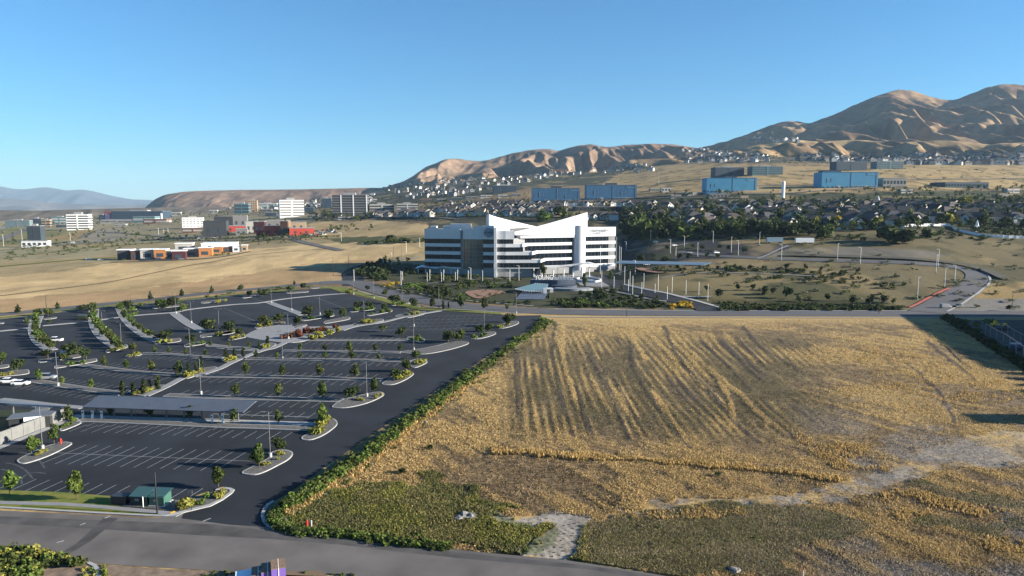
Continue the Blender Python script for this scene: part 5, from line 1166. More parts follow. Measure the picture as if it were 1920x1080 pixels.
for k in range(48):
    a0, a1 = 2 * math.pi * k / 48, 2 * math.pi * (k + 1) / 48
    for r0, r1, z in ((2.95, 3.25, 0),): rg.face([(r0 * math.cos(a0), 0, r0 * math.sin(a0)), (r1 * math.cos(a0), 0, r1 * math.sin(a0)), (r1 * math.cos(a1), 0, r1 * math.sin(a1)), (r0 * math.cos(a1), 0, r0 * math.sin(a1))])
dg_ = MB().face; disc = MB(); disc.cyl((0, .02, 0), (0, .14, 0), 2.95, n=40)
for mb_, nm, mm in ((rg, 'logo_ring', 'logob'), (disc, 'logo_disc', None)):
    o = mb_.build(nm, M[mm] if mm else mat('logo_disc_blue', (.30, .42, .52), .5), HQ); o.location = (p[0], p[1] - 510, 32.0); o.rotation_euler = (0, 0, yaw)
me = text_mesh("DOMO", 1.75); me.materials.clear(); me.materials.append(M['ink']); t = link(bpy.data.objects.new('logo_lettering', me), HQ); t.location = (p[0], p[1] - 510 - .12, 31.9); t.rotation_euler = (R(90), 0, yaw)
# entrance canopy
cn = MB(); top = [(1018, 503.5), (1030, 501.5), (1050, 500), (1075, 497.5), (1095, 494.5), (1105, 493.2), (1115, 495.5), (1122, 498)]
F_ = [PP(a, b, 492 - abs(a - 1070) * .03) for a, b in top]
fr = [(p_.x, p_.y) for p_ in F_]; bkk = [(p_.x, p_.y + 12) for p_ in F_]
mbc = MB(); n = len(F_)
for p_ in F_: mbc.v += [(p_.x, p_.y, p_.z - .35), (p_.x, p_.y, p_.z), (p_.x, p_.y + 9, p_.z + .2), (p_.x, p_.y + 9, p_.z - .3)]
for i in range(n - 1):
    for k in range(4): j = (k + 1) % 4; mbc.f.append((i * 4 + k, (i + 1) * 4 + k, (i + 1) * 4 + j, i * 4 + j)); mbc.m.append(0)
mbc.f += [(0, 1, 2, 3), tuple(4 * (n - 1) + k for k in (3, 2, 1, 0))]; mbc.m += [0, 0]
hqb(mbc, 'entrance_canopy', M['hqwhite'])
for px in (1037.5, 1057, 1075, 1091, 1105):
    q = PP(px, 500, 493); hqb(MB().cyl((q.x, 493, 0), (q.x, 493, 5.5 + (px - 1037) * .03), .45, n=12), 'column', M['hqwhite'])
hqb(MB().box(xc(1075), xc(1094), 500, 501, 0, 4.6), 'entrance_block', M['hqwhite'])
# veranda in front of the left wing
vb = MB(); vp = [(779, 503), (790, 499.5), (818, 503), (830, 499), (858, 503), (880, 500)]
for i in range(len(vp) - 1):
    a, b = vp[i], vp[i + 1]; p0, p1 = PP(*a, 500), PP(*b, 500)
    vb.face([p0, p1, p1 + Vector((0, 8, .5)), p0 + Vector((0, 8, .5))]); vb.face([p0 - Vector((0, 0, .5)), p1 - Vector((0, 0, .5)), p1, p0])
    vb.face([p0 - Vector((0, 0, .5)), p0 + Vector((0, 8, 0)), p1 + Vector((0, 8, 0)), p1 - Vector((0, 0, .5))])
hqb(vb, 'veranda_roof', M['hqwhite'])
for px in (784, 798, 826, 846, 878):
    q = PP(px, 505, 500.5); hqb(MB().cyl((q.x, 500.5, 0), (q.x, 500.5, 5.2), .42, n=10), 'column', M['hqwhite'])
for q in (1110, 1150):
    pass
hqb(MB().box(pR(1157)[0] - .4, pR(1157)[0] + .4, pR(1157)[1] + 3, pR(1157)[1] + 4, 0, 27), 'corner_mast', M['hqgrey'])
fixm()
M['solarb'] = mat('blue_solar_roof', (.24, .36, .48), .4, .5)
# long covered walkway right of the building
carport('solar_walkway', [(1151, 493.5), (1321, 497), (1335, 492), (1163, 488.5)], 3.4, 5.0, "long pale solar roof running right from the office building", 'solarb', 10, seam=3.0, base=float(G(1240, 500).z))
# ------------------------------------------------------------------ forecourt
M['fount'] = mat('fountain_stone', (.34, .38, .42), .6, .3, var=.15, scale=.4); M['slate'] = mat('slate_wall', (.10, .13, .19), .5, .4, var=.15, scale=.3)
M['terra'] = mat('terracotta_gravel', (.34, .19, .13), .95, var=.35, scale=.5, detail=8)
Yw = 425
SW = empty('entrance_sign_wall', (0, Yw, 0), label="curved blue grey fountain wall below tall white sign letters", cat="sign wall")
def arcwall(pts, Y0, bow, zt, zb, th, m, name, par):
    P = []
    for k in range(13):
        px = pts[0] + (pts[1] - pts[0]) * k / 12; P.append((ray(px, 540)[0] * Y0, Y0 - bow * math.sin(math.pi * k / 12)))
    o = wall_run(P, zb, zt, th).build(name, m, par); o.location = (0, -Yw, 0); return P
g1 = arcwall((994, 1079), 428, 2.5, zz(525, 426), 0, 6, M['slate'], 'upper_wall', SW)
g2 = arcwall((1034, 1082), 420, 2.5, zz(536, 418), 0, 7, M['slate'], 'middle_wall', SW)
arcwall((1037, 1112), 414, 4, zz(541, 412), 0, 6, M['fount'], 'lower_wall', SW)
for k, (nm, xs) in enumerate((('sign_lettering', (1003, 1037)), ('sign_lettering', (1041, 1075)))):
    w = ["YOUNG", "LIVING"][k]; x0 = ray(xs[0], 520)[0] * 424; x1 = ray(xs[1], 520)[0] * 424
    me = text_mesh(w, 4.2, .35); me.materials.clear(); me.materials.append(M['whitemetal'])
    xsz = max(v.co.x for v in me.vertices) - min(v.co.x for v in me.vertices)
    t = link(bpy.data.objects.new(nm, me), SW); t.scale = ((x1 - x0) / xsz, 1, 1); t.location = ((x0 + x1) / 2, 424.5 - Yw, zz(525, 425) + 1.55); t.rotation_euler = (R(90), 0, R(6 - 10 * k))
sheet('forecourt_plaza', [tuple(G(x, y)[:2]) for x, y in smooth_poly([(1000, 520), (1040, 517), (1110, 515), (1150, 517), (1180, 523), (1170, 532), (1130, 538), (1090, 536), (1080, 530), (1030, 527)], 4)], .25, mat('plaza_paving', (.30, .30, .31), .85, var=.1, scale=.3), label="pale paved plaza before the office entrance", cat="plaza")
rw = MB(); C0 = G(1104, 526); N_ = 40
for k in range(N_):
    a0, a1 = 2 * math.pi * k / N_, 2 * math.pi * (k + 1) / N_
    q = [(C0.x + r_ * 7.6 * math.cos(a), C0.y + r_ * 13 * math.sin(a)) for r_, a in ((1, a0), (1.1, a0), (1.1, a1), (1, a1))]; rw.prism(q, .2, 1.3)
tag(rw.build('fountain_ring', M['hqwhite']), "low white ring wall on the paved plaza", "ring wall")
# pavilion
PV = empty('pavilion', (0, 405, 0), label="open pavilion with pale teal roof beside the sign wall", cat="pavilion")
def pvb(mb, nm, m): o = mb.build(nm, m, PV); o.location = (0, -405, 0); return o
tl = [PP(965, 541, 403), PP(990, 545.5, 398), PP(1022, 545.5, 398), PP(1028, 533, 412), PP(1002, 531.5, 414)]
mb = MB(); n = len(tl); mb.v = [tuple(p_) for p_ in tl] + [(p_.x, p_.y, p_.z - .4) for p_ in tl]; mb.f = [tuple(range(n)), tuple(reversed(range(n, 2 * n)))] + [(i, n + i, n + (i + 1) % n, (i + 1) % n) for i in range(n)]; mb.m = [0] * (n + 2)
pvb(mb, 'roof', mat('teal_roof', (.20, .36, .42), .5, .4))
for a, b, k in ((tl[0], tl[1], 6), (tl[1], tl[2], 7), (tl[3], tl[4], 6)):
    for i in range(k):
        q = a.lerp(b, (i + .5) / k); s_ = 1 if a is tl[3] else -1
        pvb(MB().box(q.x - .45, q.x + .45, q.y - .3 + s_ * .5, q.y + .3 + s_ * .5, q.z - .35, q.z + .2), 'rafter_end', M['hqwhite'])
for px in (986, 997, 1016): q = PP(px, 550, 400); pvb(MB().cyl((q.x, 400, 0), (q.x, 400, zz(546, 398) - .2), .28, n=8), 'column', M['hqwhite'])
for px, Y in ((1022, 399), (1034, 404)): q = PP(px, 550, Y); pvb(MB().box(q.x - 1, q.x + 1, Y - .6, Y + .6, 0, zz(540, Y)), 'pillar', M['hqwhite'])
q = PP(1028, 550, 402); pvb(MB().box(q.x - 2.2, q.x + 2.2, 401, 406, zz(541, 401) - .5, zz(541, 401)), 'pillar_roof', M['hqwhite'])
sheet('pavilion_floor', [tuple(G(x, y)[:2]) for x, y in ((966, 562), (1020, 562), (1030, 548), (980, 546))], .22, M['slate'])
for P, nm in (([(872, 549), (890, 545), (915, 544), (940, 546), (948, 550), (930, 553), (905, 560), (888, 559)], 'left'), ([(1190, 508), (1215, 503), (1245, 503), (1256, 508), (1240, 513), (1205, 513)], 'right')):
    sheet('flower_bed', [tuple(G(x, y)[:2]) for x, y in smooth_poly(P, 3)], .35 if nm == 'left' else float(G(1220, 508).z) + .6, M['terra'], label=f"{'wide' if nm == 'left' else 'oval'} reddish flower bed {'between boulevard and office' if nm == 'left' else 'right of the plaza'}", cat='flower bed')
# white masts, flags, banners
gW = "white poles lining the office forecourt"
masts = [(801, 530, 511, 'plain'), (806, 530, 505, 'banner'), (828, 528, 510, 'plain'), (832, 528, 505, 'banner'), (854, 527, 510, 'plain'), (858, 527, 505, 'banner'), (878, 526, 507, 'banner'), (883, 526, 502, 'white'), (905, 530, 507, 'plain'), (956, 532, 505, 'banner'), (752, 535, 508, 'banner'), (755, 525, 509, 'plain'),
         (1151, 545, 518, 'plain'), (1171, 533, 499, 'plain'), (1178, 552, 524, 'plain'), (1181, 536, 508, 'plain'), (1186, 555, 517, 'plain'), (1191, 515, 488, 'white'), (1203, 558, 529, 'plain'), (1207, 540, 512, 'plain'), (1228, 550, 532, 'plain'), (1234, 544, 515, 'plain'), (1251, 562, 537, 'plain'), (1260, 549, 519, 'plain'), (1286, 552, 525, 'plain'), (1310, 559, 528, 'plain'), (1327, 564, 532, 'plain')]
for i, (px, py, pt, st) in enumerate(sorted(masts)):
    lamp(px, py, pt, st, f"{ordn(i)} white pole from the left in the office forecourt rows", gW, None, 'white_pole', 'pole')
lamp(1125.5, 514, 461, 'flag', "tallest but one flagpole right of the tower, dark flag", "flagpoles before the right wing", None, 'flagpole', 'flagpole')
fp = lamp(1145, 504, 455, 'flag', "tall white flagpole with a striped flag before the right wing", "flagpoles before the right wing", None, 'flagpole', 'flagpole')
fm = MB()
for k in range(7): fm.box(.15, 1.6 - .12 * k, -.04, .04, -1.4 - .62 * (k + 1), -1.4 - .62 * k, m=k % 2)
fo = fm.build('flag', [M['red'], M['white']], fp); fo.location = (0, 0, top_z(G(1145, 504), 455) - G(1145, 504).z)
for i, (px, py, pt) in enumerate([(1161, 515, 461), (1164, 515, 463), (1128, 539, 507)]): lamp(px, py, pt, 'flag', ["left one of the twin tall poles right of the office", "right one of the twin tall poles right of the office", "white pole at the right rim of the ring plaza"][i], gW, None, 'white_pole', 'pole')
lamp(973, 526, 498, 'white', "white lamp left of the sign wall", None, None); lamp(783, 575, 537, 'lot', "thin grey lamp beside the boulevard left of the beds", None, None) if False else None
for i, (px, py, pt) in enumerate([(735, 512, 474), (753, 496, 466), (762, 475, 453), (787, 464, 447), (719, 500, 478), (664, 527, 506), (1174, 470, 453), (1220, 452, 432), (1257, 475, 449), (1267, 487, 464), (1283, 467, 442), (1308, 481, 455), (1337, 455, 433), (1371, 473, 444), (1384, 479, 451), (1424, 459, 435), (1465, 488, 458), (1570, 487, 456), (1613, 495, 464),
                                  (1755, 512, 478), (1759, 501, 467), (1771, 541, 502), (1790, 529, 497), (1720, 562, 519)]):
    lamp(px, py, pt, 'white', f"{ordn(i)} white road lamp from the left around the office car parks", "white lamps around the office", None, rz=R(90 if i % 2 else 0))
for i, (px, py, rz, k, c) in enumerate([(1343, 475, .3, 'suv', 'white'), (1292, 475, .2, 'sedan', 'silver'), (1264, 461, .2, 'sedan', 'white'), (1212, 497, .1, 'sedan', 'white'), (1082, 513, .2, 'sedan', 'black'), (1120, 509, -.3, 'sedan', 'grey'), (1196, 453, .2, 'sedan', 'grey'), (1230, 454, .2, 'sedan', 'white'), (1320, 473, .2, 'sedan', 'black')]):
    car(k, c, (px, py), rz, f"{c} car {['left of the far lamp','in the middle of the rear car park','at the back of the rear car park','under the solar walkway','before the entrance canopy','at the right of the plaza','near the building in the rear lot','in the rear lot second row','dark in the rear lot'][i]}", "cars by the office")
car('pickup', 'black', (1797, 577), .3, "dark pickup truck at the mouth of the curving access road"); car('van', 'silver', (1773, 578), .1, "small silver van beside the access road mouth")
for i, (px, py, w) in enumerate([(1452, 456, 30), (1508, 457, 34)]):
    p = G(px, py); s_ = mpp(p); o = empty('truck_trailer', p, label=["pale blue box trailer behind the rear car park", "long white box trailer behind the rear car park"][i], cat='trailer', group="trailers at the rear")
    MB().box(-w / 2 * s_, w / 2 * s_, -1.3, 1.3, 1.0, 4.6).build('box_body', mat('trailer_blue', (.35, .5, .62), .5) if i == 0 else M['white'], o)
    for k in (-.35, .3, .4): MB().cyl((w * s_ * k, -1.2, .5), (w * s_ * k, 1.2, .5), .5, n=10).build('wheel', M['black'], o)
# planting around the forecourt
def bed(area, n, m, h, place, name='shrub', wide=1.5, nl=90, adj=None, stuff=False):
    pts = []; xs = [a for a, b in area]; ysn = [b for a, b in area]; t = 0
    while len(pts) < n and t < 9000:
        t += 1; x = rnd.uniform(min(xs), max(xs)); y = rnd.uniform(min(ysn), max(ysn))
        if bool(inpoly(np.array(x), np.array(y), area)): pts.append((x, y))
    c = adj or {'leafd': 'dark green', 'leaf': 'green', 'leafl': 'light green', 'leafy': 'yellow green', 'leafg': 'golden', 'leafr': 'reddish', 'grassy': 'yellowish'}[m]
    for i, (x, y) in enumerate(sorted(pts)):
        if stuff:
            p = G(x, y); mass('shrub', p, max(.5, top_z(p, y - h * rnd.uniform(.6, 1.4)) - p.z), wide, m if rnd.random() < .7 else 'leaf', 60, 'shrubs'); continue
        shrub(x, y, h * rnd.uniform(.6, 1.3), m, wide, f"{c} {name} {place}", f"{c} shrubs {place}", name, None, nl, 'shrub')
bed([(800, 540), (845, 535), (850, 555), (820, 560), (795, 548)], 22, 'leafd', 9, "in the left bed before the office"); bed([(750, 535), (800, 535), (800, 548), (765, 546)], 14, 'leafl', 7, "in the bed left of the flower bed")
bed([(850, 532), (960, 530), (960, 542), (855, 545)], 34, 'leaf', 7, "in the hedge before the office wing"); bed([(845, 560), (880, 552), (892, 562), (860, 568)], 10, 'leafl', 7, "left of the red flower bed")
bed([(860, 560), (985, 567), (1000, 572), (900, 569)], 22, 'leafd', 4, "along the boulevard below the flower bed", stuff=True); bed([(1020, 572), (1080, 560), (1180, 572), (1250, 580), (1080, 578)], 48, 'leafd', 8, "along the boulevard below the sign wall", stuff=True)
bed([(1085, 552), (1130, 543), (1200, 556), (1250, 572), (1230, 580), (1150, 565)], 44, 'leafd', 9, "on the bank between sign wall and drive"); bed([(1060, 562), (1110, 568), (1180, 576), (1100, 576)], 14, 'leafl', 7, "in the stony bed below the sign wall")
bed([(1254, 572), (1275, 566), (1297, 568), (1298, 580), (1256, 581)], 26, 'leafg', 6, "in the bright bed at the drive mouth"); bed([(795, 515), (900, 517), (900, 522), (795, 524)], 20, 'leafd', 6, "at the foot of the left wing", stuff=True)
bed([(1335, 568), (1700, 572), (1690, 583), (1345, 580)], 70, 'leafd', 6, "in the dark hedge along the right boulevard", stuff=True); bed([(1320, 500), (1520, 506), (1640, 518), (1630, 522), (1500, 514), (1330, 508)], 46, 'leafd', 7, "in the row behind the oval lawn", stuff=True)
bed([(660, 515), (720, 492), (735, 505), (710, 525)], 22, 'leafd', 14, "on the slope left of the office"); bed([(770, 505), (800, 512), (700, 530), (690, 520)], 16, 'leafd', 9, "in the shade left of the office"); bed([(718, 534), (745, 530), (748, 536), (724, 537)], 8, 'leafg', 5, "at the boulevard corner left of the office")
its = [(1003, 519, 22, 1), (1018, 521, 28, .8), (1095, 542, 30, .6), (1145, 530, 24, .6), (1029, 563, 14, .9), (1053, 574, 16, .8), (1089, 577, 14, .9), (860, 550, 16, .8), (823, 560, 20, .7), (951, 582, 12, 1.0), (1166, 545, 10, 1.0), (1189, 551, 9, 1), (1232, 561, 9, 1)]
row_of(its, "in the office forecourt", "small tree", m='leaf', group="forecourt trees", z=None)
its = [(1170, 480, 10), (1192, 482, 10), (1224, 484, 12), (1203, 494, 20), (1248, 496, 20), (1275, 486, 14), (1292, 486, 14), (1326, 482, 10), (1345, 484, 12), (1300, 466, 10), (1316, 468, 12), (1348, 468, 12), (1367, 470, 12), (1396, 475, 14), (1220, 465, 9), (1250, 468, 12), (1270, 505, 10), (1284, 508, 8)]
row_of(its, "in the rear office car park", "dark little tree", kind='round', m='leafd', group="rear car park trees", z=None, n=200, size=.13)
its = [(1325, 547, 14), (1350, 560, 22), (1382, 544, 14), (1412, 544, 14), (1450, 552, 16), (1475, 560, 26), (1497, 566, 14), (1550, 564, 16), (1600, 572, 22), (1632, 572, 22), (1658, 570, 20), (1676, 569, 12), (1435, 553, 20), (1540, 508, 10), (1577, 520, 14), (1609, 512, 12), (1476, 505, 14), (1510, 505, 12), (1378, 505, 12), (1405, 505, 10), (1563, 518, 10), (1893, 583, 14)]
row_of(its, "around the oval lawn", "dark tree", kind='round', m='leafd', group="trees around the oval lawn", z=None, wide=.9, n=240, size=.12)
bed([(1345, 572), (1690, 577), (1690, 584), (1345, 583)], 130, 'leafd', 7, '', stuff=True); bed([(1060, 560), (1240, 575), (1060, 579)], 60, 'leafd', 7, '', stuff=True)
bed([(700, 535), (760, 552), (870, 566), (1000, 573), (1000, 566), (880, 566), (845, 560), (800, 545)], 60, 'leafd', 5, '', stuff=True); bed([(795, 520), (930, 520), (990, 526), (960, 530), (800, 532)], 70, 'leafd', 5, '', stuff=True); bed([(870, 546), (950, 546), (945, 552), (900, 560), (880, 556)], 26, 'leaf', 3, '', stuff=True); bed([(1030, 560), (1120, 562), (1100, 572), (1030, 570)], 24, 'leafl', 4, '', stuff=True); bed([(1150, 500), (1330, 496), (1330, 506), (1200, 516)], 50, 'leaf', 4, '', stuff=True)
mass_build('shrubs', 'shrub_masses', 'dense dark shrub planting along the boulevard and around the office lawns', 'shrubs')
# sunken yard at the right border with pergola frames, added bush row for the shadowed bank
gk = empty('pergola', G(1870, 640, 0), label="dark steel pergola frame in the yard at the right border", cat='pergola'); O = Vector(gk.location)
def pg(px, py, h): return G(px, py, 0), h
L1 = [(1847, 632), (1856, 638), (1868, 646), (1880, 652), (1892, 660), (1904, 669), (1918, 680), (1936, 694)]; L2 = [(1877, 632), (1888, 638), (1900, 645), (1912, 652), (1928, 662), (1950, 674)]
for Lk in (L1, L2):
    tops = []
    for px, py in Lk:
        p = G(px, py, 0) - O; MB().box(-.12, .12, -.12, .12, 0, 5.2, c=(p.x, p.y)).build('post', M['steel'], gk); tops.append(p + Vector((0, 0, 5.2)))
    mb = MB()
    for a, b in zip(tops[:-1], tops[1:]): mb.cyl(a, b, .12, n=6)
    mb.build('beam', M['steel'], gk)
sheet('yard', GG([(1795, 600), (1800, 606), (1850, 650), (1930, 700), (2300, 760), (2300, 600)]), .03, mat('yard_paving', (.10, .09, .075), .95, var=.55, scale=.5, detail=9), label="dark paved yard at the right border", cat="yard")
for i, (px, py, k, c) in enumerate([(1871, 616, 'sedan', 'grey'), (1881, 618, 'sedan', 'black'), (1886, 618, 'suv', 'olive'), (1898, 655, 'van', 'blue'), (1908, 655, 'van', 'blue'), (1836, 630, 'sedan', 'black')]):
    car(k, c, (px, py), .9, ["grey car behind the pergola", "black car behind the pergola", "olive car between the pergola rows", "blue grey van under the pergola, left", "blue grey van under the pergola, right", "black car at the end of the pergola"][i], "vehicles in the yard", z=.04)
for i, (px, py) in enumerate([(1866, 612), (1884, 617)]):
    p = G(px, py, .05); o = empty('yellow_machine', p, label=["bright yellow machine behind the pergola", "yellow frame machine beside the pergola"][i], cat='machine'); MB().box(-1.6, 1.6, -.8, .8, .4, 1.3).build('machine_body', M['yellow'], o); MB().box(-.5, .5, -.7, .7, 1.3, 2.4).build('cabin', M['yellow'], o)
    for k in (-1, 1): MB().cyl((k, -.9, .4), (k, .9, .4), .4, n=10).build('wheel', M['black'], o)
# shade-casting bush row added in place of the shadowed bank between field and yard
S = smooth_poly([(1772, 598), (1790, 608), (1820, 626), (1860, 651), (1900, 676), (1935, 700), (2000, 748), (2080, 800)], 4, False)
hb = []
for i in range(70):
    q = S[int(i * (len(S) - 1) / 69)]; p = G(q[0], q[1], 0)
    hb.append(p)
k_ = 0
for i, p in enumerate(hb[:-1]):
    o = link(bpy.data.objects.new('hedge_bush', rnd.choice(crown_cache))) if False else shrub(*S[int(i * (len(S) - 1) / 69)], 10, 'leafd', 1.5, f"dark bush added for the shadowed bank between field and yard", "bushes of the tall yard hedge", 'hedge_bush', 0.0, 200)
    o.scale = (3.6, 3.6, 2.9 + rnd.uniform(-.6, .5))
for i, (px, py, h) in enumerate([(1800, 604, 8), (1812, 606, 9), (1830, 612, 10), (1848, 606, 9), (1862, 604, 8), (1815, 616, 7), (1838, 622, 7)]):
    shrub(px, py, h, 'leafl', 1.4, f"{ordn(i)} yellowish bush from the left behind the yard hedge", "bushes in the yard", z=0.0)
BB = empty('building', (243, 250, 0), label='long building outside the right border that shades the yard and hedge', cat='building')
MB().prism([(0, 62), (50, 62), (50, -45), (-32, -45)], 0, 17.5).build('wall', M['walk'], BB); MB().prism([(-.3, 62.3), (50.3, 62.3), (50.3, -45.3), (-32.3, -45.3)], 17.5, 18).build('roof', M['roofgrey'], BB)
for z_ in (2.5, 6.5, 10.5, 14.2):
    MB().prism([(-.15, 61), (.2, 61), (-31.8, -44), (-32.2, -44)], z_, z_ + 1.7).build('window_band', M['hqglass'], BB); MB().box(-31, 49, -45.2, -44.8, z_, z_ + 1.7).build('window_band', M['hqglass'], BB)
# offstage building whose shadow falls on the field
p = G(2010, 790, 0); o = empty('building', p, label="pale block just outside the right border throwing shade on the field", cat='building'); MB().box(0, 14, -3.4, 3.4, 0, 6.2).build('wall', M['walk'], o); MB().box(-.3, 14.3, -3.7, 3.7, 6.2, 6.5).build('roof', M['roofgrey'], o)
# ------------------------------------------------------------------ distant offices
def office(px0, px1, pt, pb, label, wall='white', glass='glass', floors=4, yaw=18, depth=.55, name='office_building', group=None, style='band', wr=.45, cat='office building', roofbox=True, z=None):
    p = G((px0 + px1) / 2, pb, z); s = p.y / F; w = (px1 - px0) * s * (.90 if abs(yaw) > 5 else 1.0); h = top_z(p, pt) - p.z; d = w * depth
    o = empty(name, p, R(yaw), label=label, cat=cat, group=group)
    wm = M[wall]; gm = M[glass]; lo = -0.4
    MB().box(-w / 2, w / 2, 0, d, lo - 3, h).build('wall', wm, o)
    MB().box(-w / 2 - .3, w / 2 + .3, -.3, d + .3, h, h + .5).build('roof', M['roofgrey'] if wall != 'blue_wrap' else wm, o)
    if roofbox: MB().box(-w * .2, w * .15, d * .3, d * .7, h + .5, h + h * .10 + 1).build('roof_plant', M['hqgrey'], o)
    fh = h / (floors + .35)
    if style == 'band':
        for k in range(floors):
            z0 = fh * (k + .35); MB().box(-w / 2 + w * .02, w / 2 + .2, -.2, d * .98, z0, z0 + fh * (1 - wr)).build('window_band', gm, o)
        MB().box(-w * .03, w * .03, -.35, .2, 0, h).build('pier', wm, o)
    elif style == 'windows':
        n = max(3, int(w / 5))
        for k in range(floors):
            mb = MB(); z0 = fh * (k + .45)
            for i in range(n):
                x = -w / 2 + w * (i + .5) / n; mb.box(x - w / n * .28, x + w / n * .28, -.15, .1, z0, z0 + fh * .5)
            mb.build('window_row', gm, o)
    elif style == 'glass':
        for k in range(floors): MB().box(-w / 2 - .1, w / 2 + .1, -.25, d, fh * (k + .3), fh * (k + .3) + .7).build('floor_edge', M['hqgrey'], o)
        for x in (-.25, .1, .48): MB().box(w * x - .8, w * x + .8, -.5, .3, 0, h + .3).build('pier', M['white'], o)
    return o, w, h, d
for n_, c in {'blue_wrap': (.10, .42, .69), 'blue_wrap_dark': (.075, .22, .40), 'brick_red': (.62, .09, .06), 'maroon': (.10, .03, .035), 'tanwall': (.55, .40, .26), 'dkgrey': (.07, .075, .085), 'midgrey': (.28, .27, .27), 'orange': (.60, .25, .09), 'brown': (.14, .07, .05), 'navy': (.035, .075, .13), 'teal': (.12, .26, .30), 'pale': (.62, .60, .56), 'dimglass': (.05, .08, .11), 'brick': (.24, .10, .07)}.items():
    M[n_] = mat(n_, c, .6, .3, var=.08, scale=.1)
O_ = office
O_(621, 692, 366, 405, "large dark glass office block with white piers on the slope", 'dkgrey', floors=8, style='glass', yaw=6, depth=.5)
O_(692, 741, 383, 400, "row of white and tan panelled buildings right of the dark glass block", 'pale', 'dkgrey', 3, 10); O_(742, 786, 382, 397, "low office with blue window bands behind the gabled houses", 'pale', 'dimglass', 3, 8)
O_(524, 572, 375, 407, "white office tower with stacked window bands in the centre left", 'white', 'midgrey', 6, 22, depth=.8); O_(357, 388, 377, 391, "small white banded office below the mesa", 'white', 'dkgrey', 4, 28, depth=.8)
O_(466, 483, 376, 397, "brown unfinished frame tower below the mesa", 'tanwall', 'brown', 6, 10, style='windows'); O_(440, 466, 382, 401, "low dark teal building beside the brown frame tower", 'teal', 'dkgrey', 3, 5); O_(483, 520, 381, 391, "pale low office between frame tower and white tower", 'pale', 'teal', 2, 10)
O_(342, 382, 408, 427, "white hotel block left of the red school", 'white', 'midgrey', 4, 20, style='windows'); O_(341, 382, 428, 436, "dark brick annex in front of the white hotel", 'brick', 'pale', 1, 8, depth=.3, roofbox=False)
O_(603, 622, 372, 390, "navy block left of the dark glass office", 'navy', 'dimglass', 4, 10); O_(925, 968, 348, 361, "navy office with pale end wall below the hills", 'navy', 'dimglass', 3, 5)
# red school campus: each wing is a thing of its own
for a in [(383, 424, 415, 444, "dark slate block at the left end of the red school", 'dkgrey', 1, 12), (424, 462, 424, 434, "upper red wing of the school beside the slate block", 'brick_red', 1, 14), (443, 463, 429, 440, "small grey wing in the middle of the school", 'midgrey', 1, 14), (403, 440, 407, 424, "dark rear hall of the school with a pale top", 'dkgrey', 1, 10), (438, 463, 405, 426, "big grey rear hall of the school", 'midgrey', 1, 14),
          (462, 482, 415, 436, "pale rear wing between the school halls", 'pale', 1, 14), (476, 496, 416, 437, "dark maroon block in the middle of the school", 'maroon', 1, 4), (481, 500, 432, 443, "low red front wing with a dark doorway", 'brick_red', 1, 14), (496, 528, 424, 442, "long red middle wing of the school", 'brick_red', 1, 14), (498, 530, 414, 426, "grey upper storey above the long red wing", 'midgrey', 1, 14),
          (526, 540, 415, 441, "dark tall block before the tan pylon", 'brown', 1, 2), (538, 546, 414, 440, "tan pylon of the red school", 'tanwall', 1, 20), (546, 573, 417, 430, "tan gym behind the right red wing", 'tanwall', 1, 14), (544, 588, 428, 440, "long low red wing at the right end of the school", 'brick_red', 1, 16)]:
    p = G((a[0] + a[1]) / 2, a[3]); s = p.y / F; w = (a[1] - a[0]) * s; h = top_z(p, a[2]) - p.z; o = empty('school_wing', p, R(a[7]), label=a[4], cat='school wing', group="wings of the red school")
    MB().box(-w / 2, w / 2, 0, w * .6, -3, h).build('wall', M[a[5]], o); MB().box(-w / 2 - .2, w / 2 + .2, -.2, w * .6 + .2, h, h + .6).build('roof', M['roofgrey'] if a[5] != 'dkgrey' else M['dkgrey'], o)
    for k in (-.25, .2): MB().box(w * k - 1.2, w * k + 1.2, -.2, .1, h * .25, h * .55).build('window', M['dimglass'], o)
# low clinic cluster left
for a in [(222, 248, 469, 487, "dark block at the left end of the low cluster", 'dkgrey'), (247, 266, 470, 487, "dark brown low unit with a flat roof", 'brown'), (265, 291, 468, 486, "pale grey unit with white roof", 'pale'), (290, 313, 468, 485, "orange walled unit of the low cluster", 'orange'), (313, 325, 470, 486, "narrow grey unit beside the orange one", 'midgrey'),
          (324, 347, 471, 487, "dark maroon unit in the middle of the low cluster", 'maroon'), (330, 360, 457, 470, "rear hall with a sloping white roof", 'pale'), (346, 374, 467, 482, "glassy grey unit of the low cluster", 'midgrey'), (374, 397, 465, 481, "two tone orange and white unit", 'orange'), (398, 417, 463, 475, "orange unit near the right end of the cluster", 'orange'),
          (416, 438, 463, 473, "dark brown unit near the right end of the cluster", 'brown'), (437, 450, 461, 472, "white unit at the right end of the cluster", 'white'), (454, 464, 460, 471, "small separate yellowish kiosk right of the cluster", 'tanwall'), (380, 440, 457, 466, "long white roofed rear hall of the low cluster", 'white')]:
    p = G((a[0] + a[1]) / 2, a[3]); s = p.y / F; w = (a[1] - a[0]) * s; h = top_z(p, a[2]) - p.z; o = empty('low_building', p, R(16), label=a[4], cat='building', group="low cluster on the golden plain")
    MB().box(-w / 2, w / 2, 0, w * .8, -2, h).build('wall', M[a[5]], o); MB().box(-w / 2 - .5, w / 2 + .5, -.6, w * .8 + .5, h, h + .6).build('roof', M['white'], o); MB().box(-w * .3, w * .2, -.12, .1, h * .2, h * .6).build('window', M['dimglass'], o)
O_(126, 166, 402, 431, "six storey office with white and black bands at far left", 'white', 'dkgrey', 6, 15, depth=.7); O_(52, 77, 424, 452, "black glass tower at far left", 'dkgrey', 'dimglass', 7, 10, depth=.8); O_(40, 90, 452, 463, "long white low building below the black tower", 'white', 'dkgrey', 1, 8, depth=.3, style='windows', roofbox=False)
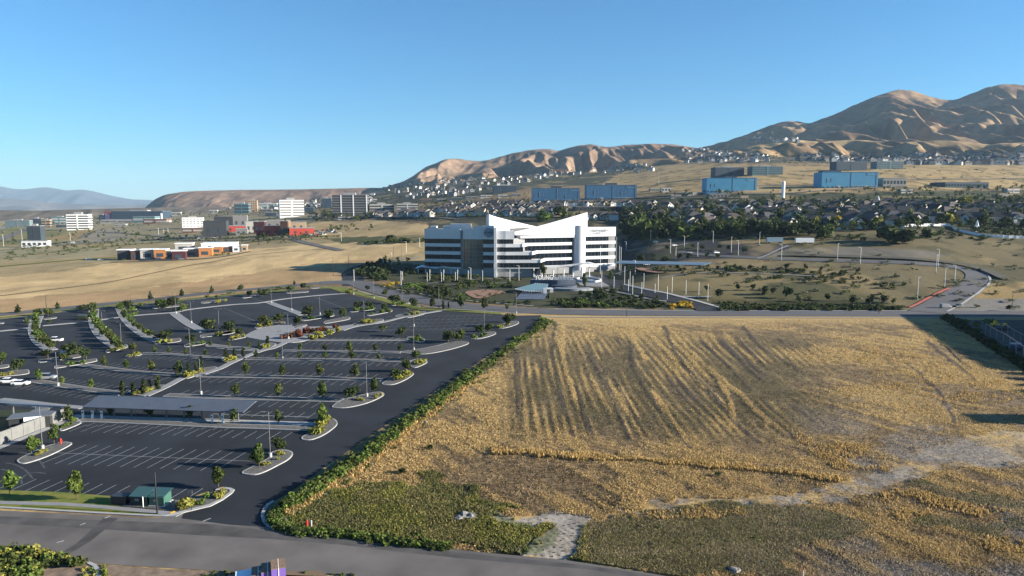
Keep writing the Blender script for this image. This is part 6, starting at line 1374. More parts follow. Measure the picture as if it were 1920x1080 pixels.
O_(10, 56, 413, 426, "grey glass business building at the far left", 'midgrey', 'teal', 3, 8, depth=.3); O_(56, 78, 410, 424, "dark office beside the grey glass building", 'dkgrey', 'dimglass', 3, 8); O_(78, 94, 412, 424, "small beige office left of the banded one", 'tanwall', 'dkgrey', 2, 8); O_(96, 126, 407, 419, "low teal building behind the banded office", 'teal', 'pale', 2, 8)
O_(210, 304, 396, 413, "long navy arena hall in the far left distance", 'navy', 'dimglass', 2, 3, depth=.4); O_(186, 197, 403, 414, "small navy hall left of the red framed screen", 'navy', 'dimglass', 1, 3); O_(250, 290, 406, 416, "long teal building before the navy arena", 'teal', 'pale', 1, 3, roofbox=False); O_(190, 250, 412, 418, "long pale store roof at far left", 'pale', 'midgrey', 1, 3, roofbox=False); O_(270, 312, 411, 419, "reddish low shop beside the white pylon", 'brick', 'pale', 1, 3, roofbox=False)
p = G(202, 415); s = p.y / F; h = top_z(p, 397) - p.z; o = empty('screen_tower', p, label="red framed pink screen tower at far left", cat='screen tower'); MB().box(-6 * s, 6 * s, 0, 3, 0, h).build('frame', M['brick_red'], o); MB().box(-4 * s, 4 * s, -.3, 0, h * .15, h * .8).build('screen', mat('pink_screen', (.75, .45, .6), .5), o)
p = G(303, 414); o = empty('pylon', p, label="white pylon sign right of the navy arena", cat='pylon'); MB().cyl((0, 0, 0), (0, 0, top_z(p, 400) - p.z), 2.2, n=12).build('pylon_body', M['white'], o)
M['trimblue'] = mat('pale_blue_trim', (.40, .52, .62), .6)
# blue wrapped construction blocks
for i, (x0, x1, pt, pb, m, lab) in enumerate([(998, 1087, 353, 378, 'blue_wrap_dark', "long dull blue wrapped building, leftmost of four"), (1100, 1193, 347, 374, 'blue_wrap_dark', "dull blue wrapped building with a white stripe, second from left"), (1325, 1418, 334, 360, 'blue_wrap', "bright blue wrapped building left of the white standpipe"), (1541, 1645, 323, 352, 'blue_wrap', "bright blue wrapped building, rightmost of four")]):
    o, w, h, d = office(x0, x1, pt, pb, lab, m, 'glass', 4, 0, .35, 'wrapped_building', "blue wrapped buildings on the slope", 'none', roofbox=False)
    mb = MB(); t = .5
    def bx_(a, b, c, e): mb.box(w * a, w * b, -.25, .0, h * c, h * e)
    bx_(.02, .02 + t / w, 0, 1); bx_(.47, .47 + t / w, 0, 1); bx_(.02, .48, .1, .13)
    bx_(.3, .47, .82, .85); bx_(.3, .3 + t / w, .82, 1)
    for q, hh in ((-.32, .7), (.22, .55)) if i < 2 else ((-.38, .62),): bx_(q - .03, q - .03 + t / w, .3, hh); bx_(q - .03, q + .05, .45, .47); bx_(q + .05, q + .05 + t / w, .38, .6)
    mb.build('white_trim', M['trimblue'], o)
    for q in (-.2, .3): MB().box(w * q - 3, w * q + 3, -.3, .1, 0, h * .14).build('doorway', M['pale'], o)
    MB().box(-w * .1 - w * .35 * (i == 3), w * .12 - w * .25 * (i == 3), d * .2, d * .8, h + .5, h + 3.5).build('roof_plant', M['navy'], o)
    bs = MB()
    for q in range(12): bs.box(-w / 2 + w * (q + .2) / 12, -w / 2 + w * (q + .6) / 12, -.35, .2, -.2, h * .08)
    bs.build('base_openings', M['black'], o)
for a in [(1340, 1395, 314, 332, "dark navy office, left one above the bright blue block"), (1410, 1468, 312, 328, "grey blue glass office, right of the navy office"), (1567, 1626, 303, 320, "dark blue office above the rightmost blue block"), (1643, 1694, 303, 317, "grey glass office right of the dark blue office")]:
    office(*a, wall='navy' if a[0] in (1340, 1567) else 'teal', glass='dimglass', floors=4, yaw=4, depth=.4)
p = G(1468, 371); o = empty('standpipe', p, label="tall white standpipe rising from the trees", cat='standpipe'); h = top_z(p, 341) - p.z; MB().cyl((0, 0, -2), (0, 0, h), 3.1 * p.y / F, 2.8 * p.y / F, 20).build('shaft', M['white'], o); MB().ball((0, 0, h), 2.8 * p.y / F, nu=16, sz=.5).build('cap', M['white'], o)
for px, pt, pb, lab in ((1646, 366, 384, "white church steeple in the right suburb"), (1102, 378, 392, "thin white steeple between blue block and office tower"), (1831, 412, 434, "small white steeple like tower at the white fence")):
    p = G(px, pb); h = top_z(p, pt) - p.z; o = empty('steeple', p, label=lab, cat='steeple'); r = 1.5; MB().box(-r, r, -r, r, -2, h * .5).build('tower', M['white'], o); MB().cyl((0, 0, h * .5), (0, 0, h), r, .1, 6).build('spire', M['white'], o)
for a in [(1040, 1060, 318, 326, "reddish brown lone building on the slope", 'brick'), (1240, 1258, 352, 360, "pale low building right of the blue blocks", 'pale'), (1330, 1372, 364, 371, "long grey low hall below the bright blue block", 'midgrey'), (1388, 1403, 367, 380, "small pink house frame in the trees", 'tanwall'), (1770, 1855, 342, 353, "long blue grey warehouse in the right suburb", 'navy'), (1655, 1700, 334, 350, "low grey school hall right of the last blue block", 'midgrey'), (1080, 1180, 388, 395, "long grey shed roofs left of the suburb", 'dkgrey')]:
    office(*a[:5], wall=a[5], floors=1, yaw=4, depth=.5, name='low_building', cat='building', roofbox=False, style='windows')
for i, (x, y, w_, h_, m_) in enumerate([(30, 402, 26, 5, 'pale'), (110, 400, 20, 4, 'midgrey'), (150, 398, 18, 4, 'pale'), (176, 404, 16, 7, 'pale'), (330, 404, 18, 6, 'pale'), (312, 398, 24, 5, 'midgrey'), (352, 400, 20, 5, 'tanwall'), (400, 400, 16, 6, 'pale'), (420, 394, 22, 5, 'midgrey'), (398, 390, 20, 4, 'navy'),
    (500, 398, 20, 6, 'midgrey'), (508, 405, 22, 6, 'navy'), (580, 398, 18, 9, 'navy'), (592, 388, 16, 6, 'pale'), (586, 408, 20, 5, 'midgrey'), (604, 412, 16, 5, 'brick'), (645, 412, 24, 5, 'pale'), (718, 392, 24, 6, 'midgrey'), (800, 378, 22, 5, 'brick'), (828, 378, 20, 5, 'midgrey'), (856, 376, 24, 5, 'navy'), (884, 373, 24, 5, 'midgrey'), (912, 371, 24, 5, 'pale'), (944, 370, 24, 5, 'pale'), (968, 368, 18, 5, 'midgrey'), (700, 379, 14, 6, 'pale'), (1228, 358, 20, 4, 'midgrey'), (1300, 366, 30, 5, 'pale'), (1268, 372, 22, 6, 'midgrey'), (1350, 380, 24, 6, 'pale'), (1700, 362, 26, 7, 'pale'), (1900, 362, 28, 8, 'pale'), (1880, 372, 24, 7, 'midgrey'), (150, 420, 26, 4, 'pale'), (115, 426, 20, 4, 'navy'), (225, 424, 22, 4, 'pale')]):
    office(x - w_ / 2, x + w_ / 2, y - h_, y, f"{ordn(i)} small plain commercial block from the left in the far distance" if False else "small plain commercial block scattered in the distance below the hills", m_, 'dimglass', 1, 8, .5, 'commercial_block', "small distant commercial blocks", 'band', cat='building', roofbox=False)
# ------------------------------------------------------------------ houses
M['hwall'] = mat('house_wall', (.5, .46, .4), .8, rand_cols=[tuple(v * .85 for v in c) for c in [(.62, .56, .46), (.38, .34, .29), (.50, .50, .50), (.70, .68, .64), (.30, .27, .25), (.55, .47, .37)]])
M['hroof'] = mat('house_roof', (.07, .065, .065), .85, rand_cols=[(.035, .034, .038), (.05, .045, .045), (.065, .06, .06), (.04, .042, .05), (.075, .062, .055)])
M['fwall'] = mat('far_house_wall', (.6, .6, .6), .8, rand_cols=[tuple(v * .55 for v in c) for c in [(.78, .77, .75), (.60, .56, .50), (.42, .42, .44), (.80, .80, .80), (.22, .24, .28), (.66, .60, .52), (.30, .32, .36)]])  # wall colours scaled down to carry the shade on the far houses
def gable(mb, x0, x1, y0, y1, z0, zr, along='x', ov=.5, m=0):
    if along == 'x':
        ym = (y0 + y1) / 2; a = [(x0 - ov, y0 - ov, z0), (x1 + ov, y0 - ov, z0), (x1 + ov, ym, zr), (x0 - ov, ym, zr), (x0 - ov, y1 + ov, z0), (x1 + ov, y1 + ov, z0)]
    else:
        xm = (x0 + x1) / 2; a = [(x1 + ov, y0 - ov, z0), (x1 + ov, y1 + ov, z0), (xm, y1 + ov, zr), (xm, y0 - ov, zr), (x0 - ov, y0 - ov, z0), (x0 - ov, y1 + ov, z0)]
    if along == 'x': mb.face([a[0], a[1], a[2], a[3]], m); mb.face([a[3], a[2], a[5], a[4]], m)
    else: mb.face([a[0], a[1], a[2], a[3]], m); mb.face([a[3], a[2], a[5], a[4]], m)
    b = [(p[0], p[1], p[2] - .25) for p in a]
    mb.face([b[3], b[2], b[1], b[0]], m); mb.face([b[4], b[5], b[2], b[3]], m); mb.face([a[1], a[0], b[0], b[1]], m); mb.face([a[4], a[5], b[5], b[4]], m)
def gwall(mb, x0, x1, y0, y1, z1, zr, along='x', m=0):
    mb.box(x0, x1, y0, y1, -2.5, z1, m); o_ = .0
    if along == 'x': ym = (y0 + y1) / 2; mb.face([(x1, y0, z1), (x1, y1, z1), (x1, ym, zr - .2)], m); mb.face([(x0, y1, z1), (x0, y0, z1), (x0, ym, zr - .2)], m)
    else: xm = (x0 + x1) / 2; mb.face([(x0, y0, z1), (x1, y0, z1), (xm, y0, zr - .2)], m); mb.face([(x1, y1, z1), (x0, y1, z1), (xm, y1, zr - .2)], m)
def hip(mb, x0, x1, y0, y1, z0, zr, ov=.6, m=0):
    x0 -= ov; x1 += ov; y0 -= ov; y1 += ov; ym = (y0 + y1) / 2; k = (y1 - y0) / 2 * .9; p, q = (x0 + k, ym, zr), (x1 - k, ym, zr)
    A_ = [(x0, y0, z0), (x1, y0, z0), (x1, y1, z0), (x0, y1, z0)]
    mb.face([A_[0], A_[1], q, p], m); mb.face([A_[2], A_[3], p, q], m); mb.face([A_[1], A_[2], q], m); mb.face([A_[3], A_[0], p], m); mb.face(A_[::-1], m)
HV = []
for v in range(5):
    g = random.Random(v); w = [13, 15, 16, 12, 17][v]; d = [11, 12, 11, 12, 12][v]; h = [5.6, 5.8, 5.4, 6.0, 5.5][v]; r = h + [4.2, 4.6, 4.0, 4.4, 4.8][v]
    wa, rf = MB(), MB()
    if v in (0, 3): gwall(wa, -w / 2, w / 2, 0, d, h, r, 'y'); gable(rf, -w / 2, w / 2, 0, d, h, r, 'y')
    else: wa.box(-w / 2, w / 2, 0, d, -2.5, h); hip(rf, -w / 2, w / 2, 0, d, h, r)
    gx = w * [-.2, .25, -.25, .2, .1][v]; gwall(wa, gx - 2.8, gx + 2.8, -2.4, 3, h * .92, h + 2.6, 'y'); gable(rf, gx - 2.8, gx + 2.8, -2.4, 4, h * .92, h + 2.6, 'y', .4)
    HV.append((wa.mesh('walls', M['hwall']), rf.mesh('roof', M['hroof']), MB().box(-.6, .6, -.06, .06, -.75, .75).mesh('window', M['glass']) if v == 0 else HV[0][2], MB().box(-2.0, 2.0, -.06, .06, 0, 2.3).mesh('garage_door', M['white']) if v == 0 else HV[0][3], w, d, h, gx, MB().box(-.4, .4, -.4, .4, 0, 1.8).mesh('chimney', M['brick']) if v == 0 else HV[0][8]))
def house(px, py, sc, label, group, rz=None, z=None):
    v = rnd.randrange(5); wa, rf, wi, ga, w, d, h, gx, ch = HV[v]; p = G(px, py, z)
    o = empty('house', p, rnd.choice([0, .25, -.3, 1.2, .5]) if rz is None else rz, label=label, cat='house', group=group); o.scale = (sc, sc, sc)
    link(bpy.data.objects.new('walls', wa), o); r_ = link(bpy.data.objects.new('roof', rf), o)
    c = link(bpy.data.objects.new('chimney', ch), r_); c.location = (w * .25, d * .6, h + 1.4)
    for x, zz_ in ((-w * .35, h * .72), (w * .38, h * .72), (w * .05, h * .3)):
        if abs(x - gx) > 2.9: link(bpy.data.objects.new('window', wi), o).location = (x, -.05, zz_)
    link(bpy.data.objects.new('window', wi), o).location = (gx, -2.45, h * .72)
    link(bpy.data.objects.new('garage_door', ga), o).location = (gx, -2.45, 0)
    return o
rows = [(388, 1240, 1930, 24, .95), (394, 1180, 1930, 27, 1.0), (401, 1190, 1930, 29, 1.05), (409, 1230, 1930, 33, 1.1), (418, 1260, 1930, 36, 1.12), (428, 1290, 1730, 40, 1.15)]
RN = ['back row', 'second row from the back', 'third row', 'fourth row', 'second row from the front', 'front row']
for ri, (yy, xa_, xb_, stp, sc) in enumerate(rows):
    x = xa_ + rnd.uniform(0, 15); k = 0
    while x < xb_:
        house(x, yy + rnd.uniform(-2, 2), sc, f"{ordn(k)} house from the left in the {RN[ri]} of the right suburb", "houses of the right suburb"); x += stp * rnd.uniform(.8, 1.3); k += 1
for ri, (yy, xa_, xb_, stp) in enumerate([(387, 850, 1240, 15), (392, 840, 1060, 15), (398, 820, 1060, 17), (405, 850, 1060, 18), (412, 1110, 1240, 22)]):
    x = xa_; k = 0
    while x < xb_:
        house(x, yy + rnd.uniform(-1, 1), .95, f"{ordn(k)} house from the left in {['row one','row two','row three','row four','row five'][ri]} behind the office sails", "houses behind the white office", rnd.choice([0, .3, .2, 1.3])); x += stp * rnd.uniform(.9, 1.2); k += 1
for k, x in enumerate([698, 712, 726, 758, 775, 790, 806]): house(x, 407, 1.0 if k < 3 else 1.15, f"{ordn(k)} gabled house from the left below the low offices", "gabled houses below the offices", .2)
# white fence
S = smooth_poly([(1545, 432), (1590, 430), (1640, 428), (1700, 425), (1776, 424), (1790, 431), (1815, 438), (1840, 443), (1880, 446), (1940, 448)], 5, False)
fe = empty('white_fence', G(*S[0]), label="long white vinyl fence below the front row houses", cat='fence'); O = Vector(fe.location); a = MB(); b = MB()
for q0, q1 in zip(S[:-1], S[1:]):
    p0, p1 = G(*q0) - O, G(*q1) - O; a.face([p0 - Vector((0, 0, .3)), p1 - Vector((0, 0, .3)), p1 + Vector((0, 0, 2.2)), p0 + Vector((0, 0, 2.2))]); n_ = Vector((0, .12, 0)); a.face([p1 + n_ - Vector((0, 0, .3)), p0 + n_ - Vector((0, 0, .3)), p0 + n_ + Vector((0, 0, 2.2)), p1 + n_ + Vector((0, 0, 2.2))]); a.face([p0 + Vector((0, 0, 2.2)), p1 + Vector((0, 0, 2.2)), p1 + n_ + Vector((0, 0, 2.2)), p0 + n_ + Vector((0, 0, 2.2))])
    MB().cyl(p0 - Vector((0, .1, .5)), p0 + Vector((0, -.1, 2.45)), .14, n=4).build('fence_post', M['white'], fe)
a.build('fence_panels', M['white'], fe)
# far houses
FH = []
for v in range(4):
    mb = MB(); w, d, h, r = [(11, 9, 5.5, 9), (13, 10, 6, 10), (9, 9, 6.5, 10), (15, 9, 5, 8.5)][v]
    gwall(mb, -w / 2, w / 2, 0, d, h, r, 'x' if v % 2 else 'y', 0); gable(mb, -w / 2, w / 2, 0, d, h, r, 'x' if v % 2 else 'y', .4, 1); mb.box(-w * .3, -w * .15, -.1, 0, h * .5, h * .8, 2); mb.box(w * .1, w * .3, -.1, 0, h * .5, h * .8, 2); FH.append(mb.mesh('far_house', [M['fwall'], M['hroof'], M['glass']]))
from mathutils.bvhtree import BVHTree
HT = [BVHTree.FromPolygons([tuple(v) for v in a.tolist()], [tuple(f) for f in b.tolist()]) for a, b in HILLG[:3]]
def GH(px, py):
    u, s = ray(px, py); d = Vector((u, 1, s)); best = None; g_ = G(px, py)
    for t in HT:
        h_ = t.ray_cast(Vector((0, 0, CAMZ)), d)
        if h_[0] is not None and (best is None or h_[0].y < best.y): best = h_[0]
    return best if best is not None and best.y < g_.y else g_
def farhouse(px, py, sc, label, group, name='hillside_house'):
    p = GH(px, py); o = link(bpy.data.objects.new(name, rnd.choice(FH))); o.location = p; o.rotation_euler = (0, 0, rnd.choice([0, .3, .8, -.4, 1.57, 1.2])); o.scale = (sc, sc, sc); return tag(o, label, 'house', group)
def scatter(area, n):
    xs = [a for a, b in area]; ysn = [b for a, b in area]; out = []
    while len(out) < n:
        x = rnd.uniform(min(xs), max(xs)); y = rnd.uniform(min(ysn), max(ysn))
        if bool(inpoly(np.array(x), np.array(y), area)) and all(abs(x - a) > 3.2 or abs(y - b) > 1.6 for a, b in out[-60:]): out.append((x, y))
    return sorted(out, key=lambda q: q[1])
for x, y in scatter([(700, 352), (780, 343), (900, 335), (1000, 328), (1000, 342), (900, 358), (860, 368), (760, 374), (700, 368)], 105): farhouse(x, y, 1.0, "tiny pale house in the crowded suburb below the left hills", "houses on the left hillside")
for x, y in scatter([(620, 374), (700, 362), (700, 376), (640, 382), (560, 384)], 16): farhouse(x, y, 1.0, "tiny house at the foot of the mesa left of the hills", "houses by the mesa")
for x, y in scatter([(1000, 328), (1100, 316), (1230, 308), (1230, 322), (1100, 326), (1010, 338)], 46): farhouse(x, y, 1.05, "small house in the line along the foot of the middle hills", "houses below the middle hills")
for x, y in scatter([(1290, 292), (1350, 285), (1440, 288), (1450, 304), (1290, 306)], 62): farhouse(x, y, 1.15, "small terraced house on the slope left of the mountain", "houses left of the mountain")
for x, y in scatter([(1270, 282), (1330, 278), (1340, 281), (1275, 286)], 9): farhouse(x, y, 1.1, "house on the ridge where hills meet the mountain", "houses on the ridge")
for x, y in scatter([(1385, 262), (1420, 258), (1500, 262), (1500, 268), (1400, 268)], 16): farhouse(x, y, 1.4, "small bright house high on the golden foothill", "houses on the foothill")
for x, y in scatter([(390, 386), (480, 383), (620, 378), (690, 376), (690, 386), (560, 394), (400, 394)], 60): farhouse(x, y, 1.2, "tiny house in the tree belt between mesa and offices", "houses in the tree belt")
k = 0
for x in np.arange(1500, 1925, 6.6):
    farhouse(x, 302 + 1.0 * math.sin(x / 60), 1.35, f"{ordn(k)} townhouse from the left in the long row below the mountain", "long row of townhouses", 'townhouse'); k += 1
for x, y in scatter([(1500, 291), (1930, 288), (1930, 297), (1500, 298)], 60): farhouse(x, y, 1.25, "small house behind the long townhouse row", "houses behind the townhouse row")
for k, x in enumerate(np.arange(1706, 1925, 11)): farhouse(x, 309, 1.5, f"{ordn(k)} blue grey house from the left in the lower short row", "lower row of houses below the mountain", 'row_house')
# ------------------------------------------------------------------ suburb trees
def simple_tree(px, py, hpx, m, wide, label, group, name='suburb_tree', n=150):
    p = G(px, py); h = max(3, top_z(p, py - hpx) - p.z); o = link(bpy.data.objects.new(name, TREE1(m, n))); o.location = p - Vector((0, 0, .1)); o.scale = (h * wide, h * wide, h); o.rotation_euler = (0, 0, rnd.uniform(0, 6.28)); return tag(o, label, 'tree', group)
T1 = {}
def TREE1(m, n):
    if (m, n) not in T1:
        L_ = []
        for s in (5, 16, 27, 38):
            P, D = crown_pts('round', n, s); P[:, 2] = P[:, 2] * 1.15 - .15; V_ = quads(P, D, .17); tv = MB().cyl((0, 0, -.05), (0, 0, .5), .03, .02, 5); tq = [f for f in tv.f if len(f) == 4]; nv = len(V_)
            VV = np.concatenate([V_, np.array(tv.v)]); FF = np.concatenate([np.arange(nv).reshape(-1, 4), np.array(tq) + nv]); me = np_mesh('suburb_tree', VV, FF, M[m]); me.materials.append(M['bark'])
            mi = np.zeros(len(FF), np.int32); mi[nv // 4:] = 1; me.polygons.foreach_set('material_index', mi); L_.append(me)
        T1[(m, n)] = L_
    return rnd.choice(T1[(m, n)])
area = [(1165, 400), (1240, 385), (1930, 378), (1930, 436), (1780, 422), (1700, 430), (1500, 438), (1165, 436)]
pts = []
while len(pts) < 285:
    x = rnd.uniform(1165, 1930); y = rnd.uniform(376, 438)
    if bool(inpoly(np.array(x), np.array(y), area)): pts.append((x, y))
for i, (x, y) in enumerate(sorted(pts, key=lambda q: q[1])):
    r_ = rnd.random(); m = 'leafd' if r_ < .66 else 'leaf' if r_ < .9 else 'leafy'
    simple_tree(x, y, (9 + (y - 376) * .22) * rnd.uniform(.7, 1.35), m, rnd.uniform(.8, 1.2), {'leafd': "dark leafy tree among the houses of the right suburb", 'leaf': "green tree among the houses of the right suburb", 'leafy': "bright yellow green tree among the suburb houses"}[m], {'leafd': "dark trees of the right suburb", 'leaf': "green trees of the right suburb", 'leafy': "bright trees of the right suburb"}[m])
for (x, y, h, w, m, lab) in [(1665, 452, 34, 1.2, 'leaf', "big round tree left of the pair before the white fence"), (1692, 457, 30, 1.5, 'leafd', "widest dark tree before the white fence"), (1740, 446, 20, 1.0, 'leaf', "greyish tree right of the big pair"), (1545, 446, 26, 1.3, 'leaf', "olive tree left of the white fence"), (1528, 430, 24, .8, 'leafy', "bright green tree near the trailers"), (1212, 450, 44, .8, 'leaf', "tall reddish green tree right of the office"),
                             (1285, 446, 24, 1.5, 'leafl', "wide light green tree behind the rear car park"), (1240, 446, 22, 1.2, 'leafd', "dark tree behind the rear car park"), (1395, 442, 24, 1.2, 'leafd', "dark tree right of the cream houses"), (1440, 440, 28, 1.2, 'leafd', "tall dark tree above the trailers"), (1480, 442, 26, 1.3, 'leafd', "dark tree between the trailers"), (1018, 415, 22, 1.3, 'leafl', "bright green tree behind the roof sails"), (1052, 408, 22, 1.3, 'leaf', "green tree right of the bright one behind the sails"),
                             (730, 455, 15, 1.6, 'leaf', "wide bush on the golden hill left of the office"), (760, 455, 10, 2.2, 'leafd', "low bush right of the wide one on the golden hill"), (1808, 392, 24, 1.2, 'leafy', "big bright green tree in the right suburb"), (1573, 422, 18, .9, 'leafg', "orange yellow tree in the front row suburb"), (1760, 385, 18, 1.5, 'leafd', "large dark tree clump in the right suburb")]:
    simple_tree(x, y, h, m, w, lab, None, 'big_tree', 340)
def massrow(area, n, hp, m, kind='round', tg='trees', w=1.0, nl=40):
    xs = [a for a, b in area]; ysn = [b for a, b in area]; c = 0
    while c < n:
        x = rnd.uniform(min(xs), max(xs)); y = rnd.uniform(min(ysn), max(ysn))
        if not bool(inpoly(np.array(x), np.array(y), area)): continue
        p = GH(x, y); mass(kind, p, max(2.5, (hp * rnd.uniform(.6, 1.3)) * p.y / F), w, m if rnd.random() < .7 else 'leaf', nl, tg); c += 1
massrow(area, 1000, 13, 'leafd'); massrow([(1170, 430), (1240, 432), (1540, 434), (1540, 447), (1170, 447)], 90, 24, 'leafd', w=.9, nl=80); massrow([(1780, 425), (1930, 440), (1930, 447), (1850, 444)], 40, 12, 'leafd'); massrow([(850, 384), (1060, 382), (1240, 386), (1240, 415), (1110, 420), (860, 410), (820, 400)], 170, 9, 'leafd')
massrow([(695, 354), (900, 330), (1230, 312), (1240, 322), (1000, 345), (860, 372), (700, 378)], 420, 4.5, 'leafd', nl=24); massrow([(1270, 288), (1450, 286), (1920, 290), (1920, 312), (1270, 308)], 330, 4.5, 'leafd', nl=24)
massrow([(380, 383), (480, 380), (620, 376), (700, 372), (700, 392), (600, 400), (560, 396), (390, 396)], 170, 5, 'leafd', nl=24); massrow([(570, 402), (625, 400), (700, 405), (700, 416), (580, 418)], 60, 9, 'leafd')
massrow([(0, 456), (200, 438), (450, 436), (600, 442), (600, 448), (400, 452), (200, 458), (60, 466)], 60, 7, 'leaf'); massrow([(60, 425), (330, 412), (600, 410), (600, 420), (100, 430)], 90, 5, 'leafd', nl=24); massrow([(1240, 362), (1930, 350), (1930, 380), (1240, 382)], 210, 8, 'leafd')
massrow([(660, 456), (800, 447), (800, 455), (680, 460)], 30, 5, 'leaf', 'shrub', w=2); massrow([(1500, 310), (1930, 318), (1930, 345), (1500, 330)], 60, 3, 'leafd', 'shrub', w=2, nl=20); massrow([(1165, 437), (1500, 444), (1760, 436), (1920, 448), (1920, 452), (1165, 450)], 90, 7, 'leafd', 'shrub', w=1.8)
massrow([(640, 515), (700, 492), (770, 482), (775, 490), (700, 520)], 36, 9, 'leafd'); massrow([(760, 392), (900, 388), (920, 410), (780, 404)], 40, 7, 'leafd')
mass_build('trees', 'distant_trees', "countless small dark trees between the far houses and offices", 'trees')
# distant parked cars
cars_ = [(x, y) for x, y in scatter([(560, 436), (628, 430), (632, 438), (570, 444)], 34)]
for i, (x, y) in enumerate(cars_): car(rnd.choice(['sedan', 'suv']), rnd.choice(['white', 'silver', 'black', 'grey', 'red', 'blue']), (x, y), .3, "tiny car in the packed lot right of the red school", "cars in the school's right lot", simple=True)
for i, (x, y) in enumerate(scatter([(330, 444), (410, 442), (410, 447), (330, 449)], 12)): car('sedan', rnd.choice(['white', 'silver', 'black']), (x, y), .1, "tiny car parked below the slate block of the school", "cars below the slate block", simple=True)
for i, (x, y) in enumerate(scatter([(90, 456), (160, 452), (160, 456), (95, 460)], 12)): car('sedan', rnd.choice(['white', 'silver', 'black', 'grey']), (x, y), .1, "tiny car beside the long white low building", "cars at far left", simple=True)
for i, (x, y) in enumerate([(166, 487), (189, 488), (292, 486), (298, 486), (340, 487)]): car('sedan', ['white', 'white', 'red', 'white', 'silver'][i], (x, y), .2, f"{ordn(i)} car from the left before the low cluster", "cars before the low cluster", simple=True)
for i, (px, py, pt) in enumerate([(7, 462, 440), (42, 455, 430), (132, 452, 436), (298, 450, 428), (308, 450, 430), (316, 448, 428), (640, 452, 436), (900, 362, 345), (1235, 345, 320), (1150, 318, 300)]): lamp(px, py, pt, 'white', f"{ordn(i)} thin pale lamp from the left in the far distance", "thin distant lamps")
for P, w_ in [([(0, 470), (120, 460), (260, 450), (420, 452), (560, 448)], 5), ([(90, 440), (200, 436), (330, 446), (420, 446)], 7), ([(210, 492), (300, 489), (400, 484), (470, 472)], 5), ([(400, 420), (470, 402), (560, 410), (640, 414)], 6), ([(150, 446), (190, 430), (250, 424), (330, 420)], 6)]:
    road('street', P, w_, .5, M['road'])
for P in [[(0, 500), (200, 484), (420, 478)], [(60, 478), (200, 462), (330, 452)], [(460, 455), (560, 446), (640, 442)]]:
    road('grass_strip', P, 7, .4, M['lawn'])
massrow([(0, 470), (250, 444), (330, 444), (320, 452), (200, 470), (0, 490)], 70, 4, 'leaf', 'shrub', 'trees2', w=1.8, nl=24); massrow([(480, 448), (600, 442), (620, 448), (480, 454)], 24, 7, 'leafd', 'round', 'trees2', nl=40); massrow([(620, 426), (700, 424), (700, 434), (620, 436)], 26, 7, 'leafd', 'round', 'trees2', nl=40)
massrow([(0, 418), (330, 402), (330, 412), (0, 430)], 60, 4, 'leafd', 'round', 'trees2', nl=24); massrow([(1170, 440), (1930, 450), (1930, 580), (1340, 560), (1170, 500)], 120, 2.5, 'sage', 'shrub', 'trees2', w=2.2, nl=24); massrow([(240, 584), (600, 536), (620, 530), (240, 574)], 20, 4, 'leaf', 'shrub', 'trees2', w=2, nl=24)
mass_build('trees2', 'scattered_scrub', "scattered scrub and small trees over the dry plain", 'scrub')

massrow([(60, 412), (330, 396), (460, 392), (620, 392), (620, 404), (480, 408), (330, 408), (100, 424)], 210, 5, 'leafd', 'round', 'trees3', nl=28); massrow([(380, 380), (620, 374), (700, 372), (760, 384), (700, 398), (600, 400), (400, 394)], 260, 5, 'leafd', 'round', 'trees3', nl=28)
massrow([(300, 448), (420, 442), (600, 444), (600, 452), (470, 462), (440, 456), (300, 452)], 60, 5, 'leafd', 'round', 'trees3', nl=34); massrow([(200, 486), (450, 474), (450, 478), (220, 490)], 26, 4, 'leaf', 'shrub', 'trees3', w=1.6, nl=24); massrow([(0, 466), (100, 462), (250, 448), (330, 450), (250, 462), (60, 476)], 60, 6, 'leaf', 'round', 'trees3', nl=34)
massrow([(640, 402), (860, 402), (860, 414), (760, 418), (640, 412)], 70, 6, 'leafd', 'round', 'trees3', nl=34); massrow([(780, 366), (1000, 362), (1000, 376), (780, 384)], 90, 4, 'leafd', 'round', 'trees3', nl=24)
massrow([(0, 440), (250, 428), (420, 446), (640, 440), (640, 452), (420, 456), (200, 446), (0, 458)], 110, 6, 'leafd', 'round', 'trees3', nl=30); massrow([(690, 384), (860, 378), (1000, 376), (1000, 386), (860, 392), (700, 398)], 120, 6, 'leafd', 'round', 'trees3', nl=30); massrow([(1270, 505), (1530, 510), (1700, 535), (1700, 550), (1500, 530), (1280, 515)], 60, 7, 'leafd', 'shrub', 'trees3', w=1.4, nl=40); massrow([(1165, 430), (1700, 436), (1930, 440), (1930, 380), (1165, 390)], 260, 13, 'leafd', 'round', 'trees3', nl=40)
mass_build('trees3', 'tree_belts', "dark belts of trees between the distant business parks and houses", 'trees')
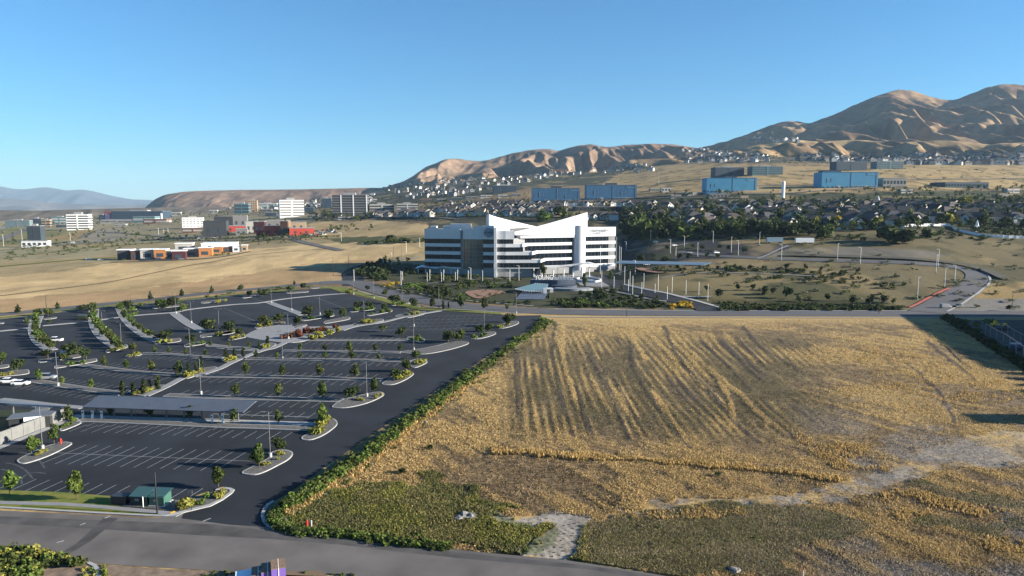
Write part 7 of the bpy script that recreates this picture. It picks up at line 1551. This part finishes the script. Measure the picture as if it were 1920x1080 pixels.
# ------------------------------------------------------------------ grass and weeds of the field
M['blade'] = mat('dry_blades', GOLD, 0.9, 0.1, attr=True, transl=0.3)
def blades(name, X, Y, Hh, W, C, label, cat, lean=.18, cross=2):
    Z = hgt(X, Y) - .12; n = len(X); vs = []; cs = []
    for k in range(cross):
        a = rng.random(n) * math.pi * 2; ca, sa = np.cos(a), np.sin(a); w = W * (.6 + .8 * rng.random(n)) * .5; h = Hh * (.6 + .8 * rng.random(n)); lx = rng.normal(0, lean, n) * h; ly = rng.normal(0, lean, n) * h
        q = np.stack([np.stack([X - ca * w, Y - sa * w, Z], -1), np.stack([X + ca * w, Y + sa * w, Z], -1), np.stack([X + ca * w * .75 + lx, Y + sa * w * .75 + ly, Z + h], -1), np.stack([X - ca * w * .9 + lx, Y - sa * w * .9 + ly, Z + h * .8], -1)], 1)
        vs.append(q.reshape(-1, 3)); cs.append(np.repeat(C, 4, axis=0))
    V_ = np.concatenate(vs); return tag(link(bpy.data.objects.new(name, np_mesh(name, V_, np.arange(len(V_)).reshape(-1, 4), M['blade'], np.concatenate(cs) * ALB))), label, cat, kind='stuff')
N_ = 900000
px = rng.uniform(480, 2080, N_); py = 596 + (1120 - 596) * rng.random(N_) ** .92
sl = -(py - HORI) / F; uu = (px - 960) / F; c_, s_ = math.cos(PITCH), math.sin(PITCH); vv = (540 - py) / F; fw = c_ + vv * s_
Yw_ = -CAMZ / ((vv * c_ - s_) / fw); Xw_ = (px - 960) / F / fw * Yw_
px = px; F_OUT = [(560, 1000), (527, 985), (520, 958), (545, 940), (720, 820), (1022, 612), (1030, 600), (1770, 599), (1800, 622), (1935, 712), (2100, 820), (2100, 1130), (1500, 1106), (1250, 1076), (1070, 1047), (860, 1030), (600, 1001)]
inf = inpoly(px, py, F_OUT) & (Yw_ < 318)
X, Y, px, py = Xw_[inf], Yw_[inf], px[inf], py[inf]
g, soil, rows, fine = field_masks(X, Y, px, py)
GC = ground_colour(X, Y, X * 0, px, py) * 1.35
jf = (fbm(X / 3, Y / 3, 3, 73) - .5) * 2; jg = (fbm(X / 3 + 9, Y / 3, 3, 74) - .5) * 2; jb = (fbm(X / 14, Y / 14, 3, 71) - .5) * 3; jc = (fbm(X / 14 + 50, Y / 14, 3, 72) - .5) * 2
dirt = inpoly(px + jf * 22, py + jg * 13, DIRT[0]); trk = inpoly(px + jf * 8, py + jg * 5, DIRT[1])
grn = np.zeros(px.shape, bool)
for poly in GREENS: grn |= inpoly(px + (jf + jb) * 34, py + (jg + jc) * 18, poly)
rd = seg_dist(px, py, [tuple(p) for p in ribbon_pts]) + 9 * jf; ed = seg_dist(px, py, [tuple(p) for p in edge_pts]) + 8 * jf
rib = (rd < 8) | ((ed < 11) & (px < 900)); r1 = rng.random(len(X)); hue = rng.random(len(X))[:, None]; big = fbm(X / 9, Y / 9, 3, 55)
gp = [(1490, 815), (1560, 812), (1620, 835), (1670, 855), (1660, 878), (1580, 880), (1500, 840)]; gold2 = inpoly(px + jf * 20, py + jg * 12, gp) | inpoly(px + jf * 20, py + jg * 10, [(1600, 700), (1680, 735), (1860, 760), (1920, 745), (1920, 725), (1800, 700), (1700, 650), (1620, 640)]) | inpoly(px + jf * 20, py + jg * 10, [(1150, 955), (1380, 948), (1390, 968), (1180, 975)]) | inpoly(px + jf * 20, py + jg * 10, [(1640, 920), (1750, 925), (1900, 960), (1800, 968), (1640, 975)]) | inpoly(px + jf * 10, py + jg * 8, [(1830, 1000), (1930, 1010), (1930, 1040), (1840, 1030)])
D1 = A((.60, .435, .20)) * (1 - hue) + A((.44, .315, .15)) * hue; D2 = A((.30, .22, .12)) * (1 - hue) + A((.42, .30, .15)) * hue
m = ~grn & ~trk & ~rib & ~dirt & (r1 < .05 + .80 * g ** 1.2) & (soil < .7)
GB = GC * (1 - .55 * g[:, None]) + D1 * 1.25 * .55 * g[:, None]
blades('dry_grass', X[m], Y[m], .10 + .20 * big[m] + .05 * (Y[m] > 200), .09 + Y[m] * .0005, GB[m] * (.85 + .6 * rng.random((m.sum(), 1))), "golden dry grass and stubble covering the field", "grass", .45, cross=1)
m = ~grn & ~trk & ~rib & (r1 > np.where(dirt, .88, .72)) & ((g < .5) | dirt)
blades('brown_stubble', X[m], Y[m], .06 + .12 * big[m], .09 + Y[m] * .0005, GC[m] * (.45 + 1.1 * rng.random((m.sum(), 1))), "short brown stubble and clods between the golden rows", "stubble", .6, cross=1)
m = (rib | (gold2 & (fbm(X / 4, Y / 4, 3, 66) > .40 + .25 * rng.random(len(X))))) & ~trk & (r1 < np.where(rib, .40, .28))
blades('tall_dry_grass', X[m], Y[m], np.where(rib[m], .42, .22) + .3 * big[m], .15, A((.66, .46, .19)) * (.7 + .9 * rng.random((m.sum(), 1))), "tall golden grass in ribbons along the field", "tall grass", .12)
gm = grn & ~trk; C = np.where(hue < .4, A((.07, .105, .03)), np.where(hue < .62, A((.14, .18, .045)), np.where(hue < .78, A((.19, .17, .10)), A((.40, .31, .13))))); C = np.where((px > 1100)[:, None] & (rng.random((len(px), 1)) < .5), np.where(hue < .5, A((.22, .19, .12)), A((.30, .27, .22))), C)
yel = (fbm(X / 5, Y / 5, 3, 65) > .56)[:, None] & (px < 1100)[:, None]; C = np.where(yel & (hue > .3), A((.26, .27, .05)), C)
m = gm & (r1 < .75)
blades('weeds', X[m], Y[m], np.where(px[m] < 1100, .15 + .45 * big[m], .08 + .2 * big[m]), np.where(px[m] < 1100, .14, .11), (C[m] * .65 + GC[m] * .45) * (.6 + 1.2 * rng.random((m.sum(), 1))), "green and yellow weeds in the near corner of the field", "weeds", .45)
m = trk & (r1 < .012); blades('track_weeds', X[m], Y[m], np.full(m.sum(), .2), .25, C[m], "sparse weeds on the pale tyre track", "weeds")
# tall weeds along the car park edge
n = 0; cen = smooth_poly([(1018, 598), (1000, 614), (940, 656), (880, 700), (820, 745), (740, 806), (660, 866), (590, 912), (545, 942), (515, 962), (512, 978), (540, 992), (600, 997), (700, 1008), (830, 1025)], 30, False)
for q in cen:
    for k in range(2 if q[1] < 700 else 4):
        x, y = q[0] + rnd.gauss(6, 5), q[1] + rnd.gauss(4, 3.0)
        if y < 599: continue
        if 985 < y and x > 560: y = max(y, 990); 
        p = G(x, y, -.05)
        if p.y < 100: p = p
        far_ = k == 0; mass('shrub', p, rnd.uniform(.8, 1.9) if q[1] < 950 else rnd.uniform(.5, 1.1), rnd.uniform(.9, 1.4), rnd.choice(['leafl', 'leaf', 'leaf', 'leafl']), 70, 'weedband')
for k in range(520):
    t = rnd.random() ** .8; q = cen[int(t * (len(cen) - 60))]; mass('shrub', G(q[0] + rnd.uniform(10, 34), q[1] + rnd.uniform(2, 14), -.05), rnd.uniform(.35, .8), 1.5, rnd.choice(['leaf', 'sage', 'sage', 'leafl']), 34, 'weedband')
for k in range(110):
    x = rnd.uniform(600, 1060); y = 1040 - abs(rnd.gauss(0, 34))
    if bool(inpoly(np.array(x), np.array(y), GREENS[0])): mass('shrub', G(x, y, -.1), rnd.uniform(.3, .8), 1.3, rnd.choice(['leafl', 'leaf', 'leaf', 'grassy']), 40, 'weedband')
for k in range(90):
    x = rnd.uniform(1090, 1960); y = rnd.uniform(900, 1085)
    if any(bool(inpoly(np.array(x), np.array(y), GREENS[i])) for i in (1, 2, 3)): mass('shrub', G(x, y, -.1), rnd.uniform(.25, .5), 1.6, rnd.choice(['leaf', 'leafd', 'sage', 'sage']), 34, 'weedband')
mass_build('weedband', 'roadside_weeds', "bushy green weeds along the car park edge and the street corner", 'weeds')
# near bottom-left verge
for (poly, n, h, m_) in [([(-60, 1030), (60, 1030), (130, 1048), (160, 1060), (170, 1100), (-60, 1100)], 240, 1.6, ['leafl', 'leaf', 'leaf', 'grassy']), ([(160, 1058), (200, 1062), (215, 1085), (150, 1100)], 50, .8, ['leafl', 'grassy']), ([(570, 1074), (1100, 1096), (1100, 1110), (570, 1090)], 60, .6, ['leafl', 'leaf']), ([(380, 1072), (440, 1072), (440, 1090), (380, 1090)], 20, .5, ['leafl'])]:
    for k in range(n):
        x = rnd.uniform(min(a for a, b in poly), max(a for a, b in poly)); y = rnd.uniform(min(b for a, b in poly), max(b for a, b in poly))
        if bool(inpoly(np.array(x), np.array(y), poly)) and not (70 < x < 150 and 1066 < y): mass('shrub', G(x, y, -.05), rnd.uniform(.5, 1) * h, 1.2, rnd.choice(m_), 90, 'verge')
mass_build('verge', 'verge_bushes', "green bushes at the near bottom edge beside the street", 'bushes')
sheet('verge_ground', GG([(-400, 1010), (0, 1030), (100, 1044), (200, 1060), (300, 1067), (440, 1075), (640, 1082), (640, 1150), (-400, 1150)]), .03, mat('pinkish_dirt', (.30, .22, .16), .95, var=.4, scale=.7, detail=9), label="dusty dirt verge at the near edge of the street", cat="verge")
slab('kerb', GG([(168, 1054), (182, 1060), (189, 1070), (190, 1090), (180, 1090), (179, 1072), (174, 1063), (162, 1057)]), .14, [M['kerb']], label="short curved kerb at the bottom left", cat="kerb")
# rocks, debris, markers
def rock(px, py, s, label):
    p = G(px, py, 0); bm = bmesh.new(); bmesh.ops.create_icosphere(bm, subdivisions=2, radius=s)
    for v in bm.verts: v.co *= .5 + 1.0 * float(fbm(v.co.x * 1.3 + px, v.co.y * 1.3 + v.co.z, 2, 3)); v.co.z *= .5
    me = bpy.data.meshes.new('rock'); bm.to_mesh(me); bm.free(); me.materials.append(M['rock']); o = link(bpy.data.objects.new('rock', me)); o.location = p; tag(o, label, 'rock')
M['rock'] = mat('pale_rock', (.30, .28, .26), .95, var=.45, scale=1.5, bump=.3)
rock(866, 971, 1.3, "pale rock at the left of the rubble pile in the weeds"); rock(876, 968, 1.5, "large pale rock pile in the green weeds"); rock(884, 972, 1.1, "smaller pale rock right of the large one"); rock(1375, 1068, .8, "tan dirt mound at the right bottom edge"); rock(798, 791, .5, "small white rubble in the golden strip")
for px_, py_, s_r, lab in ((806, 840, .9, "dark bush stump in the golden grass"), (755, 887, 1.1, "dark scrub clump in the tall golden grass"), (645, 899, .7, "dark scrub near the weedy edge"), (1345, 891, .8, "dark scrub below the golden ribbon")):
    o = shrub(px_, py_, 10, 'leafd', 1.6, lab, None, 'dark_scrub', 0.0, 160); o.scale = (s_r * 1.4, s_r * 1.4, s_r)
p = G(1506, 1082, 0); o = empty('marker_post', p, label="thin white marker post with a red tip at the bottom edge", cat='marker post'); MB().cyl((0, 0, 0), (0, 0, 1.0), .06, n=6).build('post', M['white'], o); MB().cyl((0, 0, 1.0), (0, 0, 1.35), .07, n=6).build('tip', M['red'], o)
# ------------------------------------------------------------------ air
hz = MB(); hz.box(-14000, 14000, -600, 25500, -200, 1150)
hm = bpy.data.materials.new('haze'); hm.use_nodes = True; hn = hm.node_tree
for n in list(hn.nodes): hn.nodes.remove(n)
ho = hn.nodes.new('ShaderNodeOutputMaterial'); hv = hn.nodes.new('ShaderNodeVolumePrincipled')
hv.inputs['Color'].default_value = (0.42, 0.60, 0.80, 1); hv.inputs['Density'].default_value = 3.3e-5; hv.inputs['Anisotropy'].default_value = 0.0
hn.links.new(hv.outputs[0], ho.inputs['Volume'])
tag(hz.build('haze', hm), "thin blue haze over the whole valley", "haze", kind='stuff')
